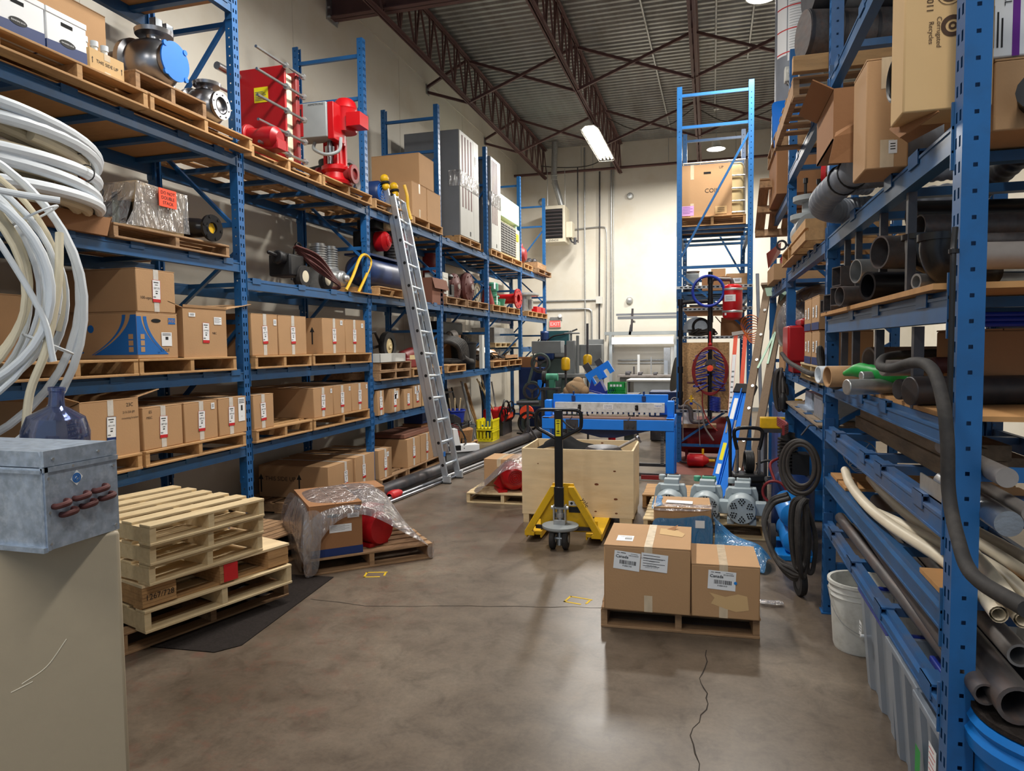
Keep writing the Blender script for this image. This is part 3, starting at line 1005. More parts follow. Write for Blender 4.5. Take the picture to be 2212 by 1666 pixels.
def carton(label,loc,w,d,h,rz=0.0,m='cardboard',tape='tape_white',part=None,labs=(),group=None,top='closed',band='label_red',arrows=(),words=(),cat='cardboard box',tx=0.0,bev=.006,rot=None):
 """front face at local y=0 facing -y, base at loc"""
 t = thing('cardboard_box',label,cat,loc,rz,group,rot)
 b = MB()
 if top == 'closed':
  b.box(-w / 2,w / 2,0,d,0,h - .006)
  b.build('carton',m,t,smooth=30,bevel=bev)
  b = MB()
  b.box(-w / 2,-.002 + tx,0,d,h - .006,h); b.box(.002 + tx,w / 2,0,d,h - .006,h)
  b.build('top_flaps',m,t,smooth=0)
 else:
  k = .006
  b.box(-w / 2,w / 2,0,k,0,h); b.box(-w / 2,w / 2,d - k,d,0,h)
  b.box(-w / 2,-w / 2 + k,k,d - k,0,h); b.box(w / 2 - k,w / 2,k,d - k,0,h); b.box(-w / 2,w / 2,k,d - k,0,k)
  b.build('carton',m,t,smooth=0)
  for f in top:
   b = MB()
   L_,a = f[1],math.radians(f[2])
   s,c = math.sin(a) * L_,math.cos(a) * L_
   if f[0] == 'f': b.sheet([[(-w / 2,0,h),(w / 2,0,h)],[(-w / 2,-c,h + s),(w / 2,-c,h + s)]])
   if f[0] == 'b': b.sheet([[(-w / 2,d,h),(w / 2,d,h)],[(-w / 2,d + c,h + s),(w / 2,d + c,h + s)]])
   if f[0] == 'l': b.sheet([[(-w / 2,0,h),(-w / 2,d,h)],[(-w / 2 - c,0,h + s),(-w / 2 - c,d,h + s)]])
   if f[0] == 'r': b.sheet([[(w / 2,0,h),(w / 2,d,h)],[(w / 2 + c,0,h + s),(w / 2 + c,d,h + s)]])
   o = b.build('flap',m,t,smooth=0)
   sm = o.modifiers.new('thick','SOLIDIFY'); sm.thickness = .005
 if tape:
  b = MB(); e = .0012
  b.quad((tx - .024,-e,h * .72),(tx + .024,-e,h * .72),(tx + .024,-e,h),(tx - .024,-e,h))
  b.build('packing_tape',tape,t,smooth=0); b = MB()
  b.quad((tx - .024,-e,0.004),(tx + .024,-e,.004),(tx + .024,-e,h * .26),(tx - .024,-e,h * .26))
  if top == 'closed':
   b.build('packing_tape',tape,t,smooth=0); b = MB()
   b.quad((tx - .024,-e,h + e),(tx + .024,-e,h + e),(tx + .024,d,h + e),(tx - .024,d,h + e))
  b.build('packing_tape',tape,t,smooth=0)
 X,Z = (1,0,0),(0,0,1)
 if part:
  b = MB(); ang = random.uniform(-.05,.05)
  decal(b,(tx,-.002,h * .5),(math.cos(ang),0,math.sin(ang)),(-math.sin(ang),0,math.cos(ang)),'part',part)
  b.build('shipping_label',['paper','ink',band],t,smooth=0)
 for (kind,x,z,W_,H_,s) in labs:
  b = MB(); decal(b,(x,-.002,z),X,Z,kind,s,W_,H_)
  b.build('paper_label',['paper','ink',band],t,smooth=0)
 if arrows:
  b = MB()
  for (face,p,z,s) in arrows:
   if face == 'left': arrow(b,(-w / 2,p,z),(0,-1,0),Z,s)
   else: arrow(b,(p,0,z),X,Z,s)
  b.build('printed_arrow','ink',t,smooth=0)
 if words:
  b = MB()
  for (face,p,z,s,txt) in words:
   if face == 'left': b.text(txt,s,(-w / 2 - .0015,p,z),(0,-1,0),Z)
   elif face == 'top': b.text(txt,s,(p,z,h + .002),X,(0,1,0))
   else: b.text(txt,s,(p,-.0015,z),X,Z)
  b.build('printed_words','ink',t,smooth=0)
 return t

def flange(b,c,d,R,th,hole,nb=8,n=28):
 """bolted ring flange with bored bolt holes shown as bolts' recesses"""
 c,d = Vector(c),Vector(d).normalized()
 b.lathe([(hole,0),(R,0),(R,th),(hole,th),(hole,0)],c,d,n)
def bolts(b,c,d,R,r,nb,l=.012):
 u,w,d = basis(d)
 c = Vector(c)
 for i in range(nb):
  a = 2 * PI * i / nb + .2
  p = c + u * (R * math.cos(a)) + w * (R * math.sin(a))
  b.cyl(p,p + d * l,r,6)
# ================================================================ goods on the left rack (front faces near x = -3.83)
XS = -3.83
def sh(y,z,dx=0.0): return (XS + dx,y,z)
L5,L4,L3,L2 = 3.36,2.335,1.54,.89
P = PAL_H
def lpal(y0,y1,z,label,m='wood',d=1.0,h=PAL_H,grp=None,dx=.03,nb=7):
 return pallet(label,sh((y0 + y1) / 2,z,dx),LEFT,round(y1 - y0,2),d,h,m,nb,grp)
def lbox(y0,y1,z0,h,label,d=.8,dx=0.0,**kw):
 return carton(label,sh((y0 + y1) / 2,z0,dx),y1 - y0,d,h,LEFT,**kw)
G1 = 'taped cartons on the shelf above the floor level'
# second shelf up, nearest bay
lpal(2.95,3.92,L2,'pallet under the open box with the navy label','wood')
lpal(3.95,5.05,L2,'pallet under the three small cartons left of the near post')
lbox(3.46,3.93,L2 + P,.385,'open-topped cardboard box with a navy-banded label AK117SS',.7,part='AK117SS',band='label_navy',top=[('b',.2,35),('l',.25,18),('r',.2,12),('f',.08,200)],words=[('front',.16,.34,.035,'23C'),('front',.15,.29,.022,'213-220 JM'),('front',.16,.25,.02,'mounting bracket')])
lbox(3.965,4.345,L2 + P,.305,'low carton labelled 187150 next to the open navy-labelled box',.75,part='187150',words=[('front',-.12,.27,.03,'ES'),('front',-.13,.23,.025,'MISC')],group=G1)
lbox(4.365,4.735,L2 + P,.305,'low carton labelled 187152, middle of the three left of the near post',.75,part='187152',labs=[('small',.13,.26,.04,.05,'')],group=G1)
lbox(4.75,5.10,L2 + P,.31,'low carton labelled 187160 with a tall white sheet, against the near post',.75,dx=-.0,part='187160',tx=-.02,labs=[('code',.11,.2,.085,.2,'PDY')],group=G1)
# third shelf up, nearest bay
lpal(2.96,3.92,L3,'pallet under the blue-printed carton, left one on its shelf')
lpal(3.93,4.96,L3,'pallet under the open carton, left of the near post')
lbox(2.55,3.4,L3 + P,.42,'large brown carton behind the hanging white hose',.5,dx=-.35,m='cardboard',words=[('front',.3,.06,.03,'W')])
lbox(2.6,3.3,L3 + P + .425,.3,'low grey and brown carton on the carton behind the white hose',.45,dx=-.4,m='cardboard_pale')
c6 = lbox(3.945,4.33,L3 + P,.33,'carton printed with a blue curve and oval dot',.92,tape=None,labs=[('code',.08,.14,.10,.1,'')],words=[('front',.06,.06,.03,'CYCLE'),('front',-.0,.045,.02,'1pc')])
b = MB()
# blue print of the side (-x) and the front face: swoosh, panel, square logo
def swoosh(b,P):
 o,i = [],[]
 for k in range(15):
  a = k / 14
  o.append(P(.30 - .3 * a ** 2.2 * 1.15,.03 + .27 * a)); i.append(P(.30 - .3 * a ** 2.2 * 1.15 - .05 * (1 - a) - .012,.03 + .27 * a))
 b.sheet([o,i])
Ps = lambda u,v: (-.386 / 2 - .0015,u,v)
pts = []
for k in range(15):
 a = k / 14
 pts.append((.12 + .28 * (1 - a) ** 2.0,.03 + .28 * a))
b.sheet([[Ps(.0,v) for u,v in pts],[Ps(u - .07 + .05 * (1 - (v - .03) / .28),v) for u,v in pts]])
b.sheet([[Ps(u,v) for u,v in pts],[Ps(u - .03 + .02 * (1 - (v - .03) / .28),v) for u,v in pts]])
arc = [(.62 - .17 * math.sin(t) * .9,.17 - .14 * math.cos(t)) for t in [x * .12 for x in range(4,20)]]
b.sheet([[Ps(.55 + .17 * math.sin(t),.16 - .13 * math.cos(t)) for t in [k * .14 - .5 for k in range(18)]],
   [Ps(.55 + .16 * math.sin(t) - .004,.165 - .125 * math.cos(t)) for t in [k * .14 - .5 for k in range(18)]]])
b.add([Ps(.40 + .028 * math.cos(k * PI / 10),.215 + .028 * math.sin(k * PI / 10)) for k in range(20)],[tuple(range(20))])
b.quad(Ps(.80,.23),Ps(.89,.23),Ps(.89,.31),Ps(.80,.31))
Pf = lambda u,v: (u - .386 / 2,-.0015,v)
pts = [(.09 + .20 * (1 - k / 14) ** 2.0,.03 + .27 * k / 14) for k in range(15)]
b.sheet([[Pf(0,v) for u,v in pts],[Pf(u - .05 + .02 * (1 - (v - .03) / .28),v) for u,v in pts]])
b.sheet([[Pf(u - .03,v) for u,v in pts],[Pf(u,v) for u,v in pts]])
b.quad(Pf(.295,.25),Pf(.365,.25),Pf(.365,.295),Pf(.295,.295))
b.build('blue_print','print_blue',c6,smooth=0)
b = MB()
b.text('WEG',.034,Pf(.33,.272)[:1] + (-.0025,.272)); b.text('WEG',.045,(-.386 / 2 - .003,.845,.27),(0,-1,0),(0,0,1))
for k,v in enumerate((.05,.095,.14)):
 b.quad(*[(-.386 / 2 - .0028,u_,v_) for u_,v_ in ((.03,v),(.07,v),(.07,v + .035),(.03,v + .035))])
 b.quad(*[(-.386 / 2 + .03 + u_,-.0028,v_) for u_,v_ in ((0,v),(.036,v),(.036,v + .035),(0,v + .035))])
b.build('pale_print','cardboard',c6,smooth=0)
b = MB(); b.add([(-.015 + .045 * math.cos(k * PI / 8) ,-.002,.272 + .014 * math.sin(k * PI / 8)) for k in range(16)],[tuple(range(16))]); b.build('hand_hole','dark_hole',c6,smooth=0)
lbox(3.955,4.32,L3 + P + .332,.305,'plain long carton labelled 187175 lying on the blue-printed carton',.92,m='cardboard',part='187175',words=[('front',-.08,.1,.03,'100-opn-jm')])
lbox(4.39,4.88,L3 + P,.385,'carton with its long flap raised, left of the near post',.7,m='cardboard',tape=None,top=[('f',.02,80),('r',.34,10),('l',.15,14),('b',.1,60)],part='0181820',labs=[('small',-.15,.33,.07,.03,''),('doc',.14,.29,.09,.06,'')],words=[('front',.1,.19,.025,'NBC')])
# third shelf up, next bay
lpal(5.21,6.10,L3,'pallet just right of the near post under two upright cartons')
lpal(6.13,7.38,L3,'wide pallet under the arrow-printed carton, third shelf up')
G2 = 'tall cartons on the third shelf right of the near post'
for y0,y1,lab,s,lb in ((5.205,5.585,'first of four tall cartons on the third shelf, against the near post','187173',[('small',.15,.3,.045,.055,'')]),
      (5.60,6.06,'second carton from the near post on the third shelf, label set crooked','187164',[]),
      (6.36,6.82,'third carton from the near post, with a big arrow on its side','187165',[('small',.15,.33,.05,.05,'')]),
      (6.83,7.285,'fourth carton from the near post on the third shelf','187184',[('small',.15,.31,.05,.05,'')])):
 lbox(y0,y1,L3 + P,.372,lab,.82,part=s,labs=lb,group=G2,tx=random.uniform(-.04,.01),arrows=[('left',.12,.19,.09)] if y0 == 6.36 else ())
# second shelf up, next bay
lpal(5.19,6.08,L2,'half-empty pallet right of the near post on the second shelf')
lpal(6.11,7.30,L2,'pallet under three low cartons on the second shelf')
G3 = 'low cartons on the second shelf right of the near post'
for y0,y1,lab,s in ((5.2,5.49,'low carton alone on the left of the half-empty pallet','187158'),(6.16,6.535,'first of three low cartons on the second shelf, long side bare','187156'),
      (6.545,6.925,'second of three low cartons on the second shelf','187151'),(6.935,7.32,'third of three low cartons on the second shelf, label highest','187176')):
 lbox(y0,y1,L2 + P,.305,lab,.85,part=s,labs=[('small',(y1 - y0) / 2 - .04,.26,.035,.045,'')] if y0 > 6 else (),group=G3,tx=-.01)
# floor level, next bays
lpal(6.2,7.42,0.0,'pallet on the floor under the THIS SIDE UP carton','wood_old')
lbox(6.43,6.96,P,.345,'long carton printed THIS SIDE UP on the floor pallet',.85,part='187190',arrows=[('left',.35,.16,.1),('left',.82,.15,.1)],words=[('left',.58,.2,.065,'THIS SIDE UP')],tx=.1,dx=-.02)
lb_ = bpy.context.scene
lbox(6.97,7.44,P,.36,'carton beside the THIS SIDE UP carton, against the second post',.85,part='187191',tx=-.03)
lpal(7.55,8.3,0,'old pallet under the worn carton right of the second post','wood_old',d=.9)
lpal(8.34,9.55,0,'old wide pallet under two worn cartons behind the ladder','wood_old',d=.9)
lbox(7.55,7.91,P,.35,'worn carton alone right of the second post at floor level',.8,m='cardboard',part='187120',labs=[('small',.06,.28,.06,.06,'')])
lbox(8.38,8.80,P,.375,'worn carton with a big arrow at floor level behind the ladder',.62,m='cardboard',part='187196',arrows=[('left',.3,.19,.08)])
lbox(8.815,9.27,P,.38,'worn carton with black scrawl at floor level behind the ladder',.62,m='cardboard',part='187198')
lbox(9.30,9.6,P,.32,'small carton at floor level half hidden by the ladder rails',.6,m='cardboard',part='187140')
# shelf under the ladder
G4 = 'small cartons on the second shelf behind the ladder'
for y0,y1,h,lab,s,m in ((7.56,7.73,.30,'narrow carton beside the second post on the low shelf','187130','cardboard'),(7.89,8.18,.30,'small carton with a large document pouch on the low shelf','187131','cardboard'),
       (8.31,8.575,.27,'lowest of the small cartons on the low shelf','187132','cardboard'),(8.6,8.875,.30,'small carton with two white sheets on the low shelf','187133','cardboard'),(8.9,9.14,.27,'plain small carton behind the ladder on the low shelf',None,'cardboard_pale')):
 lbox(y0,y1,L2,h,lab,.5,part=s,m=m,group=G4,tape=None if y0 > 8.2 else 'tape_white',labs=[('code',.04,.22,.1,.1,'')] if 7.8 < y0 < 8 else [('doc',-.06,.24,.06,.1,''),('doc',.04,.25,.05,.1,'')] if 8.59 < y0 < 8.7 else (),tx=0)
# fourth bay and on, top shelf: cartons and heat pumps
lpal(8.68,9.72,L5,'pallet under the stacked cartons beside the ladder top','wood')
lbox(8.69,9.19,L5 + P,.46,'carton at the bottom left of the three-carton stack by the ladder top',.6,m='cardboard',tape='tape_clear')
lbox(9.21,9.72,L5 + P,.46,'carton at the bottom right of the three-carton stack by the ladder top',.6,m='cardboard',tape=None)
lbox(8.95,9.47,L5 + P + .464,.43,'carton on top of the three-carton stack by the ladder top',.72,m='cardboard',tape=None)
t = thing('electric_motor','blue electric motor with round fan grille behind the ladder top','motor',sh(8.0,L5 + P,-.1),LEFT)
b = MB(); b.lathe([(0,0),(.13,.0),(.15,.03),(.15,.32),(.1,.36),(0,.36)],(0,0,.16),(0,1,0),24); b.build('housing','navy',t)
b = MB()
for r in (.03,.06,.09,.115): b.ring((0,-.002,.16),(0,1,0),r,.004,24,5)
b.build('fan_grille','ladder_blue',t)
b = MB(); b.box(-.13,.13,.05,.3,0,.03); b.build('foot','navy',t)
lpal(7.56,8.66,L5,'pallet under the blue motor, left of the ladder top','wood')
def heat_pump(y0,y1,z,h,d,label):
 t = thing('air_handler',label,'air handler',sh((y0 + y1) / 2,z,.03),LEFT,'tall grey air handlers')
 w = y1 - y0
 b = MB(); b.box(-w / 2,w / 2,.02,d,0,h); b.build('casing','grey_unit',t,bevel=.006)
 b = MB(); b.box(-w / 2,w * .2,.0,.02,.01,h - .01); b.box(w * .205,w / 2,0,.02,.01,h - .01); b.build('front_panel','grey_face',t,smooth=0,bevel=.003)
 for za,zb in ((h * .6,h * .96),(h * .28,h * .52)):
  b = MB()
  for k in range(4):
   x = -w * .40 + k * w * .15
   b.box(x,x + w * .06,-.003,0,za,zb)
  b.build('vent_slots','iron_brown',t,smooth=0)
 b = MB(); b.box(-w / 2 - .004,w / 2 + .004,-.006,d * .2,h * .47,h * .62); b.build('stretch_film_band','film',t,smooth=0)
 b = MB(); b.box(-w * .02,w * .03,-.004,0,.05,.12); b.build('small_grille','ink',t,smooth=0)
 b = MB(); decal(b,(w * .33,-.002,h * .8),(1,0,0),(0,0,1),'doc','',.1,.16); b.build('rating_label',['paper','ink','label_red'],t,smooth=0)
 return t
lpal(10.45,11.5,L5,'pallet under the nearer tall grey air handler','wood')
heat_pump(10.5,11.42,L5 + P,1.66,.95,'nearer of two tall grey air handlers with slotted fronts')
lpal(12.1,12.75,L5,'narrow pallet under the farther tall grey air handler','wood')
heat_pump(12.13,12.72,L5 + P,1.66,.9,'farther of two tall grey air handlers, behind a rack post')
lpal(12.78,14.25,L5,'wide pallet under the pale rooftop cooling unit','wood')
t = thing('condensing_unit','pale grey cooling unit with a dark coil grille below its hood','condenser',sh(13.45,L5 + P,.02),LEFT)
b = MB(); b.box(-.72,.68,.01,.8,0,.62); b.build('casing','tank_ivory',t,bevel=.01)
b = MB(); b.box(-.70,.36,0,.01,.03,.6); b.build('coil_recess','dark_steel',t,smooth=0)
b = MB()
for k in range(12): b.box(-.70,.36,-.012,0,.05 + k * .047,.058 + k * .047)
for x in (-.5,-.3,-.1,.1): b.box(x,x + .006,-.014,0,.03,.6)
b.build('coil_grille','grey_face',t,smooth=0)
b = MB(); b.box(-.72,-.66,.05,.1,.62,.72); b.box(.55,.62,.05,.1,.62,.72); b.box(-.72,.7,.02,.8,.72,1.13); b.build('hood','mint',t,bevel=.008)
b = MB(); b.box(.40,.56,-.002,.01,.38,.52); b.build('yellow_label','yellow_bright',t,smooth=0)
t = thing('expansion_tank','dull red horizontal tank on the last top-shelf pallet','tank',sh(14.75,L5 + P,-.05),LEFT)
b = MB(); b.lathe([(0,-.05),(.12,-.03),(.19,.05),(.2,.1),(.2,.7),(.12,.8),(0,.82)],(0,0,.21),(0,1,0),28); b.cyl((.1,.1,.38),(.16,.1,.46),.025,10); b.build('shell','red_dull',t)
b = MB(); b.box(-.16,.16,.12,.16,0,.08); b.box(-.16,.16,.6,.64,0,.08); b.build('saddle','red_dull',t)
lpal(14.45,15.15,L5,'small pallet under the dull red tank','wood')
lpal(15.45,16.75,L5,'grey-ended pallet at the far end of the top shelf','wood_old',dx=.1)
t = thing('wooden_tray','wooden tray heaped with dark iron parts at the far end of the top shelf','tray',sh(16.1,L5 + P,.02),LEFT)
b = MB(); b.box(-.45,.45,0,.03,0,.16); b.box(-.45,.45,.57,.6,0,.16); b.box(-.45,-.42,.03,.57,0,.16); b.box(.42,.45,.03,.57,0,.16); b.box(-.45,.45,0,.6,0,.02); b.build('tray','wood_old',t,smooth=0)
b = MB()
for k in range(14): b.ball((random.uniform(-.36,.36),random.uniform(.1,.5),.16 + random.uniform(-.03,.05)),random.uniform(.05,.1),8,6)
o = b.build('iron_scrap','dark_steel',t); o['kind'] = 'stuff'
# ================================================================ machines and loose goods on the left rack
L5b = L5 + .018
# --- top shelf, nearest bay
lpal(2.95,4.03,L5b,'pallet under the white file boxes on the top left shelf','wood',dx=.10)
lpal(4.05,5.17,L5b,'pallet under the steel pumps on the top left shelf','wood',dx=.10)
zt = L5b + P
lpal(3.95,4.64,zt,'small reddish pallet under the larger steel pump','wood_old',d=.7,h=.13,dx=.08)
def bankers(y0,y1,label):
 t = thing('file_box',label,'file box',sh((y0 + y1) / 2,zt,.04),LEFT,'white and navy file boxes')
 w,h,d = y1 - y0,.27,.4
 b = MB(); b.box(-w / 2,w / 2,0,d,0,h); b.build('carton','paper',t,bevel=.004)
 b = MB(); b.quad((-w / 2,-.0015,0),(w / 2,-.0015,0),(w / 2,-.0015,h * .36),(-w / 2,-.0015,h * .30)); b.quad((-w / 2 - .0015,0,0),(-w / 2 - .0015,d,0),(-w / 2 - .0015,d,h * .3),(-w / 2 - .0015,0,h * .3)); b.build('navy_band','label_navy',t,smooth=0)
 b = MB()
 b.add([(.055 * math.cos(k * PI / 12),-.003,h * .36 + .022 * math.sin(k * PI / 12)) for k in range(24)],[tuple(range(24))])
 b.build('oval_badge','ink',t,smooth=0)
 b = MB(); b.text('BANKERS BOX',.013,(0,-.0045,h * .36)); b.build('badge_lettering','paper',t,smooth=0)
 b = MB(); b.box(-.04,.04,-.002,.0,h * .72,h * .80); b.build('hand_hole','dark_hole',t,bevel=.002)
 b = MB(); b.box(-w / 2 - .004,w / 2 + .004,-.004,d + .004,h * .88,h + .003); b.build('lid','paper',t,bevel=.004)
 return t
bankers(2.98,3.31,'left one of two white and navy file boxes on the top shelf')
bankers(3.325,3.60,'right one of two white and navy file boxes, beside the small bottle carton')
carton('large plain brown carton behind the white file boxes',sh(3.98,zt,-.5),.62,.4,.7,LEFT,tape=None)
tb = carton('small carton printed THIS SIDE UP with white bottles sticking out',sh(3.765,zt,.03),.27,.22,.155,LEFT,m='cardboard_pale',tape='tape_clear',top=[],words=[('front',0,.085,.03,'THIS SIDE UP')],arrows=[('front',-.115,.085,.02),('front',.115,.085,.02)])
for i,dy in enumerate((3.685,3.765,3.845)):
 t = thing('plastic_bottle','%s white bottle standing in the small THIS SIDE UP carton' % ('left','middle','right')[i],'bottle',sh(dy,zt + .008,-.07),LEFT,'white bottles in the small carton')
 b = MB(); b.lathe([(0,0),(.034,0),(.036,.13),(.03,.16),(.019,.19),(.019,.21),(0,.21)],n=20); b.build('body','bucket_white',t)
 b = MB(); b.lathe([(0,.21),(.024,.21),(.024,.245),(0,.247)],n=16); b.build('cap','pex_white',t)
def steel_pump(loc,s,label,cover,m='stainless'):
 t = thing('centrifugal_pump',label,'pump',loc,LEFT,'stainless pumps on the top shelf')
 t.scale = (s,s,s)
 r = .17
 b = MB(); b.lathe([(0,-.02),(.10,-.02),(.13,.0),(.17,.06),(.185,.12),(.185,.2),(.17,.25),(.2,.27),(.2,.31),(.12,.33),(.09,.42),(0,.42)],(0,0,.21),(0,1,0),32)
 b.build('casing',m,t)
 b = MB(); flange(b,(0,-.05,.21),(0,1,0),.135,.03,.075); b.lathe([(.075,0),(.085,0),(.085,.1),(.075,.1)],(0,-.05,.21),(0,1,0),24); bolts(b,(0,-.06,.21),(0,1,0),.112,.01,8); b.build('suction_flange',m,t)
 b = MB(); b.lathe([(.05,.1),(.055,.2),(.13,.205),(.135,.235),(.055,.235),(.05,.1)],(0,.12,.21),(0,0,1),28)
 b.build('discharge_flange',m,t)
 if cover:
  b = MB(); b.lathe([(0,0),(.14,0),(.14,.012),(0,.014)],(0,-.052,.21),(0,-1,0),28)
  for k in range(4):
   a = k * PI / 2 + .8
   b.cyl((.14 * math.cos(a),-.052,.21 + .14 * math.sin(a)),(.14 * math.cos(a),-.07,.21 + .14 * math.sin(a)),.02,10)
  b.build('blue_cover','ladder_blue',t,label='blue plastic cover over the flange')
 else:
  b = MB(); b.lathe([(0,0),(.075,0)],(0,.02,.21),(0,1,0),20); b.build('bore','dark_hole',t)
 b = MB(); b.lathe([(.12,.33),(.13,.4),(.13,.6),(.09,.66),(0,.66)],(0,0,.21),(0,1,0),24); b.build('motor','dark_steel',t)
 b = MB(); b.box(-.12,.12,.08,.3,0,.03); b.box(-.1,-.07,.12,.26,.03,.12); b.box(.07,.1,.12,.26,.03,.12); b.build('foot',m,t)
 return t
steel_pump(sh(4.37,zt + .13,-.02),1.0,'larger stainless pump with a blue cover over its flange',True)
steel_pump(sh(4.83,zt,.03),.8,'smaller stainless pump with an open flange beside the near post',False)
for y,l in ((5.38,'aluminium channel standing against the wall left of the red plate unit'),(5.5,'second aluminium channel standing beside the first one')):
 b = MB(); b.box(-.04,.04,0,.004,0,.95); b.box(-.04,-.036,0,.06,0,.95); b.box(.036,.04,0,.06,0,.95)
 o = b.build('aluminium_channel','aluminium',smooth=0); o.location = sh(y - .5,zt,-.55); o.rotation_euler = (0,0,LEFT)
 tag(o,l,'metal channel','aluminium channels')
# --- top shelf, second bay: plate heat exchanger, red pump, fan
lpal(5.21,6.33,L5,'pallet under the red plate heat exchanger','wood',dx=.06)
lpal(6.36,7.42,L5,'pallet under the red pump and the grey fan wheel','wood',dx=.06)
t = thing('plate_heat_exchanger','big red plate heat exchanger with long steel rods and a yellow label','heat exchanger',(-4.07,5.8,L5 + P))
H = .88
b = MB(); b.box(-.29,.25,0,.03,0,H); b.build('front_plate','red_paint',t,bevel=.004)
b = MB(); b.box(-.24,.20,.03,.19,.03,H - .04); b.build('plate_pack','pex_warm',t,smooth=0)
b = MB(); b.box(-.29,.25,.19,.25,0,H); b.build('rear_plate','red_dull',t,bevel=.01)
for k,z in enumerate((.05,.24,.45,.67,.86)):
 for x in (-.32,.28):
  b = MB(); b.cyl((x,-.46 if x > 0 else -.2,z),(x,.29,z),.013,10); b.build('tie_rod','steel',t)
  for y0 in (-.03,.25):
   b = MB(); b.cyl((x,y0,z),(x,y0 + .03,z),.03,6); b.build('nut','zinc',t,smooth=0)
b = MB(); b.box(-.08,.07,-.003,0,.56,.70); b.build('yellow_label','yellow_bright',t,smooth=0)
b = MB()
for i in range(6): b.box(-.07,.05 - .015 * (i % 3),-.005,-.003,.58 + i * .015,.585 + i * .015)
b.build('label_print','machine_grey',t,smooth=0)
b = MB(); b.cyl((-.25,-.3,H - .06),(-.25,.02,H - .06),.035,14); b.build('carrying_bar','steel',t)
t = thing('red_volute','red iron pump casing lying beside the red plate unit by the near post','pump casing',sh(5.42,L5 + P,-.05),0)
b = MB(); flange(b,(-.1,.05,.13),(1,0,.1),.12,.03,.06); b.lathe([(.09,.03),(.08,.1),(.1,.16),(.1,.28),(.06,.32),(0,.32)],(-.1,.05,.13),(1,0,-.1),24); b.box(.0,.22,.0,.14,.0,.1)
b.build('casing','red_paint',t,bevel=.01)
t = thing('inline_pump','bright red vertical pump carrying a grey drive box with a red stripe','pump',(-3.90,6.66,L5 + P),.02)
b = MB(); b.lathe([(0,0),(.17,0),(.18,.03),(.13,.06),(.12,.12),(.15,.15),(.15,.19),(.09,.22),(.08,.4),(.11,.42),(.12,.66),(.12,.7)],(0,.18,0),(0,0,1),28); b.build('body','red_bright',t)
b = MB(); b.lathe([(.03,.2),(.03,.46)],(0.0,.07,0),(0,0,1),14); b.lathe([(0,.3),(.05,.3),(.055,.38),(0,.38)],(0,.07,0),(0,0,1),14); b.build('shaft_coupling','stainless',t)
b = MB()
for k in range(4):
 a = k * PI / 2 + .6
 b.box(.1 * math.cos(a) - .02,.1 * math.cos(a) + .02,.18 + .1 * math.sin(a) - .02,.18 + .1 * math.sin(a) + .02,.12,.5)
b.build('bracket','red_bright',t,bevel=.006)
b = MB(); b.lathe([(0,.9),(.08,.9),(.11,.87),(.13,.80),(.12,.78),(.12,.55),(0,.55)],(.12,.2,0),(0,0,1),24); b.box(.2,.36,.06,.26,.58,.72); b.build('motor','red_bright',t)
b = MB(); b.box(-.34,.06,-.10,.12,.44,.80); b.build('drive_box','grey_paint',t,bevel=.01)
b = MB(); b.box(-.345,-.21,-.105,-.1,.46,.79); b.build('drive_stripe','red_paint',t,smooth=0,label='red stripe')
b = MB(); b.box(-.33,-.225,-.108,-.104,.6,.74); b.build('keypad','ink',t,smooth=0)
b = MB(); b.text('ARMSTRONG',.03,(-.06,-.102,.775)); b.build('maker_lettering','ink',t,smooth=0)
b = MB(); b.box(.06,.13,-.08,.16,.42,.80); b.build('side_plate','red_bright',t,bevel=.006)
b = MB(); b.tube(smooth_path([(-.14,0,.42),(-.13,-.03,.34),(.02,-.05,.27),(.13,.02,.32),(.14,.05,.46)],6),.018,10); b.build('flexible_conduit','grey_paint',t)
b = MB(); flange(b,(-.22,.2,.11),(1,0,0),.1,.03,.06); flange(b,(.19,.2,.11),(1,0,0),.1,.03,.06); b.cyl((-.2,.2,.11),(.2,.2,.11),.07,18); b.build('flange','red_dull',t)
t = thing('blower_fan','grey spoked fan wheel leaning beside the red pump','fan',sh(7.24,L5 + P,-.02),LEFT)
t.rotation_euler = (math.radians(-8),0,LEFT)
b = MB(); b.lathe([(.15,0),(.19,0),(.195,.05),(.15,.05),(.15,0)],(0,.04,.2),(0,1,0),36); b.build('rim','pipe_grey',t)
b = MB()
for k in range(6):
 a = k * PI / 3
 ca,sa = math.cos(a),math.sin(a); cb,sb = math.cos(a + .38),math.sin(a + .38)
 b.add([(.03 * ca,.05,.2 + .03 * sa),(.155 * ca,.045,.2 + .155 * sa),(.155 * cb,.08,.2 + .155 * sb),(.03 * cb,.07,.2 + .03 * sb)],[(0,1,2,3)])
b.build('blades','pipe_grey',t)
b = MB(); b.lathe([(0,-.0),(.03,0),(.035,.05),(0,.05)],(0,.03,.2),(0,1,0),16); b.build('hub','grey_paint',t)
b = MB(); b.box(-.25,.1,.15,.45,.0,.33); b.cyl((-.1,.3,.33),(-.1,.3,.42),.08,16); b.build('blower_housing','black',t,bevel=.02)
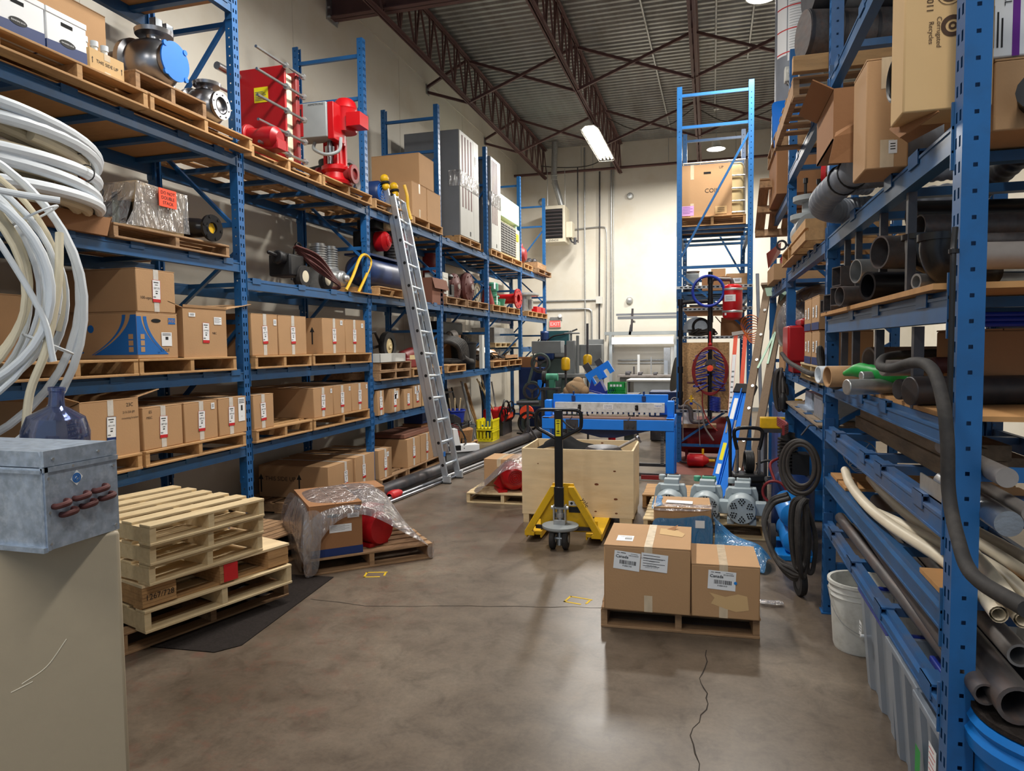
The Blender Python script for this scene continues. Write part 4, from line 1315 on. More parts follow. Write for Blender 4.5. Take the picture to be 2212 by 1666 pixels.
# --- middle shelf, nearest bay
L4a = 2.47
lpal(3.77,4.93,L4a,'old pallet under the wrapped wooden crate','wood_old',d=.9,h=.10,dx=.02)
t = thing('wooden_crate','wrapped plywood crate with an orange DO NOT DOUBLE STACK label','crate',sh(4.2,L4a + .10,-.02),LEFT)
b = MB(); b.box(-.12,.26,.0,.62,0,.2); b.box(-.20,.27,-.01,.65,.2,.315); b.box(-.25,-.12,.05,.6,.0,.03); b.build('case','wood_pale',t,bevel=.003)
b = MB(); b.box(-.2,-.185,.15,.2,0,.26); b.box(-.2,-.185,.42,.47,0,.26); b.build('strapping','mint',t,smooth=0)
b = MB(); b.box(-.185,-.12,.1,.3,.03,.2); b.build('dark_contents','black',t)
b = MB(); b.box(-.02,.15,-.040,-.036,.185,.315); b.build('orange_label','orange_label',t,smooth=0,label='orange DO NOT DOUBLE STACK label')
b = MB()
for i,s in enumerate(('DO NOT','DOUBLE','STACK')): b.text(s,.034,(.065,-.042,.285 - i * .036))
b.build('label_lettering','ink',t,smooth=0)
g = [[(x,y,z + random.uniform(-.006,.006)) for x,y,z in row] for row in
  [[(-.32,-.03,.01),(-.1,-.03,.02),(.1,-.03,.02),(.29,-.03,.02)],[(-.25,-.03,.12),(-.1,-.02,.12),(.1,-.02,.12),(.285,-.025,.12)],
  [(-.21,-.03,.32),(-.1,-.022,.32),(.1,-.022,.32),(.285,-.022,.32)],[(-.21,.6,.325),(-.1,.62,.325),(.1,.62,.325),(.285,.6,.325)]]]
b = MB(); b.sheet(g); b.sheet([[(-.32,-.03,.01),(-.26,-.03,.18),(-.21,-.03,.32)],[(-.34,.3,.01),(-.28,.3,.18),(-.21,.3,.325)],[(-.34,.62,.01),(-.27,.62,.18),(-.21,.62,.325)]])
b.build('stretch_film','film',t)
t = thing('valve_body','dark flanged valve lying on the pallet beside the wrapped crate','valve',sh(4.70,L4a + .10,.0),LEFT)
b = MB(); flange(b,(0,-.05,.105),(.1,1,0),.105,.022,.045); bolts(b,(0,-.055,.105),(.1,1,0),.088,.012,6); b.lathe([(.06,.02),(.075,.1),(.08,.2),(.06,.26),(0,.26)],(0,-.05,.105),(-.35,1,0),24); b.build('body','black_gloss',t)
b = MB(); b.lathe([(0,.01),(.045,.01)],(0,-.04,.105),(.1,1,0),6); b.build('yellow_bore','yellow',t)
b = MB(); b.box(.05,.16,.02,.024,.16,.2); o = b.build('paper_tag','paper',t,smooth=0)
t = thing('cardboard_tray','shallow brown cardboard tray under the coiled insulated pipes','cardboard tray',sh(3.3,L4a,.02),LEFT)
b = MB(); b.sheet([[(-.7,0,.12),(.46,0,.12)],[(-.7,0,0),(.42,.0,0)],[(-.7,.6,0),(.42,.6,0)],[(-.7,.6,.3),(.42,.6,.3)]]); b.sheet([[(.42,0,0),(.42,.6,0)],[(.46,0,.13),(.46,.6,.13)]])
o = b.build('tray','cardboard_dark',t,smooth=0); sm = o.modifiers.new('thick','SOLIDIFY'); sm.thickness = .005
b = MB(); b.tube(smooth_path([(.2,.1,.03),(.28,.2,.13),(.36,.12,.1),(.3,.3,.14),(.4,.4,.1)],5),.008,6); b.build('orange_cord','orange_label',t)
# coil of insulated pipes
t = thing('pipe_coil','thick coil of white insulated pipe lying on the middle shelf at the left edge','pipe coil',(-4.22,3.1,L4a + .10),0)
rnd = random.Random(3)
for k in range(20):
 lay,j = k // 4,k % 4
 R = .70 - .062 * j - rnd.uniform(0,.025)
 z = .04 + .095 * lay + rnd.uniform(-.01,.02)
 a0 = rnd.uniform(-2.6,1.5)
 span = rnd.choice((1.75,1.9,1.6)) * PI
 tl,tp = rnd.uniform(-.05,.05),rnd.uniform(0,6)
 pts = []
 for i in range(40):
  a = a0 + span * i / 39
  pts.append((R * math.cos(a),R * math.sin(a),z + (tl * math.cos(a + tp)) + .10 * (-math.sin(a)) * (lay / 4)))
 b = MB(); b.tube(pts,.034,10); b.build('insulated_pipe','foam_tan' if k % 4 else 'pex_white',t)
 d = Vector(pts[-1]) - Vector(pts[-2])
 e = Vector(pts[-1])
 b = MB(); b.tube([e,e + d * .8,e + d * 1.8 + Vector((0,0,-.02)),e + d * 2.6 + Vector((0,0,-.06))],.009,7); b.build('copper_end','copper',t)
b = MB()
for a in (-.5,.35,1.1,2.4):
 for (R,z) in ((.70,.2),(.66,.36),(.6,.1)):
  b.ring((R * math.cos(a),R * math.sin(a),z),(-math.sin(a),math.cos(a),0),.048,.004,16,5)
b.build('cable_ties','black',t)
# hanging coil of white hose (PEX)
UX = Vector((.60,.80,0)); UN = Vector((.80,-.60,0))
t = thing('hose_coil','hanging bundle of white plastic tubing looped at the left edge','hose coil',(-3.42,2.21,2.03),0)
rnd = random.Random(11)
for k in range(17):
 R = .48 + .15 * rnd.random()
 if k in (3,9): R = .74
 V = R * rnd.uniform(.95,1.12)
 off = UN * rnd.uniform(-.14,.14)
 a0 = rnd.uniform(0,6.28)
 sx,sz = rnd.uniform(-.05,.04),rnd.uniform(-.05,.02)
 tw = rnd.uniform(-.12,.12)
 n = 44
 sp = 6.28 * (1.0 if k < 12 else .86)
 pts = []
 for i in range(n):
  a = a0 + sp * i / (n - 1)
  pts.append(UX * (R * math.cos(a) + sx) + Vector((0,0,V * math.sin(a) + sz - (.10 * max(0,-math.sin(a)) if k in (3,9) else 0))) + off + UN * (tw * math.cos(a)))
 b = MB(); b.tube(pts,.0135 + .006 * (k % 3 == 0),9,closed=False)
 b.build('tube_loop','pex_white' if k % 4 else 'pex_warm',t)
def lead(pts,r,m='pex_white'):
 b = MB(); b.tube(smooth_path([UX * p[0] + UN * p[1] + Vector((0,0,p[2])) for p in pts],6),r,10); b.build('tube_end',m,t)
lead([(.60,.1,.25),(.58,.14,0),(.52,.16,-.3),(.45,.16,-.5),(.42,.16,-.72)],.018,'pex_warm')
lead([(.12,.2,.62),(.3,.2,.3),(.5,.2,-.12),(.545,.2,-.36)],.014)
lead([(-.1,.2,.42),(.2,.2,.42),(.45,.2,.395),(.60,.2,.385)],.0155)
lead([(.0,.22,-.5),(.17,.24,-.58),(.28,.24,-.66)],.016,'pex_warm')
lead([(.05,.22,-.30),(.10,.23,-.34),(.18,.24,-.33),(.27,.24,-.22)],.013)
for a in (.55,-.45,-1.2):
 b = MB(); b.ring(UX * (.6 * math.cos(a)) + Vector((0,0,.64 * math.sin(a))),UX * (-math.sin(a)) + Vector((0,0,math.cos(a))),.11,.006,20,6); b.build('plastic_tie','pex_white',t)
b = MB(); b.tube([(-.55,.0,.37),(-.2,.1,.56),(.1,.0,.56),(.12,0,.62)],.012,8); b.build('steel_hook','dark_steel',t)
# --- middle shelf, second bay
t = thing('pressure_washer','black pressure washer on wheels draped with brown hose','pressure washer',sh(6.35,L4,-.1),LEFT)
b = MB(); b.box(-.3,-.05,.05,.3,.1,.32); b.cyl((-.38,.15,.28),(-.2,.15,.26),.07,14); b.cyl((-.52,.15,.31),(-.38,.15,.29),.02,8); b.build('motor','black',t,bevel=.02)
for x in (-.08,.35):
 b = MB(); b.lathe([(.055,0),(.11,0),(.11,.05),(.055,.05)],(x,.02,.11),(0,1,0),24); b.build('wheel','rubber',t)
 b = MB(); b.lathe([(0,-.003),(.06,.0),(.06,.045),(0,.05)],(x,.02,.11),(0,1,0),16); b.build('wheel_hub','pex_warm',t)
b = MB()
for k in range(11):
 o_ = k * .024
 b.tube(smooth_path([(-.12 + o_ * .4,.1 + .02 * (k % 3),.42 - o_ * .3),(.1,-.02 + .015 * (k % 4),.34 - o_ * .6),(.32,-.05,.17 - o_ * .3),(.56,.0,.04 + .01 * (k % 3)),(.62 + .01 * k,.25,.06)],5),.012,7)
b.build('hose','iron_brown',t)
b = MB(); b.tube(smooth_path([(.1,.3,.1),(.2,.32,.45),(.3,.32,.5),(.42,.32,.34)],5),.012,8); b.build('wire_handle','black',t)
t = thing('air_compressor_pump','grey finned compressor pump with a dark pulley wheel','compressor',sh(7.06,L4,-.22),LEFT)
b = MB(); b.box(-.14,.17,.05,.3,.0,.3); b.cyl((.1,-.04,.17),(.1,.1,.17),.09,18); b.cyl((.1,-.1,.17),(.1,-.04,.17),.045,14); b.build('crankcase','zinc',t,bevel=.03)
for x in (-.08,.16):
 b = MB()
 for k in range(9): b.cyl((x,.18,.3 + k * .026),(x,.18,.313 + k * .026),.095,20)
 b.cyl((x,.18,.28),(x,.18,.55),.075,16)
 b.build('finned_cylinder','zinc',t)
b = MB(); b.lathe([(.15,0),(.2,0),(.2,.05),(.15,.05),(.15,0)],(-.22,.26,.22),(0,1,0),32); b.bar((-.4,.28,.22),(-.04,.28,.22),.03); b.bar((-.22,.28,.04),(-.22,.28,.4),.03); b.build('pulley','black',t)
t = thing('handcart_handle','yellow looped handle of a small cart on the middle shelf','cart handle',sh(7.05,L4 + .01,.0),LEFT)
b = MB(); b.tube(smooth_path([(-.18,0,0),(-.02,.0,.17),(.16,.01,.38),(.30,.02,.445),(.44,.03,.42),(.47,.03,.36),(.36,.03,.22),(.15,.03,0)],6),.017,12); b.build('handle','yellow',t)
b = MB(); b.box(-.05,.62,-.03,.5,-.012,-.001); b.build('base_board','ply_deck',t,smooth=0)
lpal(7.6,8.95,L4,'pallet under the blue air compressor tank behind the ladder','wood')
t = thing('air_compressor','blue horizontal air compressor tank with a red pull-start engine','compressor',sh(8.1,L4 + P,-.05),LEFT)
b = MB(); b.lathe([(0,-.66),(.1,-.64),(.17,-.56),(.185,-.48),(.185,.48),(.17,.56),(.1,.64),(0,.66)],(.1,.22,.2),(1,0,0),28); b.build('tank','navy',t)
b = MB(); b.box(-.45,.55,.08,.4,.385,.41); b.build('deck_plate','navy',t,smooth=0)
b = MB(); b.lathe([(0,-.02),(.06,-.02),(.1,0),(.125,.03),(.125,.14),(0,.14)],(-.03,.02,.60),(0,1,0),28)
for r in (.03,.05,.07): b.ring((-.03,-.0,.6),(0,1,0),r,.004,20,5)
b.build('pull_start','red_bright',t)
b = MB(); b.box(-.2,.15,.16,.42,.41,.72); b.box(-.2,.05,.1,.36,.74,.86); b.build('engine','black',t,bevel=.02)
b = MB(); b.box(.02,.2,.04,.24,.76,.86); b.build('fuel_tank','tank_ivory',t,bevel=.02)
b = MB()
for k in range(8): b.cyl((.42,.22,.45 + k * .04),(.42,.22,.465 + k * .04),.11,18)
b.cyl((.42,.22,.41),(.42,.22,.8),.08,14); b.build('pump_cylinder','dark_steel',t)
b = MB()
for k in range(7): b.tube([(.24 + k * .06,.0,.42),(.24 + k * .06,.0,.82)],.004,5)
for z in (.5,.62,.74): b.tube([(.22,.0,z),(.62,.0,z)],.004,5)
b.build('belt_guard','steel',t)
carton('reddish brown carton with a loose front flap behind the ladder',sh(9.66,L4,-.02),.56,.5,.38,LEFT,m='cardboard_red',tape=None,top=[('f',.16,-75),('r',.2,5),('b',.2,50)])
# --- lower shelf, third bay
L3c = 1.31
lpal(7.57,8.48,L3c,'lower of two stacked dark pallets beside the second post','wood_old',d=.9,h=.11)
lpal(7.58,8.5,L3c + .112,'upper of two stacked dark pallets beside the second post','wood_old',d=.9,h=.11)
lpal(8.55,9.6,L3c,'pallet behind the ladder under the red machine parts','wood',d=.9)
b = MB(); b.box(-.36,.36,0,.004,0,.1); b.box(-.36,.36,0,.16,.1,.104); b.box(-.36,-.356,0,.16,0,.1)
o = b.build('metal_channel','white_metal',smooth=0); o.location = sh(7.93,L3c + .224,.04); o.rotation_euler = (0,0,LEFT); tag(o,'pale metal channel laid on the two stacked dark pallets','metal channel')
t = thing('hand_truck','dark cart with a large pale-hubbed wheel on the stacked pallets','cart',sh(8.35,L3c + .225,-.25),LEFT)
b = MB(); b.lathe([(.11,-.0),(.185,0),(.195,.04),(.185,.08),(.11,.08)],(.1,0,.195),(0,1,0),32); b.build('tyre','rubber',t)
b = MB(); b.lathe([(0,.0),(.03,-.01),(.05,.01),(.115,.02),(.115,.07),(0,.07)],(.1,0,.195),(0,1,0),28); b.build('wheel_hub','tank_ivory',t)
b = MB(); b.tube([(-.75,.1,.33),(-.1,.12,.38),(.1,.14,.2)],.018,8); b.tube([(-.7,.1,.12),(.1,.14,.2)],.018,8); b.box(-.5,-.2,.1,.3,.05,.25); b.build('frame','dark_steel',t)
t = thing('red_machine','small red machine with a tag on the pallet behind the ladder','machine',sh(9.05,L3c + P,-.1),LEFT)
b = MB(); b.box(-.3,.3,.05,.35,.0,.14); b.cyl((-.15,.2,.14),(.2,.2,.2),.09,16); b.build('body','red_dull',t,bevel=.02)
b = MB(); b.box(-.42,-.24,-.05,-.045,.12,.18); b.build('paper_tag','tank_ivory',t,smooth=0)
b = MB(); b.box(-.55,-.4,-.03,.02,-.1,.1); b.build('junction_box','grey_paint',t,bevel=.01)
# ================================================================ foreground on the left
def film(name,grid,m,parent,jit=.01,seed=1,sub=2):
 r = random.Random(seed)
 g = [[Vector(p) + Vector((r.uniform(-jit,jit),r.uniform(-jit,jit),r.uniform(-jit,jit) * .6)) for p in row] for row in grid]
 b = MB(); b.sheet(g)
 o = b.build(name,m,parent,smooth=180)
 s = o.modifiers.new('sub','SUBSURF'); s.levels = s.render_levels = sub
 return o
t = thing('metal_cabinet','plain beige metal cabinet at the left edge of the foreground','cabinet',(-1.99,1.935,0),math.radians(50))
b = MB(); b.box(-.9,0,0,.5,.06,1.085); b.build('body','beige_paint',t,bevel=.012)
b = MB(); b.box(-.87,-.03,.03,.47,0,.06); b.build('plinth','black',t,smooth=0)
for pts in ([(-.30,.62),(-.23,.66),(-.17,.74)],[(-.33,.60),(-.27,.62)]):
 b = MB(); b.tube(smooth_path([(x,.0005,z) for x,z in pts],6),.0022,5); b.build('scuff','cream',t)
t = thing('heating_coil_box','galvanized coil box with brown copper bends standing on the beige cabinet','coil box',(-2.02,1.68,1.086))
b = MB(); b.box(-.6,0,0,.27,0,.262); b.build('casing','galvanized',t,smooth=0,bevel=.003)
b = MB(); b.prism([(-.6,.265),(0,.265),(-.02,.315),(-.6,.315)],.005,.27,'y'); b.build('top_cover','galvanized',t,smooth=0)
b = MB(); b.box(0,.006,-.006,.28,0.0,.264); b.box(0,.012,-.006,.28,.25,.265); b.box(-.004,.008,0,.28,.267,.318); b.build('end_plate','galvanized',t,smooth=0)
b = MB(); b.box(-.6,.004,-.012,0,.247,.258); b.box(-.6,.01,-.016,0,-.004,.012); b.box(-.01,.012,-.002,.01,.0,.265); b.build('flanges','galvanized',t,smooth=0)
for i,(y,z) in enumerate([(.05,.140),(.125,.150),(.20,.160),(.075,.108),(.15,.118),(.225,.128)]):
 b = MB(); b.tube(smooth_path([(.0,y - .021,z - .003),(.018,y - .022,z - .003),(.030,y - .012,z),(.030,y + .012,z + .003),(.018,y + .022,z + .006),(0,y + .021,z + .006)],5),.0095,10); b.build('copper_bend','iron_brown',t)
b = MB(); n = (.0075,.115,.185)
b.quad((.0075,.092,.212),(.0075,.115,.188),(.0075,.14,.215),(.0075,.117,.24)); b.build('sticker','paper',t,smooth=0)
b = MB()
for r,w in ((.014,.0025),(.0085,.002)): b.lathe([(r - w,0),(r + w,0)],(.0085,.115,.214),(1,0,0),24)
b.bar((.0085,.108,.208),(.0085,.122,.220),.003); b.build('sticker_print','print_blue',t,smooth=0)
b = MB()
for y,z in ((.01,.23),(.01,.12),(.01,.02),(.26,.23),(.26,.02),(.1,.257),(.2,.29),(.03,.29)): b.cyl((.006,y,z),(.013,y,z),.005,6)
b.build('screws','zinc',t)
t = thing('steel_locker','dark steel shelf unit with perforated corner posts at the left edge','shelf unit',(-3.42,2.35,0))
b = MB(); b.box(-.4,.05,-.5,.18,0,1.5); b.build('body','machine_green',t,smooth=0)
b = MB(); b.box(.05,.056,.15,.19,0,1.52); b.box(.02,.056,.186,.192,0,1.52); b.build('corner_post','zinc',t,smooth=0)
t = thing('stand','low dark stand behind the coil box carrying the water bottle','stand',(-2.95,2.36,0))
b = MB(); b.box(-.22,.16,-.3,.16,1.01,1.03); b.build('top','dark_steel',t,smooth=0)
for x in (-.2,.12):
 for y in (-.28,.12):
  b = MB(); b.box(x - .015,x + .015,y - .015,y + .015,0,1.01); b.build('leg','dark_steel',t,smooth=0)
t = thing('water_bottle','empty bluish water cooler bottle standing behind the coil box','water bottle',(-2.90,2.47,1.035),rot=(.0,.08,0))
b = MB(); b.lathe([(0,0),(.115,0),(.125,.02),(.125,.10),(.118,.11),(.125,.12),(.125,.2),(.118,.21),(.125,.22),(.137,.27),(.137,.32),(.115,.385),(.06,.42),(.034,.435),(.031,.47),(.031,.50),(.035,.505),(.035,.52),(.028,.52),(.028,.47),(.03,.437),(.055,.415),(.11,.38),(.132,.32),(.132,.27),(.12,.2),(.12,.02),(.0,.006)],n=36)
b.build('bottle','bottle_blue',t)

# ---- stack of empty pallets
A = math.radians(72)
def stk(x,y,z,w,d,h,m,nb,label,a=A,blocks=False):
 # (x, y) front-left corner; front runs along the angle a
 u = Vector((math.cos(a),math.sin(a),0))
 return pallet(label,Vector((x,y,z)) + u * (w / 2),a,w,d,h,m,nb,'stack of empty pallets',blocks)
stk(-3.16,3.05,0,1.14,1.15,.13,'wood_old',6,'darkest pallet at the bottom of the empty pallet stack')
stk(-3.02,3.08,.131,1.0,1.0,.13,'wood_pale',6,'second pallet from the bottom of the empty stack')
# skid with laminated runners, one of them red-ended
t = thing('plywood_skid','skid with a plywood top, laminated runners and one red end in the pallet stack','pallet',(-3.04,3.09,.262),A,'stack of empty pallets')
b = MB(); b.box(0,1.0,0,1.0,.125,.14); b.build('plywood_top','plywood',t,smooth=0)
b = MB(); b.box(0,1.0,0.02,.1,0,.012); b.build('bottom_board','wood',t,smooth=0)
for x0,x1,m,l in ((0.0,.2,'wood',None),(.48,.6,'wood',None),(.83,.99,'wood',None)):
 b = MB()
 for k in range(6): b.box(x0 + .001 * (k % 2),x1 - .001 * (k % 2),.002 * (k % 3),1.0,.012 + k * .0188,.012 + k * .0188 + .0176)
 b.build('runner',m,t,smooth=0)
b = MB(); b.box(.505,.602,-.003,.0,.014,.122); b.build('red_paint_end','label_red',t,smooth=0)
b = MB(); b.text('1267/728',.045,(.10,-.004,.065)); b.build('pencil_writing','ink',t,smooth=0)
for k,(x,y,z,l) in enumerate(((-2.985,3.09,.403,'third pallet from the top of the empty stack'),(-2.97,3.085,.52,'second pallet from the top of the empty stack'),(-2.95,3.07,.637,'topmost pale pallet of the empty stack'))):
 stk(x,y,z,.78,.95,.1155,'wood_pale',6,l,math.radians(76))
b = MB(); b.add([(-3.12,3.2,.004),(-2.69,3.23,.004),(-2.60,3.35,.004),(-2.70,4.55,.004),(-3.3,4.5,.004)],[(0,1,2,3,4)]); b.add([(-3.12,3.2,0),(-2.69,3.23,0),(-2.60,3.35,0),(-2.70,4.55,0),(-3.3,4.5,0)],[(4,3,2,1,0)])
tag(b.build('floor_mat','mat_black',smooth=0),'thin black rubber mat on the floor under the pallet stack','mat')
# pallets half hidden behind the stack, under the lowest rack beam
pallet('dark pallet lying between the empty stack and the film-wrapped load',(-3.27,4.62,0),math.radians(80),.95,.7,.115,'wood_old',7)
pallet('second dark pallet lying flat on the one between stack and wrapped load',(-3.29,4.62,.116),math.radians(80),.95,.6,.115,'wood_old',7)
def volute(loc,label,s=1.0):
 t = thing('pump_casing',label,'pump casing',loc,LEFT,'dark red pump casings on the floor of the nearest bay')
 t.scale = (s,s,s)
 b = MB(); b.lathe([(0,0),(.16,0),(.24,.06),(.26,.14),(.2,.22),(.0,.26)],(0,0.05,.26),(0,1,0),28); b.cyl((-.45,.2,.24),(-.1,.2,.26),.12,18); b.build('casing','red_dull',t)
 b = MB(); flange(b,(.2,.0,.26),(.3,1,0),.15,.025,.055); bolts(b,(.2,-.01,.26),(.3,1,0),.118,.014,8,.02); b.build('flange','pipe_grey',t)
 return t
volute((-3.8,4.35,.0),'dark red pump casing with a grey flange on the floor behind the pallet stack',1.15)
t = thing('check_valve','dull red valve head with a chrome cap standing on a pallet by the near post','valve',(-4.0,4.85,.116),LEFT)
b = MB(); b.lathe([(0,0),(.2,0),(.21,.06),(.15,.09),(0,.09)],(0,.1,.0),(0,0,1),28); b.build('cover','dark_steel',t)
b = MB(); b.lathe([(0,.09),(.2,.10),(.2,.14),(.12,.16),(.12,.26),(0,.27)],(0,.1,.0),(0,0,1),28); b.build('bonnet','red_dull',t)
b = MB(); b.box(.02,.14,.0,.05,.22,.29); b.build('chrome_cap','stainless',t,bevel=.01)
pallet('small pallet at floor level beside the near post',(-3.8,4.72,0),LEFT,.7,.8,.115,'wood',7)
b = MB(); b.box(-.03,.03,0,.001,-.16,0); o = b.build('cardboard_tag','tank_ivory',smooth=0); o.location = (-3.72,4.42,.40); o.rotation_euler = (0,-.1,LEFT); tag(o,'cream string tag hanging on the grey pump flange','tag')
b = MB()
# ---- film-wrapped load
AW = math.radians(42)
tw = thing('wrapped_load','carton and red motor under torn clear stretch film on a pallet','stretch wrap',(-2.9,4.5,0),AW)
pallet('pallet under the film-wrapped carton and red motor',Vector((-2.9,4.5,0)) + Vector((math.cos(AW),math.sin(AW),0)) * .5,AW,1.0,.9,.125,'wood_old',7)
def wl(x,y,z): return Vector((-2.9,4.5,0)) + Matrix.Rotation(AW,3,'Z') @ Vector((x,y,z))
carton('film-wrapped carton with a hand hole and navy band on the pallet',wl(.235,.02,.126),.40,.72,.40,AW,tape=None,m='cardboard_dark',labs=[('doc',.03,.21,.17,.06,''),('small',.13,.3,.09,.035,'')])
bx_ = [o for o in COL.objects if o.get('label','').startswith('film-wrapped carton')][0]
b = MB(); b.quad((-.2,-.0015,.0),(.2,-.0015,.0),(.2,-.0015,.06),(-.2,-.0015,.06)); b.build('navy_band','label_navy',bx_,smooth=0)
b = MB(); b.quad((.14,-.0015,.34),(.185,-.0015,.34),(.185,-.0015,.375),(.14,-.0015,.375)); b.build('navy_logo','label_navy',bx_,smooth=0)
b = MB(); b.text('WEG',.016,(.163,-.003,.357)); b.build('logo_lettering','paper',bx_,smooth=0)
b = MB(); b.add([(-.02 + .05 * math.cos(k * PI / 8),-.002,.31 + .014 * math.sin(k * PI / 8)) for k in range(16)],[tuple(range(16))]); b.build('hand_hole','dark_hole',bx_,smooth=0)
carton('second carton under the film behind the wrapped carton',wl(.6,.5,.126),.3,.3,.40,AW,tape=None,m='cardboard_dark')
t = thing('electric_motor','dark red motor lying under the film beside the wrapped carton','motor',wl(.62,.1,.126),AW + .5)
b = MB(); b.lathe([(0,0),(.12,.01),(.13,.04),(.13,.3),(0,.34)],(0,0,.14),(0,1,0),24); b.box(-.1,.1,.05,.25,0,.03); b.box(-.07,.07,.06,.22,.24,.32); b.build('housing','red_paint',t)
fr = [[(-.03,-.02,.07),(.0,-.03,.1),(.2,-.03,.42),(.46,-.03,.47),(.75,-.03,.24),(.98,-.02,.12),(1.0,-.02,.02)],
  [(-.05,.0,.25),(.0,.0,.50),(.22,-.01,.535),(.46,.0,.535),(.72,.0,.33),(.97,.02,.135),(1.01,.02,.03)],
  [(-.06,.2,.3),(.0,.2,.54),(.22,.2,.55),(.46,.2,.55),(.72,.2,.42),(.9,.2,.2),(1.01,.2,.06)],
  [(-.06,.45,.3),(.0,.45,.545),(.25,.45,.555),(.5,.45,.56),(.75,.45,.54),(.85,.45,.3),(1.01,.5,.08)],
  [(-.06,.74,.3),(.0,.74,.54),(.25,.75,.56),(.5,.78,.58),(.76,.8,.54),(.86,.82,.3),(1.0,.85,.1)],
  [(-.05,.9,.1),(.0,.88,.3),(.25,.88,.3),(.5,.88,.3),(.76,.88,.3),(.9,.88,.2),(1.0,.9,.05)]]
film('stretch_film',fr,'film',tw,.016,5,3)
film('side_film',[[(-.02,-.03,.02),(-.04,.2,.02),(-.05,.5,.02),(-.04,.9,.03)],[(-.03,-.03,.3),(-.07,.2,.28),(-.08,.5,.3),(-.06,.9,.3)],[(.0,-.02,.5),(-.01,.2,.54),(-.01,.5,.55),(0,.85,.5)]],'film',tw,.02,8,3)
film('side_film',[[(-.03,-.04,.01),(.0,-.045,.01),(.08,-.03,.02)],[(-.03,-.04,.2),(.02,-.045,.2),(.1,-.035,.2)],[(-.02,-.03,.5),(.03,-.03,.51),(.15,-.02,.50)]],'film',tw,.008,9,3)
film('stretch_film',[[(.95,-.025,.0),(1.015,-.03,.01),(1.02,.08,.01)],[(.93,-.025,.12),(1.015,-.03,.13),(1.02,.08,.13)]],'film',tw,.004,10,2)
floor_mark(-2.42,4.68,.3,'floor_mark','broken yellow paint square on the floor beside the wrapped load')
floor_mark(-.84,4.52,-.2,'floor_mark','yellow paint square on the floor left of the two big cartons')
# ---- black pipe and bright bars lying along the left rack
b = MB(); b.pipe((-3.62,6.3,.085),(-2.98,13.3,.085),.085,.078,24); tag(b.build('steel_pipe','dark_steel'),'thick black steel pipe lying on the floor along the left rack','pipe')
b = MB(); b.cyl((-3.5,6.25,.03),(-2.72,13.4,.03),.028,14); tag(b.build('steel_bar','stainless'),'bright round steel bar on the floor beside the thick black pipe','bar','bright bars on the floor')
b = MB(); b.cyl((-3.42,6.3,.022),(-2.66,13.2,.022),.02,14); tag(b.build('steel_bar','stainless'),'thinner bright steel bar nearest the aisle on the floor','bar','bright bars on the floor')
b = MB(); b.lathe([(.03,0),(.055,.02),(.06,.1),(.045,.2),(.032,.24)],(-3.43,7.0,.05),(.10,1,0),12); tag(b.build('red_rag','label_red'),'red cloth wrapped round the bright steel bar on the floor','rag')
# ---- extension ladder
t = thing('extension_ladder','tall aluminium extension ladder leaning on the left rack with yellow padded tips','ladder',(0,0,0))
F0,F1 = Vector((-3.16,8.06,0)),Vector((-3.14,8.44,0))
T0,T1 = Vector((-3.83,7.98,3.87)),Vector((-3.83,8.30,3.83))
def lp(a,s): return (F0.lerp(T0,s)).lerp(F1.lerp(T1,s),a)
nx = Vector((.17,0,.03)).normalized()
up = (T0 - F0).normalized()
acr = (F1 - F0).normalized()
outn = acr.cross(up).normalized()
if outn.x < 0: outn = -outn
for a in (0,1):
 b = MB(); b.bar(lp(a,.012),lp(a,.93),.03,.075,up=outn); b.build('base_rail','aluminium',t,smooth=0,bevel=.004)
 b = MB(); o_ = outn * -.08 + acr * (.025 if a == 0 else -.025); b.bar(lp(a,.09) + o_,lp(a,.985) + o_,.028,.07,up=outn); b.build('fly_rail','aluminium',t,smooth=0,bevel=.004)
 b = MB(); f = lp(a,0); b.box(f.x - .05,f.x + .06,f.y - .025,f.y + .025,0,.012); b.build('foot_pad','rubber',t,smooth=0)
 b = MB(); b.box(f.x - .045,f.x + .055,f.y - .022,f.y + .022,.012,.1); b.build('foot','aluminium',t,smooth=0,bevel=.006)
 b = MB(); tp = lp(a,.985) + o_
 b.ball(tp + Vector((0,0,.01)),.055,14,10); b.ball(tp - up * .09,.05,14,10); b.build('padded_tip','yellow',t)
 b = MB(); b.ring(tp - up * .045,up,.045,.018,20,8); b.build('tape_wrap','black',t)
for k in range(13):
 s = .06 + k * .0725
 b = MB(); b.cyl(lp(0,s),lp(1,s),.017,10); b.build('rung','aluminium',t)
 b = MB(); b.cyl(lp(0,s) - acr * .0165,lp(0,s) - acr * .0155,.02,10); b.build('rung_plug','black',t)
for k in range(12):
 s = .125 + k * .0725
 b = MB(); b.cyl(lp(0,s) + outn * -.08 + acr * .025,lp(1,s) + outn * -.08 - acr * .025,.016,10); b.build('fly_rung','aluminium',t)
b = MB(); b.tube(smooth_path([lp(1,.985) + outn * .06,lp(1,.95) + outn * .07,lp(1,.91) + outn * .05,lp(1,.87) + outn * .06],5),.02,8); b.build('yellow_rope','yellow',t)
b = MB(); p = lp(0,.095) + outn * .045; b.box(p.x,p.x + .004,p.y - .03,p.y + .03,p.z - .03,p.z + .03); b.build('blue_sticker','print_blue',t,smooth=0)
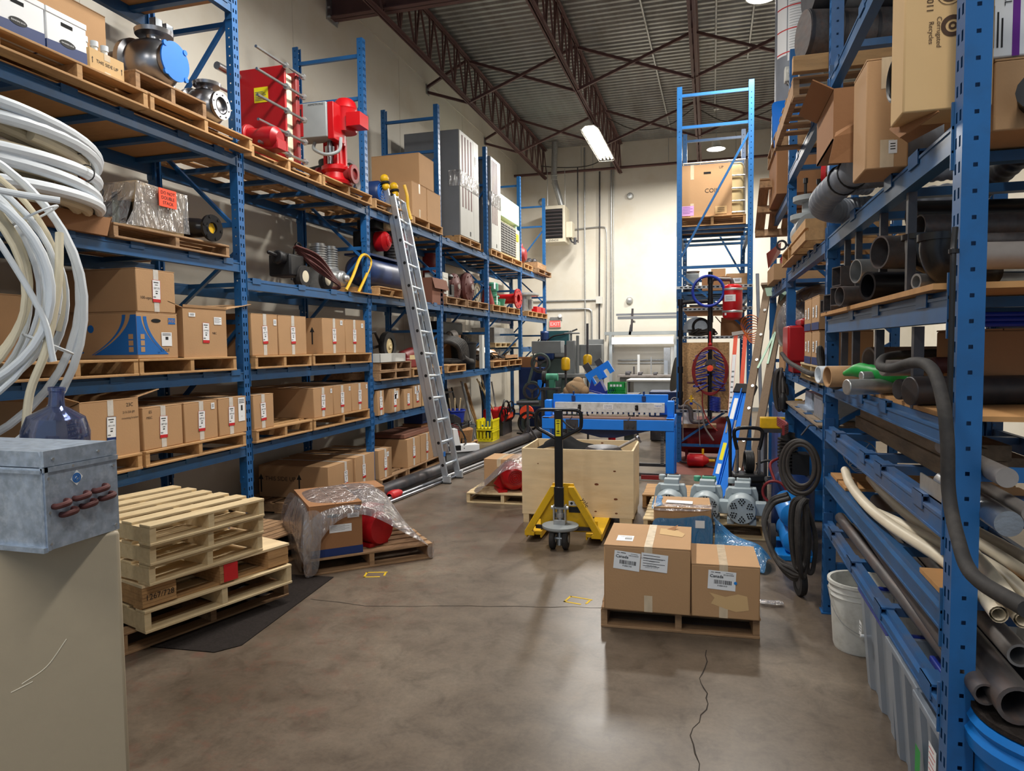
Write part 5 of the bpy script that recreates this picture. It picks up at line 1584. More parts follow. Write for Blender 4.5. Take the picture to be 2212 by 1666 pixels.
# ================================================================ middle of the aisle
# ---- two big cartons on a pallet
pallet('pallet under the two big cartons with white address labels',(-.17,4.15,0),.045,.92,.62,.125,'wood_old',6)
ca = carton('taller carton with two white labels, left one on its pallet',(-.352,4.10,.126),.505,.52,.395,.015,tape='tape_clear',tx=.01,
   words=(),labs=[],m='cardboard',bev=.008)
def shipping(parent,x,z,ang,number,extra=None):
 u,w = Vector((math.cos(ang),0,math.sin(ang))),Vector((-math.sin(ang),0,math.cos(ang)))
 o = Vector((x,-.003,z))
 b = MB()
 q = lambda x0,x1,y0,y1,k=0: b.quad(*[o + u * a + w * c + Vector((0,-.0008 * k,0)) for a,c in ((x0,y0),(x1,y0),(x1,y1),(x0,y1))])
 q(-.077,.077,-.055,.055)
 b.mi = 1
 T = lambda s,size,a,c: b.text(s,size,o + u * a + w * c + Vector((0,-.0012,0)),u,w)
 for dx in (-.0005,0,.0005): T('Canada',.025,-.030 + dx,.022 + dx)
 rr = random.Random(number)
 xx = -.042
 while xx < .05:
  ww = rr.choice((.0018,.003,.0045))
  q(xx,xx + ww,-.022,.002,1); xx += ww + rr.choice((.002,.003))
 for dx in (-.0003,.0003): T(number,.0125,.004 + dx,-.032)
 xx = .008
 while xx < .065:
  ww = rr.choice((.001,.002)); q(xx,xx + ww,.03,.038,1); xx += ww + .0018
 q(-.062,-.045,.043,.046,1); q(-.04,-.01,.043,.047,1); q(.02,.06,.044,.046,1)
 b.build('address_label',['paper','ink'],parent,smooth=0)
shipping(ca,-.115,.305,-.09,'P-0001743')
b = MB(); decal(b,(.045,-.003,.305),(1,0,-.07),(.07,0,1),'doc','',.155,.105); b.build('paper_label',['paper','ink','label_red'],ca,smooth=0)
b = MB()
for i,s in enumerate(('RYCOM MARK A DIVISION OF RYCOM','CANADA','ELECTRIC ROAD','GUELPH, ON  N1K 1V1')): b.text(s,.0075,(.03,-.006,.325 - i * .014 - (.01 if i > 1 else 0)),(1,0,-.07),(.07,0,1))
b.build('label_print','ink',ca,smooth=0)
b = MB(); b.quad((-.19,.10,.3965),(-.09,.10,.3965),(-.09,.22,.3965),(-.19,.22,.3965)); b.build('top_label','paper',ca,smooth=0)
b = MB()
for i in range(9): b.quad(*[(-.14 + i * .004 * 1.2 + dx,yy,.3972) for dx,yy in ((0,.13),(.0025,.13),(.0025,.17),(0,.17))])
b.text('CANADA',.016,(-.135,.19,.3972),(1,0,0),(0,1,0)); b.build('top_label_print','ink',ca,smooth=0)
b = MB(); b.add([(.06,.30,.397),(.2,.25,.397),(.215,.33,.397),(.16,.42,.397),(.06,.44,.397)],[(0,1,2,3,4)]); b.build('torn_patch','cardboard_pale',ca,smooth=0)
b = MB(); b.add([(.10,.42,.397),(.17,.46,.42),(.15,.40,.398)],[(0,1,2)]); b.build('torn_flap','cardboard_dark',ca,smooth=0)
cb = carton('shorter carton with one white label, right one on its pallet',(.095,4.115,.126),.38,.42,.315,.03,tape='tape_clear',tx=-.01,m='cardboard',bev=.008)
shipping(cb,-.02,.225,-.05,'P-0001410')
b = MB(); b.add([(.055 + .009 * math.cos(k * PI / 8),-.0062,.215 + .009 * math.sin(k * PI / 8)) for k in range(16)],[tuple(range(16))]); b.build('blue_dot','sky_blue',cb,smooth=0)
b = MB()
rr = random.Random(4)
b.add([(x,-.0015,z) for x,z in ((-.09,.15),(.0,.13),(.07,.15),(.12,.14),(.13,.06),(.06,.045),(.0,.06),(-.08,.085),(-.06,.12))],[tuple(range(9))]); b.build('torn_patch','cardboard_pale',cb,smooth=0)
# ---- plywood crate, open, with black contents
t = thing('plywood_crate','open knotty plywood crate in the middle of the aisle','crate',(-1.21,6.46,0),.02)
w2,D_,z0,z1 = .535,.68,.105,.725
b = MB(); b.box(-w2,w2,0,.018,z0,z1); b.build('front_panel','plywood',t,smooth=0)
b = MB(); b.box(-w2,w2,D_ - .018,D_,z0,z1 + .005); b.build('back_panel','plywood',t,smooth=0)
for x in (-w2,w2 - .018):
 b = MB(); b.box(x,x + .018,.018,D_ - .018,z0,z1); b.build('side_panel','plywood',t,smooth=0)
b = MB(); b.box(-w2,w2,0,D_,z0 - .02,z0); b.build('bottom_panel','plywood',t,smooth=0)
for x in (-w2 + .01,w2 - .13):
 for y in (0,.3,D_ - .1):
  b = MB(); b.box(x,x + .055 + .06 * (x > 0),y + .001,y + .1,0,z0 - .021); b.build('foot_block','wood_pale',t,smooth=0)
b = MB()
rr = random.Random(12)
for x,z,r in ((-.145,.705,.010),(-.165,.49,.013),(.19,.40,.015),(.36,.53,.010),(.37,.265,.014),(.18,.11 + .03,.009),(.375,.13,.01),(-.375,.58,.006)):
 b.add([(x + r * 1.35 * math.cos(k * PI / 8),-.001,z + r * .7 * math.sin(k * PI / 8)) for k in range(16)],[tuple(range(16))])
for x,z,r in ((-.25,.69,.012),(.16,.70,.01),(.33,.66,.012),(.02,.64,.01)):
 b.add([(x + r * 1.35 * math.cos(k * PI / 8),D_ - .019,z + r * .7 * math.sin(k * PI / 8)) for k in range(16)],[tuple(range(16))])
b.build('knots','knot',t,smooth=0)
o = MB()
rr = random.Random(3)
g = [[(-.42 + i * .085,  .08 + j * .11,.69 + (.13 * math.exp(-((i - 2.2) ** 2) / 2.2) * (1 if j > 0 else .4)) + rr.uniform(-.012,.012)) for i in range(7)] for j in range(6)]
t2 = thing('black_bag','crumpled black bag lying in the open plywood crate','bag',(-1.21,6.46,0),.02)
film('fabric',g,'cloth_black',t2,.008,4,2)
t2 = thing('disc','round dark disc with a slanted rod in the right part of the plywood crate','machine part',(-1.0,6.75,0))
b = MB(); b.lathe([(0,.62),(.15,.66),(.19,.62),(.2,.58)],(0,0,.06),(0,0,1),28); b.build('disc','dark_steel',t2)
b = MB(); b.cyl((.1,0,.68),(.32,.05,.80),.014,10); b.build('rod','pipe_grey',t2)
b = MB(); b.ball((.33,.05,.805),.025,12,8); b.cyl((.31,.05,.84),(.36,.05,.76),.012,8); b.build('rod_end','stainless',t2)
b = MB(); b.box(-.2,.0,-.12,.12,.59,.66); o = b.build('black_pouch','black',bevel=.03); o.location = (-1.12,6.68,0); tag(o,'small black pouch between the bag and the round disc in the crate','pouch')
# ---- pallet jack
t = thing('pallet_jack','yellow hand pallet jack with a black loop handle in front of the crate','pallet jack',(-1.21,5.66,0),.03)
b = MB(); b.box(-.034,.034,-.018,.018,.50,1.06); b.box(-.04,.04,-.022,.022,.36,.53); b.build('tiller','black_gloss',t,bevel=.006)
lp_ = [(-.03,0,.94),(-.10,0,.98),(-.175,0,1.02),(-.19,0,1.06),(-.19,0,1.13),(-.175,0,1.165),(-.14,0,1.178),(0,0,1.18),(.14,0,1.178),(.175,0,1.165),(.19,0,1.13),(.19,0,1.06),(.175,0,1.02),(.10,0,.98),(.03,0,.94)]
b = MB(); b.tube(smooth_path(lp_,4),.0155,12); b.build('loop_handle','black_gloss',t)
b = MB(); b.box(-.034,.034,-.018,.018,1.04,1.178); b.build('handle_neck','black_gloss',t,bevel=.004)
b = MB(); b.tube(smooth_path([(.03,-.01,1.10),(.07,-.02,1.06),(.13,-.03,1.02)],4),.007,8); b.build('release_lever','black',t)
b = MB(); b.box(-.022,.022,-.0225,-.0185,.96,1.10); b.build('yellow_sticker','yellow_bright',t,smooth=0)
b = MB(); b.text('OPERATE',.018,(0,-.024,1.03),(0,0,-1),(1,0,0))
for z in (.98,1.0,1.065,1.085): b.box(-.014,.012,-.0245,-.0225,z,z + .006)
b.build('sticker_print','ink',t,smooth=0)
for s in (-1,1):
 b = MB(); b.prism([(s * .05,.50),(s * .10,.50),(s * .335,.10),(s * .335,.06),(s * .25,.06),(s * .25,.085),(s * .27,.10),(s * .055,.46)],.14,.20,'y'); b.build('frame_side','yellow',t,smooth=0,bevel=.004)
 b = MB(); b.box(s * .265 - .07,s * .265 + .07,.2,1.3,.055,.085); b.box(s * .265 - .07,s * .265 - .058,.2,1.3,.03,.06); b.box(s * .265 + .058,s * .265 + .07,.2,1.3,.03,.06); b.build('fork','yellow',t,smooth=0)
 b = MB(); b.cyl((s * .265,1.2,.035),(s * .265 + .05,1.2,.035),.035,14); b.build('load_roller','rubber',t)
 b = MB(); b.cyl((s * .055 - .022,.0,.09),(s * .055 + .022,.0,.09),.09,28); b.build('wheel','rubber',t,bevel=.01)
 b = MB(); b.cyl((s * .055 - .025,.0,.09),(s * .055 + .025,.0,.09),.035,16); b.build('wheel_hub','zinc',t)
b = MB(); b.prism([(-.09,.52),(.09,.52),(.12,.44),(.24,.20),(-.24,.20),(-.12,.44)],.19,.21,'y'); b.build('frame_plate','yellow',t,smooth=0)
b = MB(); b.box(-.2,.3,.19,.205,.10,.20); b.build('cross_member','yellow',t,smooth=0)
b = MB(); b.lathe([(0,0),(.145,0),(.155,.012),(.155,.028),(.1,.04),(0,.04)],(0,.05,.165),(0,0,1),32); b.build('turntable','grey_paint',t)
b = MB(); b.cyl((0,.05,.20),(0,.05,.36),.028,16); b.cyl((0,.05,.26),(0,.05,.30),.042,16); b.box(-.05,.05,.0,.1,.20,.245); b.box(-.055,-.042,.0,.07,.24,.37); b.box(.042,.055,.0,.07,.24,.37); b.cyl((-.075,.03,.345),(.075,.03,.345),.016,10); b.build('pump','zinc',t,bevel=.003)
b = MB(); b.cyl((0,.0,.03),(0,.02,.17),.022,14); b.cyl((-.06,0,.09),(.06,0,.09),.014,10); b.build('axle','zinc',t)
b = MB(); b.text('yale',.055,(.20,.137,.37),(.5,0,-.86),(.86,0,.5)); b.build('lettering','black',t,smooth=0)
b = MB(); b.box(.05,.15,.185,.189,.33,.37); b.build('rating_plate','paper',t,smooth=0)
b = MB(); b.text('CE',.03,(.12,.182,.35)); b.cyl((.075,.184,.35),(.075,.182,.35),.012,12); b.build('rating_print','ink',t,smooth=0)
b = MB(); b.box(.05,.15,.185,.189,.27,.32); b.build('dark_plate','black',t,smooth=0)
# dark under-frame rods
b = MB(); b.bar((-.24,.2,.13),(.0,.1,.15),.03); b.bar((.24,.2,.13),(0,.1,.15),.03); b.build('steering_link','dark_steel',t,smooth=0)
# ---- small pallet with carton and red motor behind the jack
pallet('pale pallet carrying a red motor under peaked film, left of the crate',(-2.15,7.12,0),.02,.82,.8,.115,'wood_pale',7)
carton('carton with a taped top behind the red motor, left of the crate',(-2.3,7.5,.116),.36,.42,.31,.0,tape='tape_clear')
t = thing('electric_motor','red motor with a round grille under peaked film beside the crate','motor',(-2.02,7.2,.116),.5)
b = MB(); b.lathe([(0,0),(.085,0),(.125,.03),(.145,.07),(.14,.3),(.1,.36),(0,.36)],(0,0,.165),(0,1,0),32); b.build('housing','red_bright',t)
b = MB()
for r in (.02,.04,.06,.078): b.ring((0,-.002,.165),(0,1,0),r,.0035,24,5)
b.build('fan_grille','red_dull',t)
for s in (-1,1):
 b = MB(); b.box(s * .13 - .05,s * .13 + .05,.06,.3,0,.025); b.bar((s * .13,.18,.02),(s * .07,.18,.1),.2,.03,up=(0,1,0)); b.build('foot','red_bright',t,smooth=0)
tf = thing('film_tent','peaked clear stretch film drawn over the red motor','stretch film',(-2.02,7.2,.116))
film('film',[[(-.54,-.1,-.1),(-.3,-.12,.08),(-.1,-.1,.28),(.1,-.11,.30),(.24,-.11,.10)],[(-.54,.05,-.02),(-.3,.0,.2),(-.05,.1,.44),(.08,.1,.42),(.26,.05,.2)],[(-.5,.3,.0),(-.3,.35,.2),(-.1,.4,.40),(.1,.4,.38),(.26,.4,.1)]],'film',tf,.012,6,3)
b = MB(); b.box(-.2,.2,0,.2,0,.02); o = None
t = thing('brown_paper','crumpled brown paper on the pallet between the red motor and the crate','paper',(-1.93,7.65,.116))
film('sheet',[[(-.2 + .1 * i,.08 * j,.22 + .05 * math.sin(i * 2 + j)) for i in range(5)] for j in range(4)],'cardboard_dark',t,.02,3,2)
b = MB(); b.box(-.15,.17,.02,.2,0,.2); b.build('stiffener','cardboard',t,bevel=.02)
# ---- three grey motors
pallet('pallet under the three grey motors',(-.04,6.30,0),0,1.06,.95,.14,'wood_pale',8)
pallet('pallet seen between the crate and the grey motors',(-.36,6.95 + .36,0),.0,.62,.6,.14,'wood',6)
def grey_motor(x,y,label,grn=False):
 t = thing('electric_motor',label,'motor',(x,y,.132),-.03,'grey flange motors')
 t.scale = (.84,.84,.84)
 b = MB(); b.lathe([(.0,.004),(.135,.004),(.145,.02),(.145,.16),(.15,.17),(.15,.24),(.135,.25),(.14,.34),(.13,.38),(.15,.4),(.15,.43),(0,.43)],(0,0,.16),(0,1,0),40); b.build('housing','motor_grey',t)
 b = MB()
 for k in range(6):
  a = k * PI / 3 + PI / 6
  for (r,da) in ((.062,0),(.082,-.2),(.082,.2),(.102,-.28),(.102,0),(.102,.28),(.118,-.12),(.118,.12)):
   b.cyl((r * math.cos(a + da),-.001,.16 + r * math.sin(a + da)),(r * math.cos(a + da),.006,.16 + r * math.sin(a + da)),.0085,6)
 b.build('vent_holes','dark_hole',t,smooth=0)
 b = MB(); b.prism([(-.16,.3),(-.13,.34),(-.07,.34),(-.07,.4),(.09,.4),(.09,.34),(.15,.34),(.17,.28),(.18,.1),(-.19,.1)],.30,.40,'y'); b.build('end_bracket','motor_grey',t,smooth=0,bevel=.008)
 b = MB(); b.box(-.10,.10,.22,.30,.29,.35); b.build('top_plate','motor_grey',t,bevel=.006)
 b = MB(); b.prism([(-.05,.42),(.1,.42),(.1,.36),(-.05,.36)],.42,.5,'y'); b.cyl((-.1,.45,.36),(-.1,.45,.42),.04,14); b.build('gearbox_port','green_dull' if grn else 'motor_grey',t,bevel=.01)
 b = MB(); b.box(-.03,.08,.45,.5,.4195,.4225); b.build('port_opening','dark_hole',t,smooth=0)
 b = MB(); b.box(.14,.25,.12,.26,.09,.22); b.build('terminal_box','motor_grey',t,bevel=.006)
 for s in (-1,1):
  b = MB(); b.box(s * .11 - .035,s * .11 + .035,.06,.26,0,.06); b.build('foot','motor_grey',t,bevel=.006)
 return t
grey_motor(.275,6.24,'rightmost grey motor showing its perforated round end')
grey_motor(-.03,6.27,'middle grey motor with a green port, behind the blue-wrapped box',True)
grey_motor(-.35,6.27,'leftmost grey motor beside the crate, behind the blue-wrapped box')
# ---- blue wrapped box
carton('box wrapped in blue film behind the two big cartons',(-.2,5.55,.0),.44,.40,.43,.04,tape=None,m='cardboard')
t = thing('blue_film','torn blue stretch film over the box and trailing onto the floor','stretch film',(-.2,5.55,0),.04)
film('film',[[(-.23,-.015,.02),(-.1,-.02,.02),(.1,-.02,.02),(.23,-.015,.02)],[(-.235,-.02,.22),(-.1,-.02,.22),(.1,-.02,.22),(.235,-.02,.22)],[(-.23,-.015,.36),(-.1,-.02,.34),(.1,-.02,.37),(.23,-.015,.40)]],'film_blue',t,.006,2,3)
film('film',[[(.235,-.02,.02),(.24,.2,.02),(.24,.42,.02)],[(.24,-.02,.25),(.242,.2,.25),(.24,.42,.25)],[(.235,-.02,.42),(.24,.2,.44),(.235,.42,.43)]],'film_blue',t,.006,3,3)
film('film',[[(-.23,-.02,.40),(-.1,-.02,.41),(.1,-.02,.41),(.23,-.02,.42)],[(-.23,.03,.438),(-.1,.02,.437),(.1,.02,.437),(.23,.03,.438)],[(-.23,.1,.436),(-.19,.1,.437),(.19,.1,.437),(.235,.1,.438)]],'film',t,.004,3,3)
film('film',[[(-.235,-.01,.40),(-.24,.2,.40),(-.235,.42,.40)],[(-.2,.0,.44),(-.21,.2,.442),(-.2,.4,.44)],[(-.14,.04,.437),(-.17,.2,.437),(-.14,.38,.437)]],'film_blue',t,.004,7,3)
film('film_tail',[[(.235,-.02,.02),(.3,-.08,.02),(.42,-.14,.02),(.55,-.2,.02),(.62,-.22,.01)],[(.235,.0,.36),(.30,-.03,.22),(.42,-.08,.19),(.55,-.14,.20),(.63,-.18,.10)],[(.24,.15,.38),(.36,.10,.24),(.48,.06,.21),(.58,.0,.2),(.66,-.06,.08)],[(.24,.40,.30),(.4,.34,.12),(.52,.28,.1),(.62,.2,.08),(.68,.1,.02)]],'film_blue',t,.03,12,3)
b = MB(); b.quad((-.13,.12,.4405),(.08,.10,.4405),(.085,.20,.4405),(-.12,.22,.4405)); b.build('paper_sheet','paper',t,smooth=0)
b = MB(); b.quad((.10,-.024,.28),(.17,-.024,.28),(.17,-.024,.34),(.10,-.024,.34)); b.build('small_label','paper',t,smooth=0)
# ---- blue sheet metal shear
t = thing('sheet_metal_shear','bright blue sheet metal shear with a pale slotted clamp bar','shear',(-1.27,8.9,0),.0)
for s in (-1,1):
 b = MB(); b.box(s * .80 - .055,s * .80 + .055,-.02,.10,0,.66); b.box(s * .80 - .055,s * .80 + .055,-.02,.6,.66,.78); b.box(s * .80 - .055,s * .80 + .055,.45,.56,0,.66); b.box(s * .80 - .045,s * .80 + .045,.10,.22,.78,.99); b.build('side_frame','shear_blue',t,bevel=.012)
b = MB(); b.box(-.85,.85,-.03,.0,.62,.755); b.build('front_beam','shear_blue',t,bevel=.006)
b = MB(); b.box(-.845,.845,-.02,.22,.757,.775); b.build('bed','shear_bed',t,smooth=0)
b = MB(); b.box(-.76,.76,.26,.30,.80,1.06); b.build('blade_beam','shear_blue',t,bevel=.006)
b = MB(); b.box(-.72,.72,.18,.24,.83,.955)
k = -.68
while k < .68:
 b.box(k,k + .045,.18,.235,.795,.83); k += .068
b.build('clamp_bar','plate_white',t,smooth=0,bevel=.003)
for x in (-.385,.365):
 b = MB(); b.box(x - .02,x + .02,.172,.18,.855,.925); b.build('clamp_slot','dark_hole',t,bevel=.008)
 b = MB(); b.ball((x - .005,.16,.885),.018,12,8); b.tube([(x,.17,.885),(x + .005,.15,.90),(x + .008,.14,.93)],.007,8); b.build('clamp_knob','black',t)
 b = MB(); b.box(x - .145,x + .02,-.035,-.03,.625,.75); b.cyl((x - .10,-.035,.675),(x - .10,-.05,.675),.018,12); b.cyl((x - .03,-.035,.675),(x - .03,-.05,.675),.018,12); b.build('front_bracket','dark_steel',t,label='dark steel bracket')
 b = MB(); b.tube([(x - .09,-.03,.75),(x - .06,-.02,.79)],.006,6); b.build('gauge_arm','dark_steel',t)
for x in (-.48,.45):
 b = MB(); b.box(x - .025,x + .025,.24,.30,.97,1.04); b.cyl((x,.27,.96),(x,.27,1.10),.012,8); b.build('hold_down_spring','navy',t,bevel=.004)
b = MB(); b.box(-.07,.06,.176,.18,.865,.93); b.build('maker_plate','paper',t,smooth=0)
b = MB()
for i,s in enumerate(('SUPERSHEAR','FOOT SHEAR')): b.text(s,.018,(-.005,.174,.91 - i * .026))
b.build('plate_lettering','label_navy',t,smooth=0)
b = MB(); b.box(.585,.69,.176,.18,.895,.945); b.build('white_plate','paper',t,bevel=.002)
b = MB(); b.text('magnum',.026,(.637,.174,.92)); b.build('plate_logo','print_blue',t,smooth=0)
b = MB(); b.prism([(-.62,.62),(.62,.62),(.1,.50),(-.1,.50)],.12,.14,'y'); b.build('truss_rod_plate','navy',t,smooth=0)
b = MB(); b.box(-.86,.86,-.10,-.05,.05,.09); b.box(-.8,.8,.35,.4,.10,.14); b.build('foot_treadle','dark_steel',t,smooth=0)
b = MB()
for k in range(22): b.ring((.70,.05,.18 + k * .02),(0,0,1),.022,.004,12,5)
b.build('return_spring','black',t)
b = MB(); b.box(.45,.70,-.14,-.1,.02,.07); b.build('red_base_bar','red_dull',t,smooth=0)
b = MB(); b.box(.2,.32,.2,.5,0,.6); b.build('machine_leg','machine_green',t,smooth=0)
t = thing('fire_extinguisher','small red fire extinguisher under the shear table','extinguisher',(-1.25,9.25,.18),group=None)
b = MB(); b.lathe([(0,0),(.045,0),(.05,.02),(.05,.34),(.03,.38),(.015,.4),(0,.4)],n=20); b.build('cylinder','red_bright',t)
b = MB(); b.box(-.04,.04,-.052,-.048,.1,.22); b.build('label_plate','paper',t,smooth=0)
b = MB(); b.box(-.16,.16,-.12,.12,0,.18); o = b.build('floor_box','machine_grey',bevel=.01); o.location = (-1.25,9.25,0); tag(o,'grey box on the floor under the small fire extinguisher','box')
# ================================================================ goods on the right racks
def tube_x(x0,y,z,r,ln,ang,m,name,label,cat='pipe',wall=.006,grp=None,tilt=0.0):
 """offcut lying across the shelf: open end towards the aisle at x0"""
 d = Vector((math.cos(ang),math.sin(ang),tilt)).normalized()
 b = MB(); b.pipe((x0,y,z),Vector((x0,y,z)) + d * ln,r,r - wall,24)
 return tag(b.build(name,m),label,cat,grp)
def boxtube_x(x0,y,z,w,h,ln,ang,label,grp=None,m='pipe_dark'):
 b = MB(); t = .006
 b.M = Matrix.Translation((x0,y,z)) @ Matrix.Rotation(ang,4,'Z')
 for a in ((0,ln,-w / 2,w / 2,0,t),(0,ln,-w / 2,w / 2,h - t,h),(0,ln,-w / 2,-w / 2 + t,t,h - t),(0,ln,w / 2 - t,w / 2,t,h - t)): b.box(*a)
 return tag(b.build('box_tube',m,smooth=0),label,'metal tube',grp)
ZP = 1.895            # pipe shelf board top
b = MB(); b.box(.66,1.62,2.42,4.66,1.876,ZP); tag(b.build('shelf_board','ply_deck',smooth=0),'oily board under the steel offcuts on the right pipe shelf','board')
GP = 'steel offcuts on the right pipe shelf'
boxtube_x(.66,4.42,ZP,.10,.10,.8,.25,'lower square steel tube at the far end of the pipe shelf',GP)
boxtube_x(.65,4.12,ZP + .02,.10,.10,.85,.25,'square steel tube beside the small galvanized pipe end',GP)
boxtube_x(.66,4.13,ZP + .125,.11,.105,.85,.25,'square steel tube stacked on another on the pipe shelf',GP)
boxtube_x(.66,4.62,ZP,.05,.08,.6,.2,'narrow square tube at the far corner of the pipe shelf',GP)
tube_x(.62,3.78,ZP + .05,.05,.85,.3,'pipe_dark','steel_pipe','dark steel pipe end low on the pipe shelf, left of the clamp',grp=GP)
tube_x(.68,3.72,ZP + .165,.058,.8,.3,'zinc','steel_pipe','galvanized pipe end above the low dark pipe on the pipe shelf',grp=GP)
tube_x(.66,3.35,ZP + .065,.062,.8,.35,'black_gloss','steel_pipe','black pipe end with a heavy rim low on the pipe shelf',wall=.012,grp=GP)
tube_x(.69,3.28,ZP + .20,.07,.95,.35,'pipe_dark','steel_pipe','large dark pipe end in the middle of the pipe shelf',wall=.008,grp=GP)
tube_x(.78,3.05,ZP + .262,.05,1.05,.2,'pipe_dark','steel_pipe','long brown steel pipe reaching past the near post on the pipe shelf',grp=GP)
tube_x(.80,3.25,ZP + .345,.055,.5,.2,'black_gloss','steel_pipe','short black pipe lying topmost on the pipe shelf',grp=GP)
tube_x(.74,2.92,ZP + .045,.03,.5,.35,'zinc','steel_pipe','small galvanized nipple beside the big elbow on the pipe shelf',wall=.008,grp=GP)
tube_x(.80,2.62,ZP + .10,.045,.8,.2,'pipe_grey','steel_pipe','grey pipe running past the near post beside the elbow',grp=GP)
tube_x(.86,2.78,ZP + .17,.025,.8,.2,'pipe_dark','steel_pipe','thin dark pipe above the grey pipe beside the elbow',grp=GP)
t = thing('pipe_elbow','big black cast iron pipe elbow on the pipe shelf','pipe fitting',(.80,2.86,ZP))
b = MB(); pts = smooth_path([(.17,.03,.075),(.10,.0,.07),(.02,-.02,.085),(-.01,-.025,.14),(-.01,-.03,.19)],6)
b.tube(pts,[.058] * 3 + [.062] * (len(pts) - 3),24,cap=False); b.lathe([(.052,0),(.072,0),(.072,.025),(.052,.025),(.052,-.03)],(-.01,-.03,.18),(0,0,1),28); b.build('elbow','black_gloss',t)
b = MB(); b.cyl((-.01,-.03,.15),(-.01,-.03,.155),.053,20); b.build('bore','dark_hole',t)
t = thing('pipe_elbow','second black elbow behind the big one on the pipe shelf','pipe fitting',(.78,3.02,ZP + .06))
b = MB(); pts = smooth_path([(.15,.02,.06),(.06,.0,.06),(.0,-.01,.09),(-.01,-.015,.16)],6)
b.tube(pts,.05,20,cap=False); b.lathe([(.045,0),(.062,0),(.062,.02),(.045,.02)],(-.01,-.015,.15),(0,0,1),24); b.build('elbow','black_gloss',t)
# uprights between the pipe shelves
GU = 'square uprights between the right pipe shelves'
for i,(y,l) in enumerate(((4.25,'farthest'),(3.95,'second farthest'),(3.42,'middle'),(2.98,'nearest'))):
 b = MB(); b.box(-.015,.015,-.015,.015,0,.385); o = b.build('square_upright','dark_steel',smooth=0); o.location = (.735,y,ZP); tag(o,l + ' of the thin steel uprights standing above the pipe shelf','upright',GU)
for i,(y,l) in enumerate(((4.30,'farthest'),(3.98,'second farthest'),(3.46,'middle'),(2.86,'nearest'))):
 b = MB(); b.box(-.017,.017,-.017,.017,0,.30); o = b.build('square_upright','dark_steel',smooth=0); o.location = (.735,y,1.472); tag(o,l + ' of the thin steel uprights standing on the lower pipe shelf','upright',GU)
# lower pipe shelf
ZQ = 1.488
b = MB(); b.box(.72,1.62,2.42,4.66,1.471,ZQ - .001); tag(b.build('shelf_board','ply_deck',smooth=0),'board under the rods and tubes on the lower right pipe shelf','board')
GQ = 'tubes and rods on the lower right pipe shelf'
tube_x(.84,4.2,ZQ + .125,.075,.7,.3,'pipe_grey','steel_pipe','wide grey pipe end at the back of the lower pipe shelf',grp=GQ,wall=.012)
tube_x(.80,3.75,ZQ + .115,.062,.9,.2,'pipe_grey','steel_pipe','second grey pipe end beside the wide one on the lower pipe shelf',grp=GQ,wall=.012)
tube_x(.56,3.72,ZQ + .06,.052,.6,.25,'cardboard','cardboard_tube','brown wrapped cardboard tube on the lower pipe shelf','tube',grp=GQ)
tube_x(.55,3.95,ZQ + .06,.045,.5,.25,'pex_white','plastic_pipe','white plastic pipe end beside the brown cardboard tube',grp=GQ)
def rod(x0,y,z,r,ln,ang,m,label):
 d = Vector((math.cos(ang),math.sin(ang),0)); b = MB(); b.cyl((x0,y,z),Vector((x0,y,z)) + d * ln,r,20); return tag(b.build('steel_rod',m,bevel=.004),label,'rod',GQ)
rod(.57,3.28,ZQ + .035,.034,.4,.35,'zinc','bright turned rod jutting out of the lower pipe shelf')
rod(.64,3.35,ZQ + .08,.02,.4,.3,'zinc','thin bright rod behind the turned rod')
rod(.70,2.98,ZQ + .045,.04,.5,.3,'dark_steel','dark round bar end on the lower pipe shelf')
rod(.69,2.78,ZQ + .052,.052,.8,.3,'dark_steel','thickest dark round bar end with a drilled centre')
rod(.66,3.05,ZQ + .125,.032,.4,.3,'pipe_grey','grey capped bar above the dark round bars')
rod(.80,2.92,ZQ + .14,.03,.8,.3,'iron_brown','rusty brown pipe lying above the thick dark bar')
b = MB(); b.tube(smooth_path([(.62,3.6,ZQ + .08),(.66,3.48,ZQ + .10),(.72,3.36,ZQ + .09),(.82,3.3,ZQ + .08)],5),[.012,.016,.02,.024,.03,.034,.034,.03,.034,.03,.034,.034,.034,.034,.03,.028],12); tag(b.build('green_netting','green'),'bunched green netting on the lower pipe shelf','netting')
b = MB()
b.tube(smooth_path([(.95,3.35,ZQ + .18),(.72,3.2,ZQ + .17),(.62,2.9,ZQ + .14),(.6,2.62,ZQ + .14),(.6,2.38,ZQ + .165),(.6,2.2,ZQ + .155),(.595,2.08,ZQ + .08),(.595,2.03,1.46),(.595,2.01,1.33),(.59,1.92,1.235),(.58,1.78,1.185),(.58,1.5,1.21)],6),.017,12)
tag(b.build('black_hose','rubber'),'thick black rubber hose draped in front of the near right post','hose')
b = MB(); b.tube(smooth_path([(.675,4.02,1.49),(.655,4.1,1.478),(.645,4.35,1.5),(.64,4.52,1.60),(.645,4.58,1.68),(.66,4.6,1.64),(.66,4.62,1.55),(.65,4.9,1.51),(.64,5.6,1.53),(.64,6.3,1.56),(.62,6.6,1.62)],6),.018,10)
tag(b.build('grey_hose','rubber'),'grey rubber hose looping round the second right post','hose')
# black cord hanging down the near post
b = MB(); b.tube(smooth_path([(.69,2.33,2.05),(.685,2.325,1.99)] + [(.682,2.315,1.97 - .09 * k) for k in range(8)],3),.0085,8); b.tube([(.684,2.318,1.985 - .012 * k) for k in range(2)],.014,10); tag(b.build('hanging_cable','black'),'black power cord hanging down the edge of the near right post','cord')
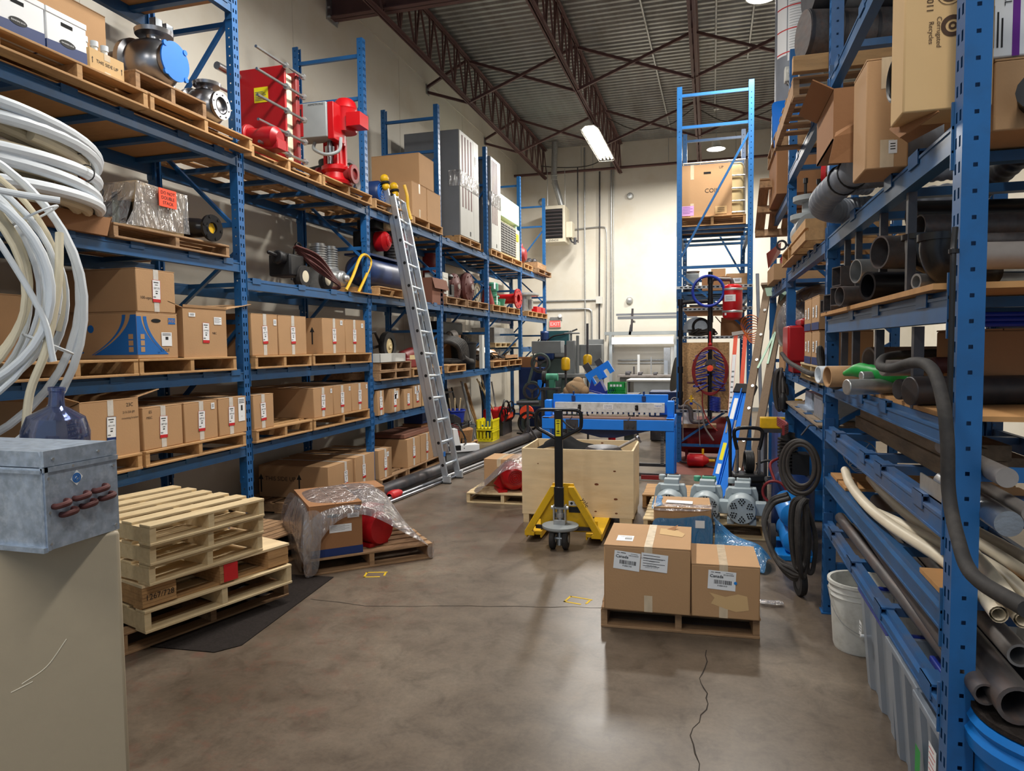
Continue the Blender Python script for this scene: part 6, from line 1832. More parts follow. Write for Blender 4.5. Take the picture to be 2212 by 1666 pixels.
# long profiles on the dusty shelf
GL = 'long grey steel profiles on the right'
for k,(x,z,w,h) in enumerate(((.86,1.197,.10,.07),(.97,1.197,.10,.07),(1.08,1.197,.10,.07),(.87,1.268,.10,.06),(.98,1.268,.10,.06))):
 b = MB(); b.box(x,x + w,2.86 + .1 * (k % 3),4.64 - .03 * k,z,z + h); tag(b.build('steel_profile','wood_grey',smooth=0,bevel=.003),('lower' if z < 1.25 else 'upper') + ' long grey profile on the dusty right shelf, %s from the aisle' % ('first','second','third','first','second')[k],'profile',GL)
b = MB(); b.box(0,.005,0,.3,0,.06); b.box(0,.06,0,.3,0,.005); o = b.build('angle_piece','zinc',smooth=0); o.location = (.715,2.42,1.197); tag(o,'short bright angle piece on the dusty shelf by the near post','angle iron')
# ivory hoses on the hose shelf
GH = 'ivory plastic hoses on the right'
for k in range(3):
 b = MB(); b.box(.72,1.62,0,.22,0,.016); o = b.build('shelf_board','ply_deck',smooth=0); o.location = (0,(4.38,4.12,2.5)[k],.902); tag(o,('farthest pale board','second pale board','near pale board by the front post')[k] + ' under the ivory hoses','board','boards under the ivory hoses')
hz = .945
for k,(p,r,l) in enumerate((([(.77,4.42,hz + .02),(.74,4.1,hz),(.72,3.6,hz),(.74,3.2,hz),(.80,2.75,hz),(.81,2.45,hz),(.79,2.22,.945)],.024,'ivory hose nearest the aisle'),
  ([(.73,3.42,hz + .0),(.79,3.2,hz),(.86,2.8,hz),(.87,2.45,hz),(.85,2.22,.935)],.024,'ivory hose with its end lying free beside the aisle hose'),
  ([(.88,4.3,hz),(.84,3.8,hz + .02),(.86,3.3,hz),(.93,2.7,hz),(.93,2.45,hz),(.91,2.24,.94)],.024,'third ivory hose from the aisle'),
  ([(.95,4.2,hz),(.93,3.6,hz),(1.0,2.9,hz),(1.03,2.2,hz)],.022,'fourth ivory hose from the aisle'),
  ([(1.02,4.3,hz),(1.02,3.5,hz),(1.08,2.8,hz),(1.09,2.2,hz)],.022,'innermost ivory hose on the pale boards'),
  ([(.90,4.2,hz + .05),(.93,3.4,hz + .05),(.86,2.6,hz + .047),(.81,2.21,.995)],.024,'ivory hose lying on top of the others'))):
 P_ = smooth_path(p,7)
 b = MB(); b.tube(P_,r,14,cap=False)
 b.tube(list(reversed(P_)),r * .72,12,cap=False)
 tag(b.build('ivory_hose','hose_ivory'),l,'hose',GH)
b = MB(); b.cyl((.78,4.6,.64),(.80,2.45,.64),.032,16); tag(b.build('rusty_pipe','pipe_dark'),'rusty brown pipe lying along the low right rail','pipe')
for k,(x,y,z,r,m,l) in enumerate(((.80,2.22,1.335,.028,'pipe_grey','grey round bar end high behind the near right post'),(.80,2.2,1.21,.036,'steel','bright cut aluminium bar end behind the near right post'),(.87,2.25,1.23,.022,'pipe_grey','thin bar end beside the bright cut bar'))):
 b = MB(); b.cyl((x,y,z),(x + .02,y + .62,z),r,24); tag(b.build('round_bar',m),l,'bar','round bars behind the near right post')
for k,(x,y,z,r,m,l) in enumerate(((.83,2.18,.705,.055,'pipe_dark','largest dark pipe end low behind the near right post'),(.77,2.24,.70,.032,'pipe_dark','smaller dark pipe end beside the largest one'),(.875,2.3,.80,.034,'pipe_grey','pale rimmed pipe end above the largest dark one'),(.95,2.24,.70,.045,'pipe_dark','dark pipe end at the right edge of the photo'))):
 b = MB(); b.pipe((x,y,z),(x + .06,4.4,z),r,r * .78,24); tag(b.build('steel_pipe',m),l,'pipe','dark pipes low behind the near right post')
t = thing('blue_drum','blue plastic drum with a rolled rim behind the near right post','drum',(.98,2.28,0))
b = MB(); b.lathe([(0,0),(.20,0),(.215,.04),(.21,.5),(.235,.52),(.24,.56),(.225,.58),(.235,.6),(.225,.62),(0,.62)],n=40); b.build('shell','cooler_blue',t)
b = MB(); b.lathe([(0,.625),(.225,.625),(.225,.640),(0,.640)],n=40); b.build('lid','mat_black',t)
# clear tubs and bucket under the low rail
def tub(y0,y1,x0,label,lid):
 t = thing('storage_tub',label,'storage tub',(x0,(y0 + y1) / 2,.002),RIGHT,'clear storage tubs under the right rack')
 w,d,h = y1 - y0,.62,.47
 b = MB()
 P_ = lambda s,z: [(-w / 2 * s,.0 + d * (1 - s) / 2,z),(w / 2 * s,d * (1 - s) / 2,z),(w / 2 * s,d * (1 + s) / 2,z),(-w / 2 * s,d * (1 + s) / 2,z)]
 def ribbed(s,z):
  out = []
  q = P_(s,z)
  for i in range(4):
   a,c = Vector(q[i]),Vector(q[(i + 1) % 4])
   n = (c - a).cross(Vector((0,0,1))).normalized()
   for k,off in ((0,0),(.12,0),(.16,.018),(.4,.018),(.44,0),(.56,0),(.6,.018),(.84,.018),(.88,0)):
    out.append(a.lerp(c,k) - n * off)
  return out
 rows = [ribbed(.88,0),ribbed(.94,h * .5),ribbed(1,h)]
 b.sheet([r + [r[0]] for r in rows]); b.add(rows[0],[tuple(range(len(rows[0])))])
 b.build('tub','tub_clear',t,smooth=0)
 b = MB()
 for a,c in (((-w / 2 - .01,-.01),(w / 2 + .01,.012)),((-w / 2 - .01,d - .012),(w / 2 + .01,d + .01))): b.box(a[0],c[0],a[1],c[1],h - .012,h + .012)
 for s in (-1,1): b.box(s * w / 2 - .012,s * w / 2 + .012,0,d,h - .012,h + .012)
 b.build('rim','tray_blue' if lid else 'tub_clear',t,smooth=0,bevel=.004)
 b = MB(); b.box(-w * .36,w * .36,.08,d - .08,.02,h * .62); b.build('contents','machine_grey',t,bevel=.03)
 b = MB()
 for i in range(3): b.cyl((-w * .15 + .1 * i,.12,h * .3),(-w * .12 + .1 * i,.4,h * .9),.03,10)
 b.build('dark_parts','black',t)
 return t
ta = tub(3.2,3.80,.74,'clear tub with a blue rim beside the white bucket',True)
tb2 = tub(2.72,3.16,.725,'clear tub in the middle of the three under the right rack',False)
tc2 = tub(2.41,2.69,.71,'clear tub with a green label, nearest to the near right post',False)
b = MB(); b.quad((-.12,-.004,.2),(-.06,-.004,.2),(-.06,-.004,.3),(-.12,-.004,.3)); b.build('green_label','green',tc2,smooth=0)
b = MB(); decal(b,(.08,-.006,.34),(1,0,0),(0,0,1),'doc','',.08,.12); b.build('paper_label',['paper','label_red','ink'],tc2,smooth=0)
b = MB(); decal(b,(-.2,-.014,.3),(1,0,0),(0,0,1),'small','',.05,.07); b.build('paper_label',['paper','ink','ink'],ta,smooth=0)
b = MB(); b.box(.82,1.3,2.5,2.95,.484,.51); tag(b.build('blue_tray','tray_blue',bevel=.006),'dark blue tray standing on the clear tubs by the near post','tray')
t = thing('plastic_bucket','scuffed white plastic bucket with a wire bail under the right rack','bucket',(.815,4.20,0))
b = MB(); b.lathe([(0,.004),(.125,0),(.132,.02),(.15,.30),(.158,.305),(.152,.33),(.16,.335),(.154,.37),(.166,.372),(.166,.39),(.15,.388),(.146,.3),(.126,.02),(0,.012)],n=40); b.build('shell','bucket_white',t)
b = MB(); b.tube(smooth_path([(-.165,0,.345),(-.15,-.10,.25),(-.10,-.16,.18),(.0,-.19,.14),(.10,-.16,.18),(.16,-.06,.28),(.165,0,.345)],5),.0025,6); b.build('bail','zinc',t)
b = MB(); b.tube([(-.03,-.19,.142),(.03,-.19,.142)],.009,8); b.build('bail_grip','pex_white',t)
# cartons over the pipe shelves
Z1 = 2.384
c11 = carton('long carton standing on end with recycling print beside the near right post',(.715,2.52,2.445),.25,.16,.66,0,m='cardboard_pale',tape=None)
b = MB()
def vtext(s,size,x,z): b.text(s,size,(x,-.0018,z),(0,0,-1),(1,0,0))
vtext('Corrugated',.020,-.028,.24); vtext('Recycles',.020,-.050,.24); vtext('0011',.028,-.055,.33)
b.lathe([(.020,0),(.033,0)],(.01,-.0018,.255),(0,-1,0),24)
b.lathe([(.006,0),(.012,0)],(.01,-.0018,.255),(0,-1,0),18)
for R_,r_ in ((.036,.034),(.026,.022),(.012,.004)): b.lathe([(r_,0),(R_,0)],(.0,-.0018,.355),(0,-1,0),24)
b.build('recycling_print','ink_brown',c11,smooth=0)
b = MB()
for k in range(4): b.ring((.600 + k * .013,2.66,2.60),(1,.1,0),.068,.0085,28,8)
tag(b.build('black_hose_rings','black'),'black hose rings between the recycling-printed carton and the crumpled one','hose')
carton('open-ended carton lying on its side above the grey hose',(.62,3.42,2.62),.19,.5,.22,0,m='cardboard_dark',tape=None,top=[('l',.1,30)])
t = thing('carton_flap','bent brown carton flap hanging below the open-ended carton','cardboard',(.62,3.36,2.50))
b = MB(); b.sheet([[(-.12,0,0),(.08,.02,.0)],[(-.10,-.01,.11),(.085,.02,.15)],[(-.09,.03,.14),(.09,.06,.24)]]); o = b.build('flap','cardboard_dark',t,smooth=0); sm = o.modifiers.new('thick','SOLIDIFY'); sm.thickness = .005
carton('tall crumpled carton beside the recycling-printed one',(.655,3.02,2.386),.15,.25,.42,0,m='cardboard',tape='tape_clear',labs=[('small',.02,.08,.03,.05,'')])
t = thing('flat_carton','opened flat carton tilted on the shelf under the recycling-printed one','cardboard',(.70,2.72,2.40))
b = MB(); b.sheet([[(-.09,-.08,.0),(-.01,-.2,.04)],[(-.10,.02,.06),(.0,-.16,.11)],[(-.02,.1,.03),(.06,-.05,.05)]]); o = b.build('board','cardboard_dark',t,smooth=0); sm = o.modifiers.new('thick','SOLIDIFY'); sm.thickness = .005
# grey corrugated hose
t = thing('corrugated_hose','wide grey corrugated hose bulging over the right shelf','hose',(0,0,0))
P_ = smooth_path([(1.2,3.55,2.62),(.95,3.5,2.62),(.72,3.62,2.56),(.60,3.9,2.49),(.60,4.2,2.47),(.74,4.42,2.47),(.95,4.40,2.48),(1.25,4.2,2.48)],24)
b = MB(); b.tube(P_,[.066 + .006 * (1 if i % 4 < 2 else 0) for i in range(len(P_))],20); b.build('hose','hose_grey',t)
b = MB(); b.ring((.66,3.74,2.53),Vector((-.4,.9,-.2)),.074,.006,20,6); b.ring((.63,3.8,2.515),Vector((-.3,.9,-.2)),.074,.006,20,6); b.build('black_strap','black',t)
P_ = smooth_path([(1.2,4.1,2.60),(.95,4.15,2.60),(.80,4.3,2.62),(.76,4.5,2.64),(.9,4.62,2.65)],24)
b = MB(); b.tube(P_,[.055 + .005 * (1 if i % 4 < 2 else 0) for i in range(len(P_))],16); tag(b.build('corrugated_hose','hose_grey'),'second grey corrugated hose lying behind the bulging one','hose')
P_ = smooth_path([(.9,2.5,2.2),(1.1,3.0,2.2),(1.2,3.6,2.2),(1.3,4.3,2.2)],24)
b = MB(); b.tube(P_,[.05 + .005 * (1 if i % 4 < 2 else 0) for i in range(len(P_))],14); o = b.build('corrugated_hose','black'); o.location = (.05,0,.27 + Z1 - 2.38); tag(o,'black corrugated hose in the shadow above the pipe shelf','hose')
t = thing('white_carton','white carton with a purple band high behind the near right post','cardboard box',(1.03,2.60,2.615))
b = MB(); b.box(-.18,.2,0,.3,0,.26); b.build('carton','paper',t,bevel=.005)
b = MB(); b.box(-.115,-.095,-.002,0,0,.26); b.build('purple_band','purple',t,smooth=0)
b = MB(); b.text('4"',.035,(-.165,-.002,.2),(0,0,-1),(1,0,0)); b.text('35CL',.03,(-.13,-.002,.19),(0,0,-1),(1,0,0))
for i in range(3): b.box(-.17 + i * .012,-.165 + i * .012,-.002,-.001,.03,.16 - .02 * i)
b.build('print','ink',t,smooth=0)
carton('brown carton under the white purple-banded one behind the near post',(1.27,2.60,2.385),.8,.5,.225,0,m='cardboard',tape=None)
carton('small carton with blue tape on a shelf right of the near post',(1.02,2.9,1.50),.26,.3,.26,0,m='cardboard_dark',tape=None)
b = MB()
for i in range(3): b.cyl((.90,2.86,1.775 + i * .018),(1.14,2.9,1.775 + i * .018),.009,8)
tag(b.build('blue_tubes','tray_blue'),'bundle of thin blue tubes on the small carton right of the near post','tubes')
# ---- farther right bays
t = thing('spiral_duct','pair of dark round ducts with taped wrap across the top right shelf','duct',(.74,4.98,3.56))
b = MB(); b.cyl((-.16,.05,.17),(.9,.3,.17),.15,32); b.build('duct','pipe_dark',t)
b = MB()
for k in range(4): b.cyl((-.155 + k * .2,.052 + k * .047,.17),(-.135 + k * .2,.057 + k * .047,.17),.155,32)
b.build('seams','dark_steel',t)
b = MB(); b.cyl((-.12,.1,.46),(.9,.35,.46),.14,28); b.build('upper_duct','dark_steel',t)
b = MB(); b.cyl((.08,.145,.46),(.2,.175,.46),.145,28); b.build('tape_wrap','zinc',t)
pallet('dark pallet under the ducts on the top right shelf',(1.06,4.90,3.292),0,1.1,1.3,.13,'wood_old',7)
b = MB(); b.box(.50,1.5,4.82,4.88,3.425,3.525); tag(b.build('timber','wood',smooth=0,bevel=.004),'pale timber lying across the pallet under the ducts','timber')
t = thing('water_heater','tall grey water heater cylinder with white label sheets at the top right','water heater',(.86,7.75,3.95))
b = MB(); b.lathe([(0,0),(.22,0),(.23,.02),(.23,1.6),(.2,1.62),(0,1.62)],n=40); b.build('tank','hose_grey',t)
b = MB()
for (a0,a1,z0_,z1_) in ((-2.75,-2.2,.62,1.32),(-2.15,-1.35,.56,1.36)):
 b.sheet([[(.2315 * math.cos(a0 + (a1 - a0) * k / 10),.2315 * math.sin(a0 + (a1 - a0) * k / 10),z) for k in range(11)] for z in (z0_,z1_)])
b.build('label_sheet','paper',t)
b = MB()
for z in (.64,.86,1.08,1.34): b.sheet([[(.2325 * math.cos(-2.75 + 1.4 * k / 14),.2325 * math.sin(-2.75 + 1.4 * k / 14),zz) for k in range(15)] for zz in (z,z + .012)])
b.build('red_rules','label_red',t)
b = MB(); b.sheet([[(.2328 * math.cos(-2.1 + .7 * k / 8),.2328 * math.sin(-2.1 + .7 * k / 8),zz) for k in range(9)] for zz in (1.27,1.33)]); b.build('orange_strip','orange_label',t)
b = MB()
for i in range(22): b.sheet([[(.2322 * math.cos(-2.08 + (.5 + .15 * (i % 3)) * k / 6),.2322 * math.sin(-2.08 + (.5 + .15 * (i % 3)) * k / 6),zz) for k in range(7)] for zz in (.68 + i * .026,.684 + i * .026)])
b.build('fine_print','machine_grey',t)
b = MB(); b.box(-.16,-.02,-.30,-.2,.33,.47); b.cyl((-.12,-.31,.42),(-.12,-.29,.42),.025,14); b.build('control_valve','white_metal',t,bevel=.01)
b = MB()
for dx in (-.13,-.09,-.06): b.tube(smooth_path([(dx,-.27,.33),(dx + .03,-.28,.24),(dx + .0,-.26,.14)],5),.008,6)
b.build('wires','zinc',t)
b = MB(); b.box(-.19,.0,-.245,-.225,.02,.14); b.build('burner_opening','dark_hole',t,smooth=0)
pallet('weathered pallet under the tall water heater',(.60,7.75,3.60),RIGHT,.9,.7,.14,'wood_old',7)
carton('brown board box under the water heater pallet',(.62,7.75,3.16),.9,.7,.43,RIGHT,m='cardboard_dark',tape=None)
t = thing('blue_tarp','torn blue plastic hanging beside the water heater','tarp',(.86,7.5,3.7))
film('plastic',[[(-.28,-.03,.42),(-.1,-.02,.40),(.06,-.01,.5)],[(-.26,-.05,.30),(-.12,-.06,.26),(.04,-.04,.3)],[(-.27,-.05,.1),(-.18,-.06,.08),(-.10,-.05,.1)],[(-.24,-.03,-.15),(-.2,-.04,-.16),(-.12,-.05,-.12)],[(-.22,-.03,-.35),(-.19,-.03,-.36),(-.1,-.05,-.32)]],'ladder_blue',t,.02,3,2)
t = thing('leaning_pallet','upended pallet hanging off the far end of the top right shelf','pallet',(.5,8.2,3.20),rot=(0,-.5,RIGHT))
for k in range(4):
 b = MB(); b.box(-.45,.45,0,.1,.0 + k * .0,.02); o = b.build('board','wood_old',t,smooth=0); o.location = (0,k * .14,0)
for x in (-.42,0,.4):
 b = MB(); b.box(x,x + .035,0,.55,-.09,0); b.build('stringer','wood_old',t,smooth=0)
# grey pump, crates on bay one
Z2 = 2.385
pallet('pallet under the grey valve on the second right bay',(.62,6.2,Z2),RIGHT,1.0,.8,.12,'wood',6)
t = thing('gate_valve','grey flanged valve with upright bolts on the second right bay','valve',(.80,6.25,Z2 + .12))
b = MB(); b.lathe([(0,0),(.15,0),(.16,.03),(.13,.06),(.13,.2),(.16,.22),(.16,.26),(.07,.27),(.07,.36),(.14,.37),(.14,.41),(0,.42)],n=28); b.cyl((-.02,-.22,.12),(-.02,.2,.12),.12,22); b.build('body','grey_paint',t)
b = MB()
for x,y in ((-.05,-.05),(.06,.02)): b.cyl((x,y,.4),(x,y,.53),.012,8); b.cyl((x,y,.51),(x,y,.55),.02,6)
b.build('bolt','black',t)
t = thing('wooden_block_crate','pale open timber crate beside the second right post','crate',(.60,5.35,Z2),RIGHT)
for k in range(2):
 b = MB(); b.box(-.4,.4,0,.02,.0 + k * .08,.06 + k * .08); b.build('slat','wood',t,smooth=0)
for x in (-.4,0,.37):
 b = MB(); b.box(x,x + .03,.02,.5,0,.14); b.build('side','wood',t,smooth=0)
t = thing('yellow_reel','yellow and red round reel behind the grey corrugated hose','reel',(.72,5.0,Z2 + .42))
b = MB(); b.lathe([(0,0),(.10,0),(.10,.03),(0,.03)],(0,0,0),(1,-.4,0),24); b.build('red_face','red_bright',t)
b = MB(); b.lathe([(.0,.03),(.08,.03),(.08,.16),(0,.16)],(0,0,-.06),(1,-.4,0),20); b.build('yellow_body','yellow',t)
b = MB(); b.ring((.64,6.95,2.62),(0,1,.2),.04,.01,20,8); b.cyl((.68,6.95,2.62),(.75,6.95,2.62),.01,8); tag(b.build('eye_bolt','dark_steel'),'large eye bolt sticking out of the third right post','eye bolt')
t = thing('red_scrap','red sheet metal parts in a box at the far end of the right racks','scrap box',(.62,7.9,2.35),RIGHT)
b = MB(); b.box(-.4,.4,0,.5,0,.16); b.build('box','cardboard',t,smooth=0)
b = MB(); b.add([(-.3,.0,.18),(.1,-.05,.3),(.05,.1,.42),(-.25,.12,.34)],[(0,1,2,3)]); b.box(-.1,.3,.1,.3,.1,.26); b.build('red_sheet','red_paint',t,smooth=0)
# cartons stacked on bay one, lower shelf
GB = 'blue-bottomed cartons on the second right bay'
pallet('pallet under the blue-bottomed cartons on the second right bay',(.68,5.25,1.445),RIGHT,1.1,.85,.12,'wood_pale',6)
for k,(y,z,l) in enumerate(((5.02,1.567,'bottom blue-bottomed carton next to the second right post'),(5.40,1.567,'bottom blue-bottomed carton farther from the post'),(5.04,1.80,'top blue-bottomed carton next to the second right post'),(5.42,1.80,'top blue-bottomed carton farther from the post'))):
 c = carton(l,(.68,y,z),.33,.32,.225,RIGHT,m='cardboard',tape=None,labs=[('small',-.07,.12,.06,.07,''),('doc',.07,.12,.06,.08,'')],group=GB)
 b = MB(); b.quad((-.165,-.0015,0),(.165,-.0015,0),(.165,-.0015,.05),(-.165,-.0015,.05)); b.quad((-.1665,0,0),(-.1665,.32,0),(-.1665,.32,.05),(-.1665,0,.05))
 b.add([(-.1668,.22 + .06 * math.cos(i * PI / 8),.13 + .06 * math.sin(i * PI / 8)) for i in range(16)],[tuple(range(16))])
 b.build('blue_print','label_navy',c,smooth=0)
t = thing('red_machine','red machine housing behind the third right post','machine',(.66,6.75,1.445),RIGHT)
b = MB(); b.box(-.22,.22,0,.5,.1,.42); b.box(-.15,.3,.1,.4,.42,.48); b.build('housing','red_paint',t,bevel=.02)
b = MB(); b.box(-.2,.2,.05,.45,0,.1); b.build('base','red_paint',t,bevel=.01)
t = thing('foil_bundle','big bundle wrapped in crinkled dark shiny film at the far right','bundle',(1.12,7.95,1.44))
b = MB(); b.ball((0,0,.44),.46,16,12,(.9,1,.92)); o = b.build('bundle','iron_brown',t)
b = MB(); b.ball((0,0,.44),.48,22,16,(.92,1.02,.93)); o = b.build('crinkled_film','film',t)
carton('brown carton low on the far right shelf',(.72,7.7,1.425),.5,.5,.25,RIGHT,m='cardboard',tape=None)
carton('grey metal box on the low shelf between the right posts',(.74,5.3,1.18),.4,.3,.16,RIGHT,m='zinc',tape=None,cat='metal box')
t = thing('metal_tray','galvanized tray beside the grey metal box on the low right shelf','tray',(.72,6.0,1.178),RIGHT)
b = MB(); b.box(-.3,.3,0,.3,0,.02); b.prism([(-.25,.02),(.2,.02),(.15,.14),(-.2,.14)],.05,.3,'y'); b.build('tray','galvanized',t,smooth=0)
b = MB(); b.box(.68,1.6,4.85,6.9,1.176,1.19); o = b.build('shelf_board','wood_grey',smooth=0); o.location = (0,0,-.012); tag(o,'dusty board on the low shelf between the right posts','board')
# hanging cables
def hank(loc,label,n,L_,w,m='cable_dark',r=.011,seed=1):
 t = thing('cable_hank',label,'cable',loc)
 rr = random.Random(seed)
 for k in range(n):
  a,c = rr.uniform(-w,w),rr.uniform(-.04,.04)
  l = L_ * rr.uniform(.85,1.05)
  b = MB(); b.tube(smooth_path([(0 + c * .3,a * .3,0),(c - .03,a,-.05),(c - .04,a * 1.3,-l * .5),(c - .02,a * 1.1,-l * .9),(c,a * .6,-l),(c + .02,a * .2,-l * .9),(c + .03,a * .5,-l * .5),(0,a * .2,-.03)],5),r,8)
  b.build('cable_loop',m,t)
 return t
hank((.65,7.02,1.47),'grey cable hank hanging from the third right post',6,.40,.10,'cable_dark',.014,2)
t = thing('power_plug','heavy black plug hanging under the grey cable hank','plug',(.66,6.86,1.10))
b = MB(); b.lathe([(0,0),(.035,0),(.04,.1),(.03,.12),(.018,.15),(0,.15)],n=18); b.build('body','black',t)
b = MB(); b.tube(smooth_path([(0,0,.15),(.0,.05,.25),(0,.1,.33)],5),.013,8); b.build('cable','cable_dark',t)
t = thing('cable_coil','big round coil of dark cable hanging beside the second right post','cable',(.60,5.02,.89))
rr = random.Random(5)
for k in range(5):
 R_ = .135 + .012 * k
 b = MB(); b.tube([(R_ * .62 * math.cos(i * PI / 24) - .012 * (k % 3),-R_ * .35 * math.cos(i * PI / 24) - .02 + .012 * (k % 3),1.02 * R_ * math.sin(i * PI / 24) - .005 * k) for i in range(48)],.0125,10,closed=True); b.build('cable_loop','cable_dark',t)
b = MB(); b.tube([(0,0,.20),(.05,0,.27),(.09,0,.27)],.006,6); b.build('hook','dark_steel',t)
hank((.62,4.92,.68),'thick tangle of black welding cables hanging low by the second right post',12,.52,.14,'rubber',.0145,9)
t = thing('cable_loops','loops of black cable spreading over the floor beside the second right post','cable',(.52,5.35,.3))
rr = random.Random(8)
for k in range(8):
 a = rr.uniform(-.1,.1)
 b = MB(); b.tube(smooth_path([(.05,.1 + a,.28),(-.06,.2 + a,.2),(-.12,.1 + a,.05),(-.06,-.1 + a,-.12),(.03,-.3 + a * .5,-.2 + .01 * k),(.1,-.42,-.15)],6),.0135,8); b.build('cable_loop','rubber',t)
t = thing('cart_wheel','black rubber wheel on the floor by the second right post','wheel',(.60,4.98,.10))
b = MB(); b.lathe([(.055,-.02),(.095,-.02),(.10,0),(.095,.02),(.055,.02)],(0,0,0),(1,.2,0),32); b.build('tyre','black',t)
b = MB(); b.lathe([(0,-.022),(.055,-.018),(.055,.018),(0,.022)],(0,0,0),(1,.2,0),20); b.build('hub','dark_steel',t)
# compressors on the floor of bay one
t = thing('twin_tank_compressor','bright blue twin-tank air compressor on the floor under the cables','compressor',(.66,5.95,0))
for z,x in ((.36,-.02),(.15,0)):
 b = MB(); b.lathe([(0,-.02),(.05,-.01),(.095,.02),(.105,.06),(.105,.5),(.07,.55),(0,.56)],(x,-.2,z),(0,1,0),28); b.build('tank','sky_blue',t)
b = MB(); b.box(-.14,.14,-.2,.35,.0,.05); b.build('base','sky_blue',t,smooth=0,bevel=.01)
b = MB(); b.cyl((-.17,.1,.11),(-.13,.1,.11),.11,24); b.build('wheel','rubber',t)
t = thing('upright_compressor','dark blue compressor with a finned black pump under the right rack','compressor',(.72,6.55,0))
b = MB(); b.lathe([(0,0),(.12,.01),(.17,.06),(.18,.1),(.18,.5),(.13,.56),(0,.58)],n=28); b.build('tank','navy',t)
b = MB()
for k in range(9): b.cyl((-.05,-.02,.62 + k * .03),(-.05,-.02,.635 + k * .03),.085,16)
b.cyl((-.05,-.02,.56),(-.05,-.02,.92),.06,14); b.box(-.02,.12,-.1,.1,.56,.74); b.build('pump','black',t)
b = MB(); b.ring((-.17,-.2,.42),(.3,1,0),.1,.012,24,8); b.tube(smooth_path([(-.17,-.2,.52),(-.2,-.1,.65),(-.1,0,.7)],5),.012,8); b.build('red_hose','red_dull',t)
b = MB(); b.cyl((-.19,.0,.5),(-.23,-.02,.5),.025,14); b.build('gauge','stainless',t)
b = MB()
for i in range(5): b.tube(smooth_path([(.60,6.2,.95 + i * .016),(.66,6.5,.94 + i * .016),(.62,6.9,.95 + i * .016)],5),.012,8)
tag(b.build('red_hose','red_dull'),'hank of dull red hose lying under the low right shelf','hose')
b = MB()
for i in range(3): b.ring((.95,4.95,.98 - .03 * i),(.3,1,.2),.10 - .02 * i,.003,24,5)
for k in range(6): b.bar((.95,4.95,.98),(.95 + .1 * math.cos(k),4.95 - .02,.98 + .1 * math.sin(k)),.004)
tag(b.build('fan_guard','zinc'),'round wire fan guard behind the second right post','guard')
b = MB(); b.box(.72,1.5,7.1,8.8,.0,1.02); tag(b.build('blue_cabinet','cooler_blue',bevel=.02),'bright blue cabinet behind the racks and the wooden ladder','cabinet')
t = thing('pressure_washer','black upright pressure washer with a loop handle beside the ladders','pressure washer',(.36,6.95,0),.1)
b = MB(); b.box(-.13,.13,-.08,.14,.12,.46); b.box(-.15,.15,-.1,.1,.40,.48); b.build('body','black',t,bevel=.02)
b = MB()
for k in range(7): b.box(-.10,.10,-.09,-.08,.16 + k * .035,.18 + k * .035)
b.build('ribs','black_gloss',t,smooth=0)
for s in (-1,1):
 b = MB(); b.cyl((s * .10,0,.44),(s * .10,.0,.72),.016,12); b.build('steel_tube','stainless',t)
 b = MB(); b.cyl((s * .17 - .03,.12,.11),(s * .17 + .03,.12,.11),.11,22); b.build('wheel','rubber',t)
b = MB(); b.tube(smooth_path([(-.10,0,.70),(-.115,0,.76),(-.13,0,.86),(-.10,0,.90),(0,0,.91),(.10,0,.90),(.13,0,.86),(.115,0,.76),(.10,0,.70)],5),.018,12); b.bar((-.12,0,.80),(.12,0,.80),.025); b.build('loop_handle','black_gloss',t)
b = MB()
for k in range(6): b.ring((-.02 + .012 * k,.02,.58),(1,0,0),.10,.010,22,8)
b.build('hose_reel','black',t)
b = MB(); b.tube([(.08,.02,.56),(.16,-.02,.60),(.22,-.02,.60)],.012,8); b.build('crank','black',t)
b = MB(); b.tube(smooth_path([(-.17,-.05,.05),(-.17,-.05,.5),(-.175,-.04,.9),(-.2,-.02,1.02)],5),.016,10); b.ball((-.17,-.09,.40),.018,10,8); b.build('lance','black',t)
# ---- ladders
def stepladder(label,m,foot,top,wid,thick,parts,cat='ladder',name='step_ladder'):
 t = thing(name,label,cat,foot)
 F_,T_ = Vector((0,0,0)),Vector(top) - Vector(foot)
 up_ = T_.normalized()
 ac = Vector(wid).normalized(); W_ = Vector(wid).length
 nn = ac.cross(up_).normalized()
 return t,up_,ac,nn,T_.length,W_
t,up_,ac,nn,Ln,W_ = stepladder('bright blue fibreglass step ladder folded and leaning by the wooden one','ladder_blue',(.02,7.5,0),(.36,8.35,1.23),(.17,-.12,0),0,0)
q = lambda a,s,o=0.0: ac * a + up_ * s + nn * o
for a,nm in ((0,'front_rail'),(.125,'rear_rail')):
 b = MB(); b.bar(q(a - .01,0.02),q(a - .01,Ln - .06),.115,.035,up=nn); b.bar(q(a + .032,0.02,.02),q(a + .032,Ln - .06,.02),.012,.05,up=nn); b.build(nm,'ladder_blue',t,smooth=0,bevel=.004)
b = MB(); b.bar(q(-.07,Ln - .05),q(.18,Ln - .05),.12,.07,up=nn); b.build('top_cap','black',t,smooth=0,bevel=.008)
sg = 1 if nn.y < 0 else -1
b = MB()
def plate(b,a0,a1,s0,s1,o=.0185): b.quad(*[q(a,s,sg * o) for a,s in ((a0,s0),(a1,s0),(a1,s1),(a0,s1))])
plate(b,-.04,.02,Ln * .70,Ln * .88); b.build('white_label','paper',t,smooth=0)
b = MB(); plate(b,-.035,.02,Ln * .36,Ln * .50); b.build('yellow_label','yellow_bright',t,smooth=0)
b = MB(); plate(b,-.035,.02,Ln * .25,Ln * .33); b.build('small_label','paper',t,smooth=0)
b = MB(); b.add([q(-.008 + .032 * math.cos(k * PI / 12),Ln * .125 + .115 * math.sin(k * PI / 12),sg * .0186) for k in range(24)],[tuple(range(24))]); b.build('oval_logo','paper',t,smooth=0)
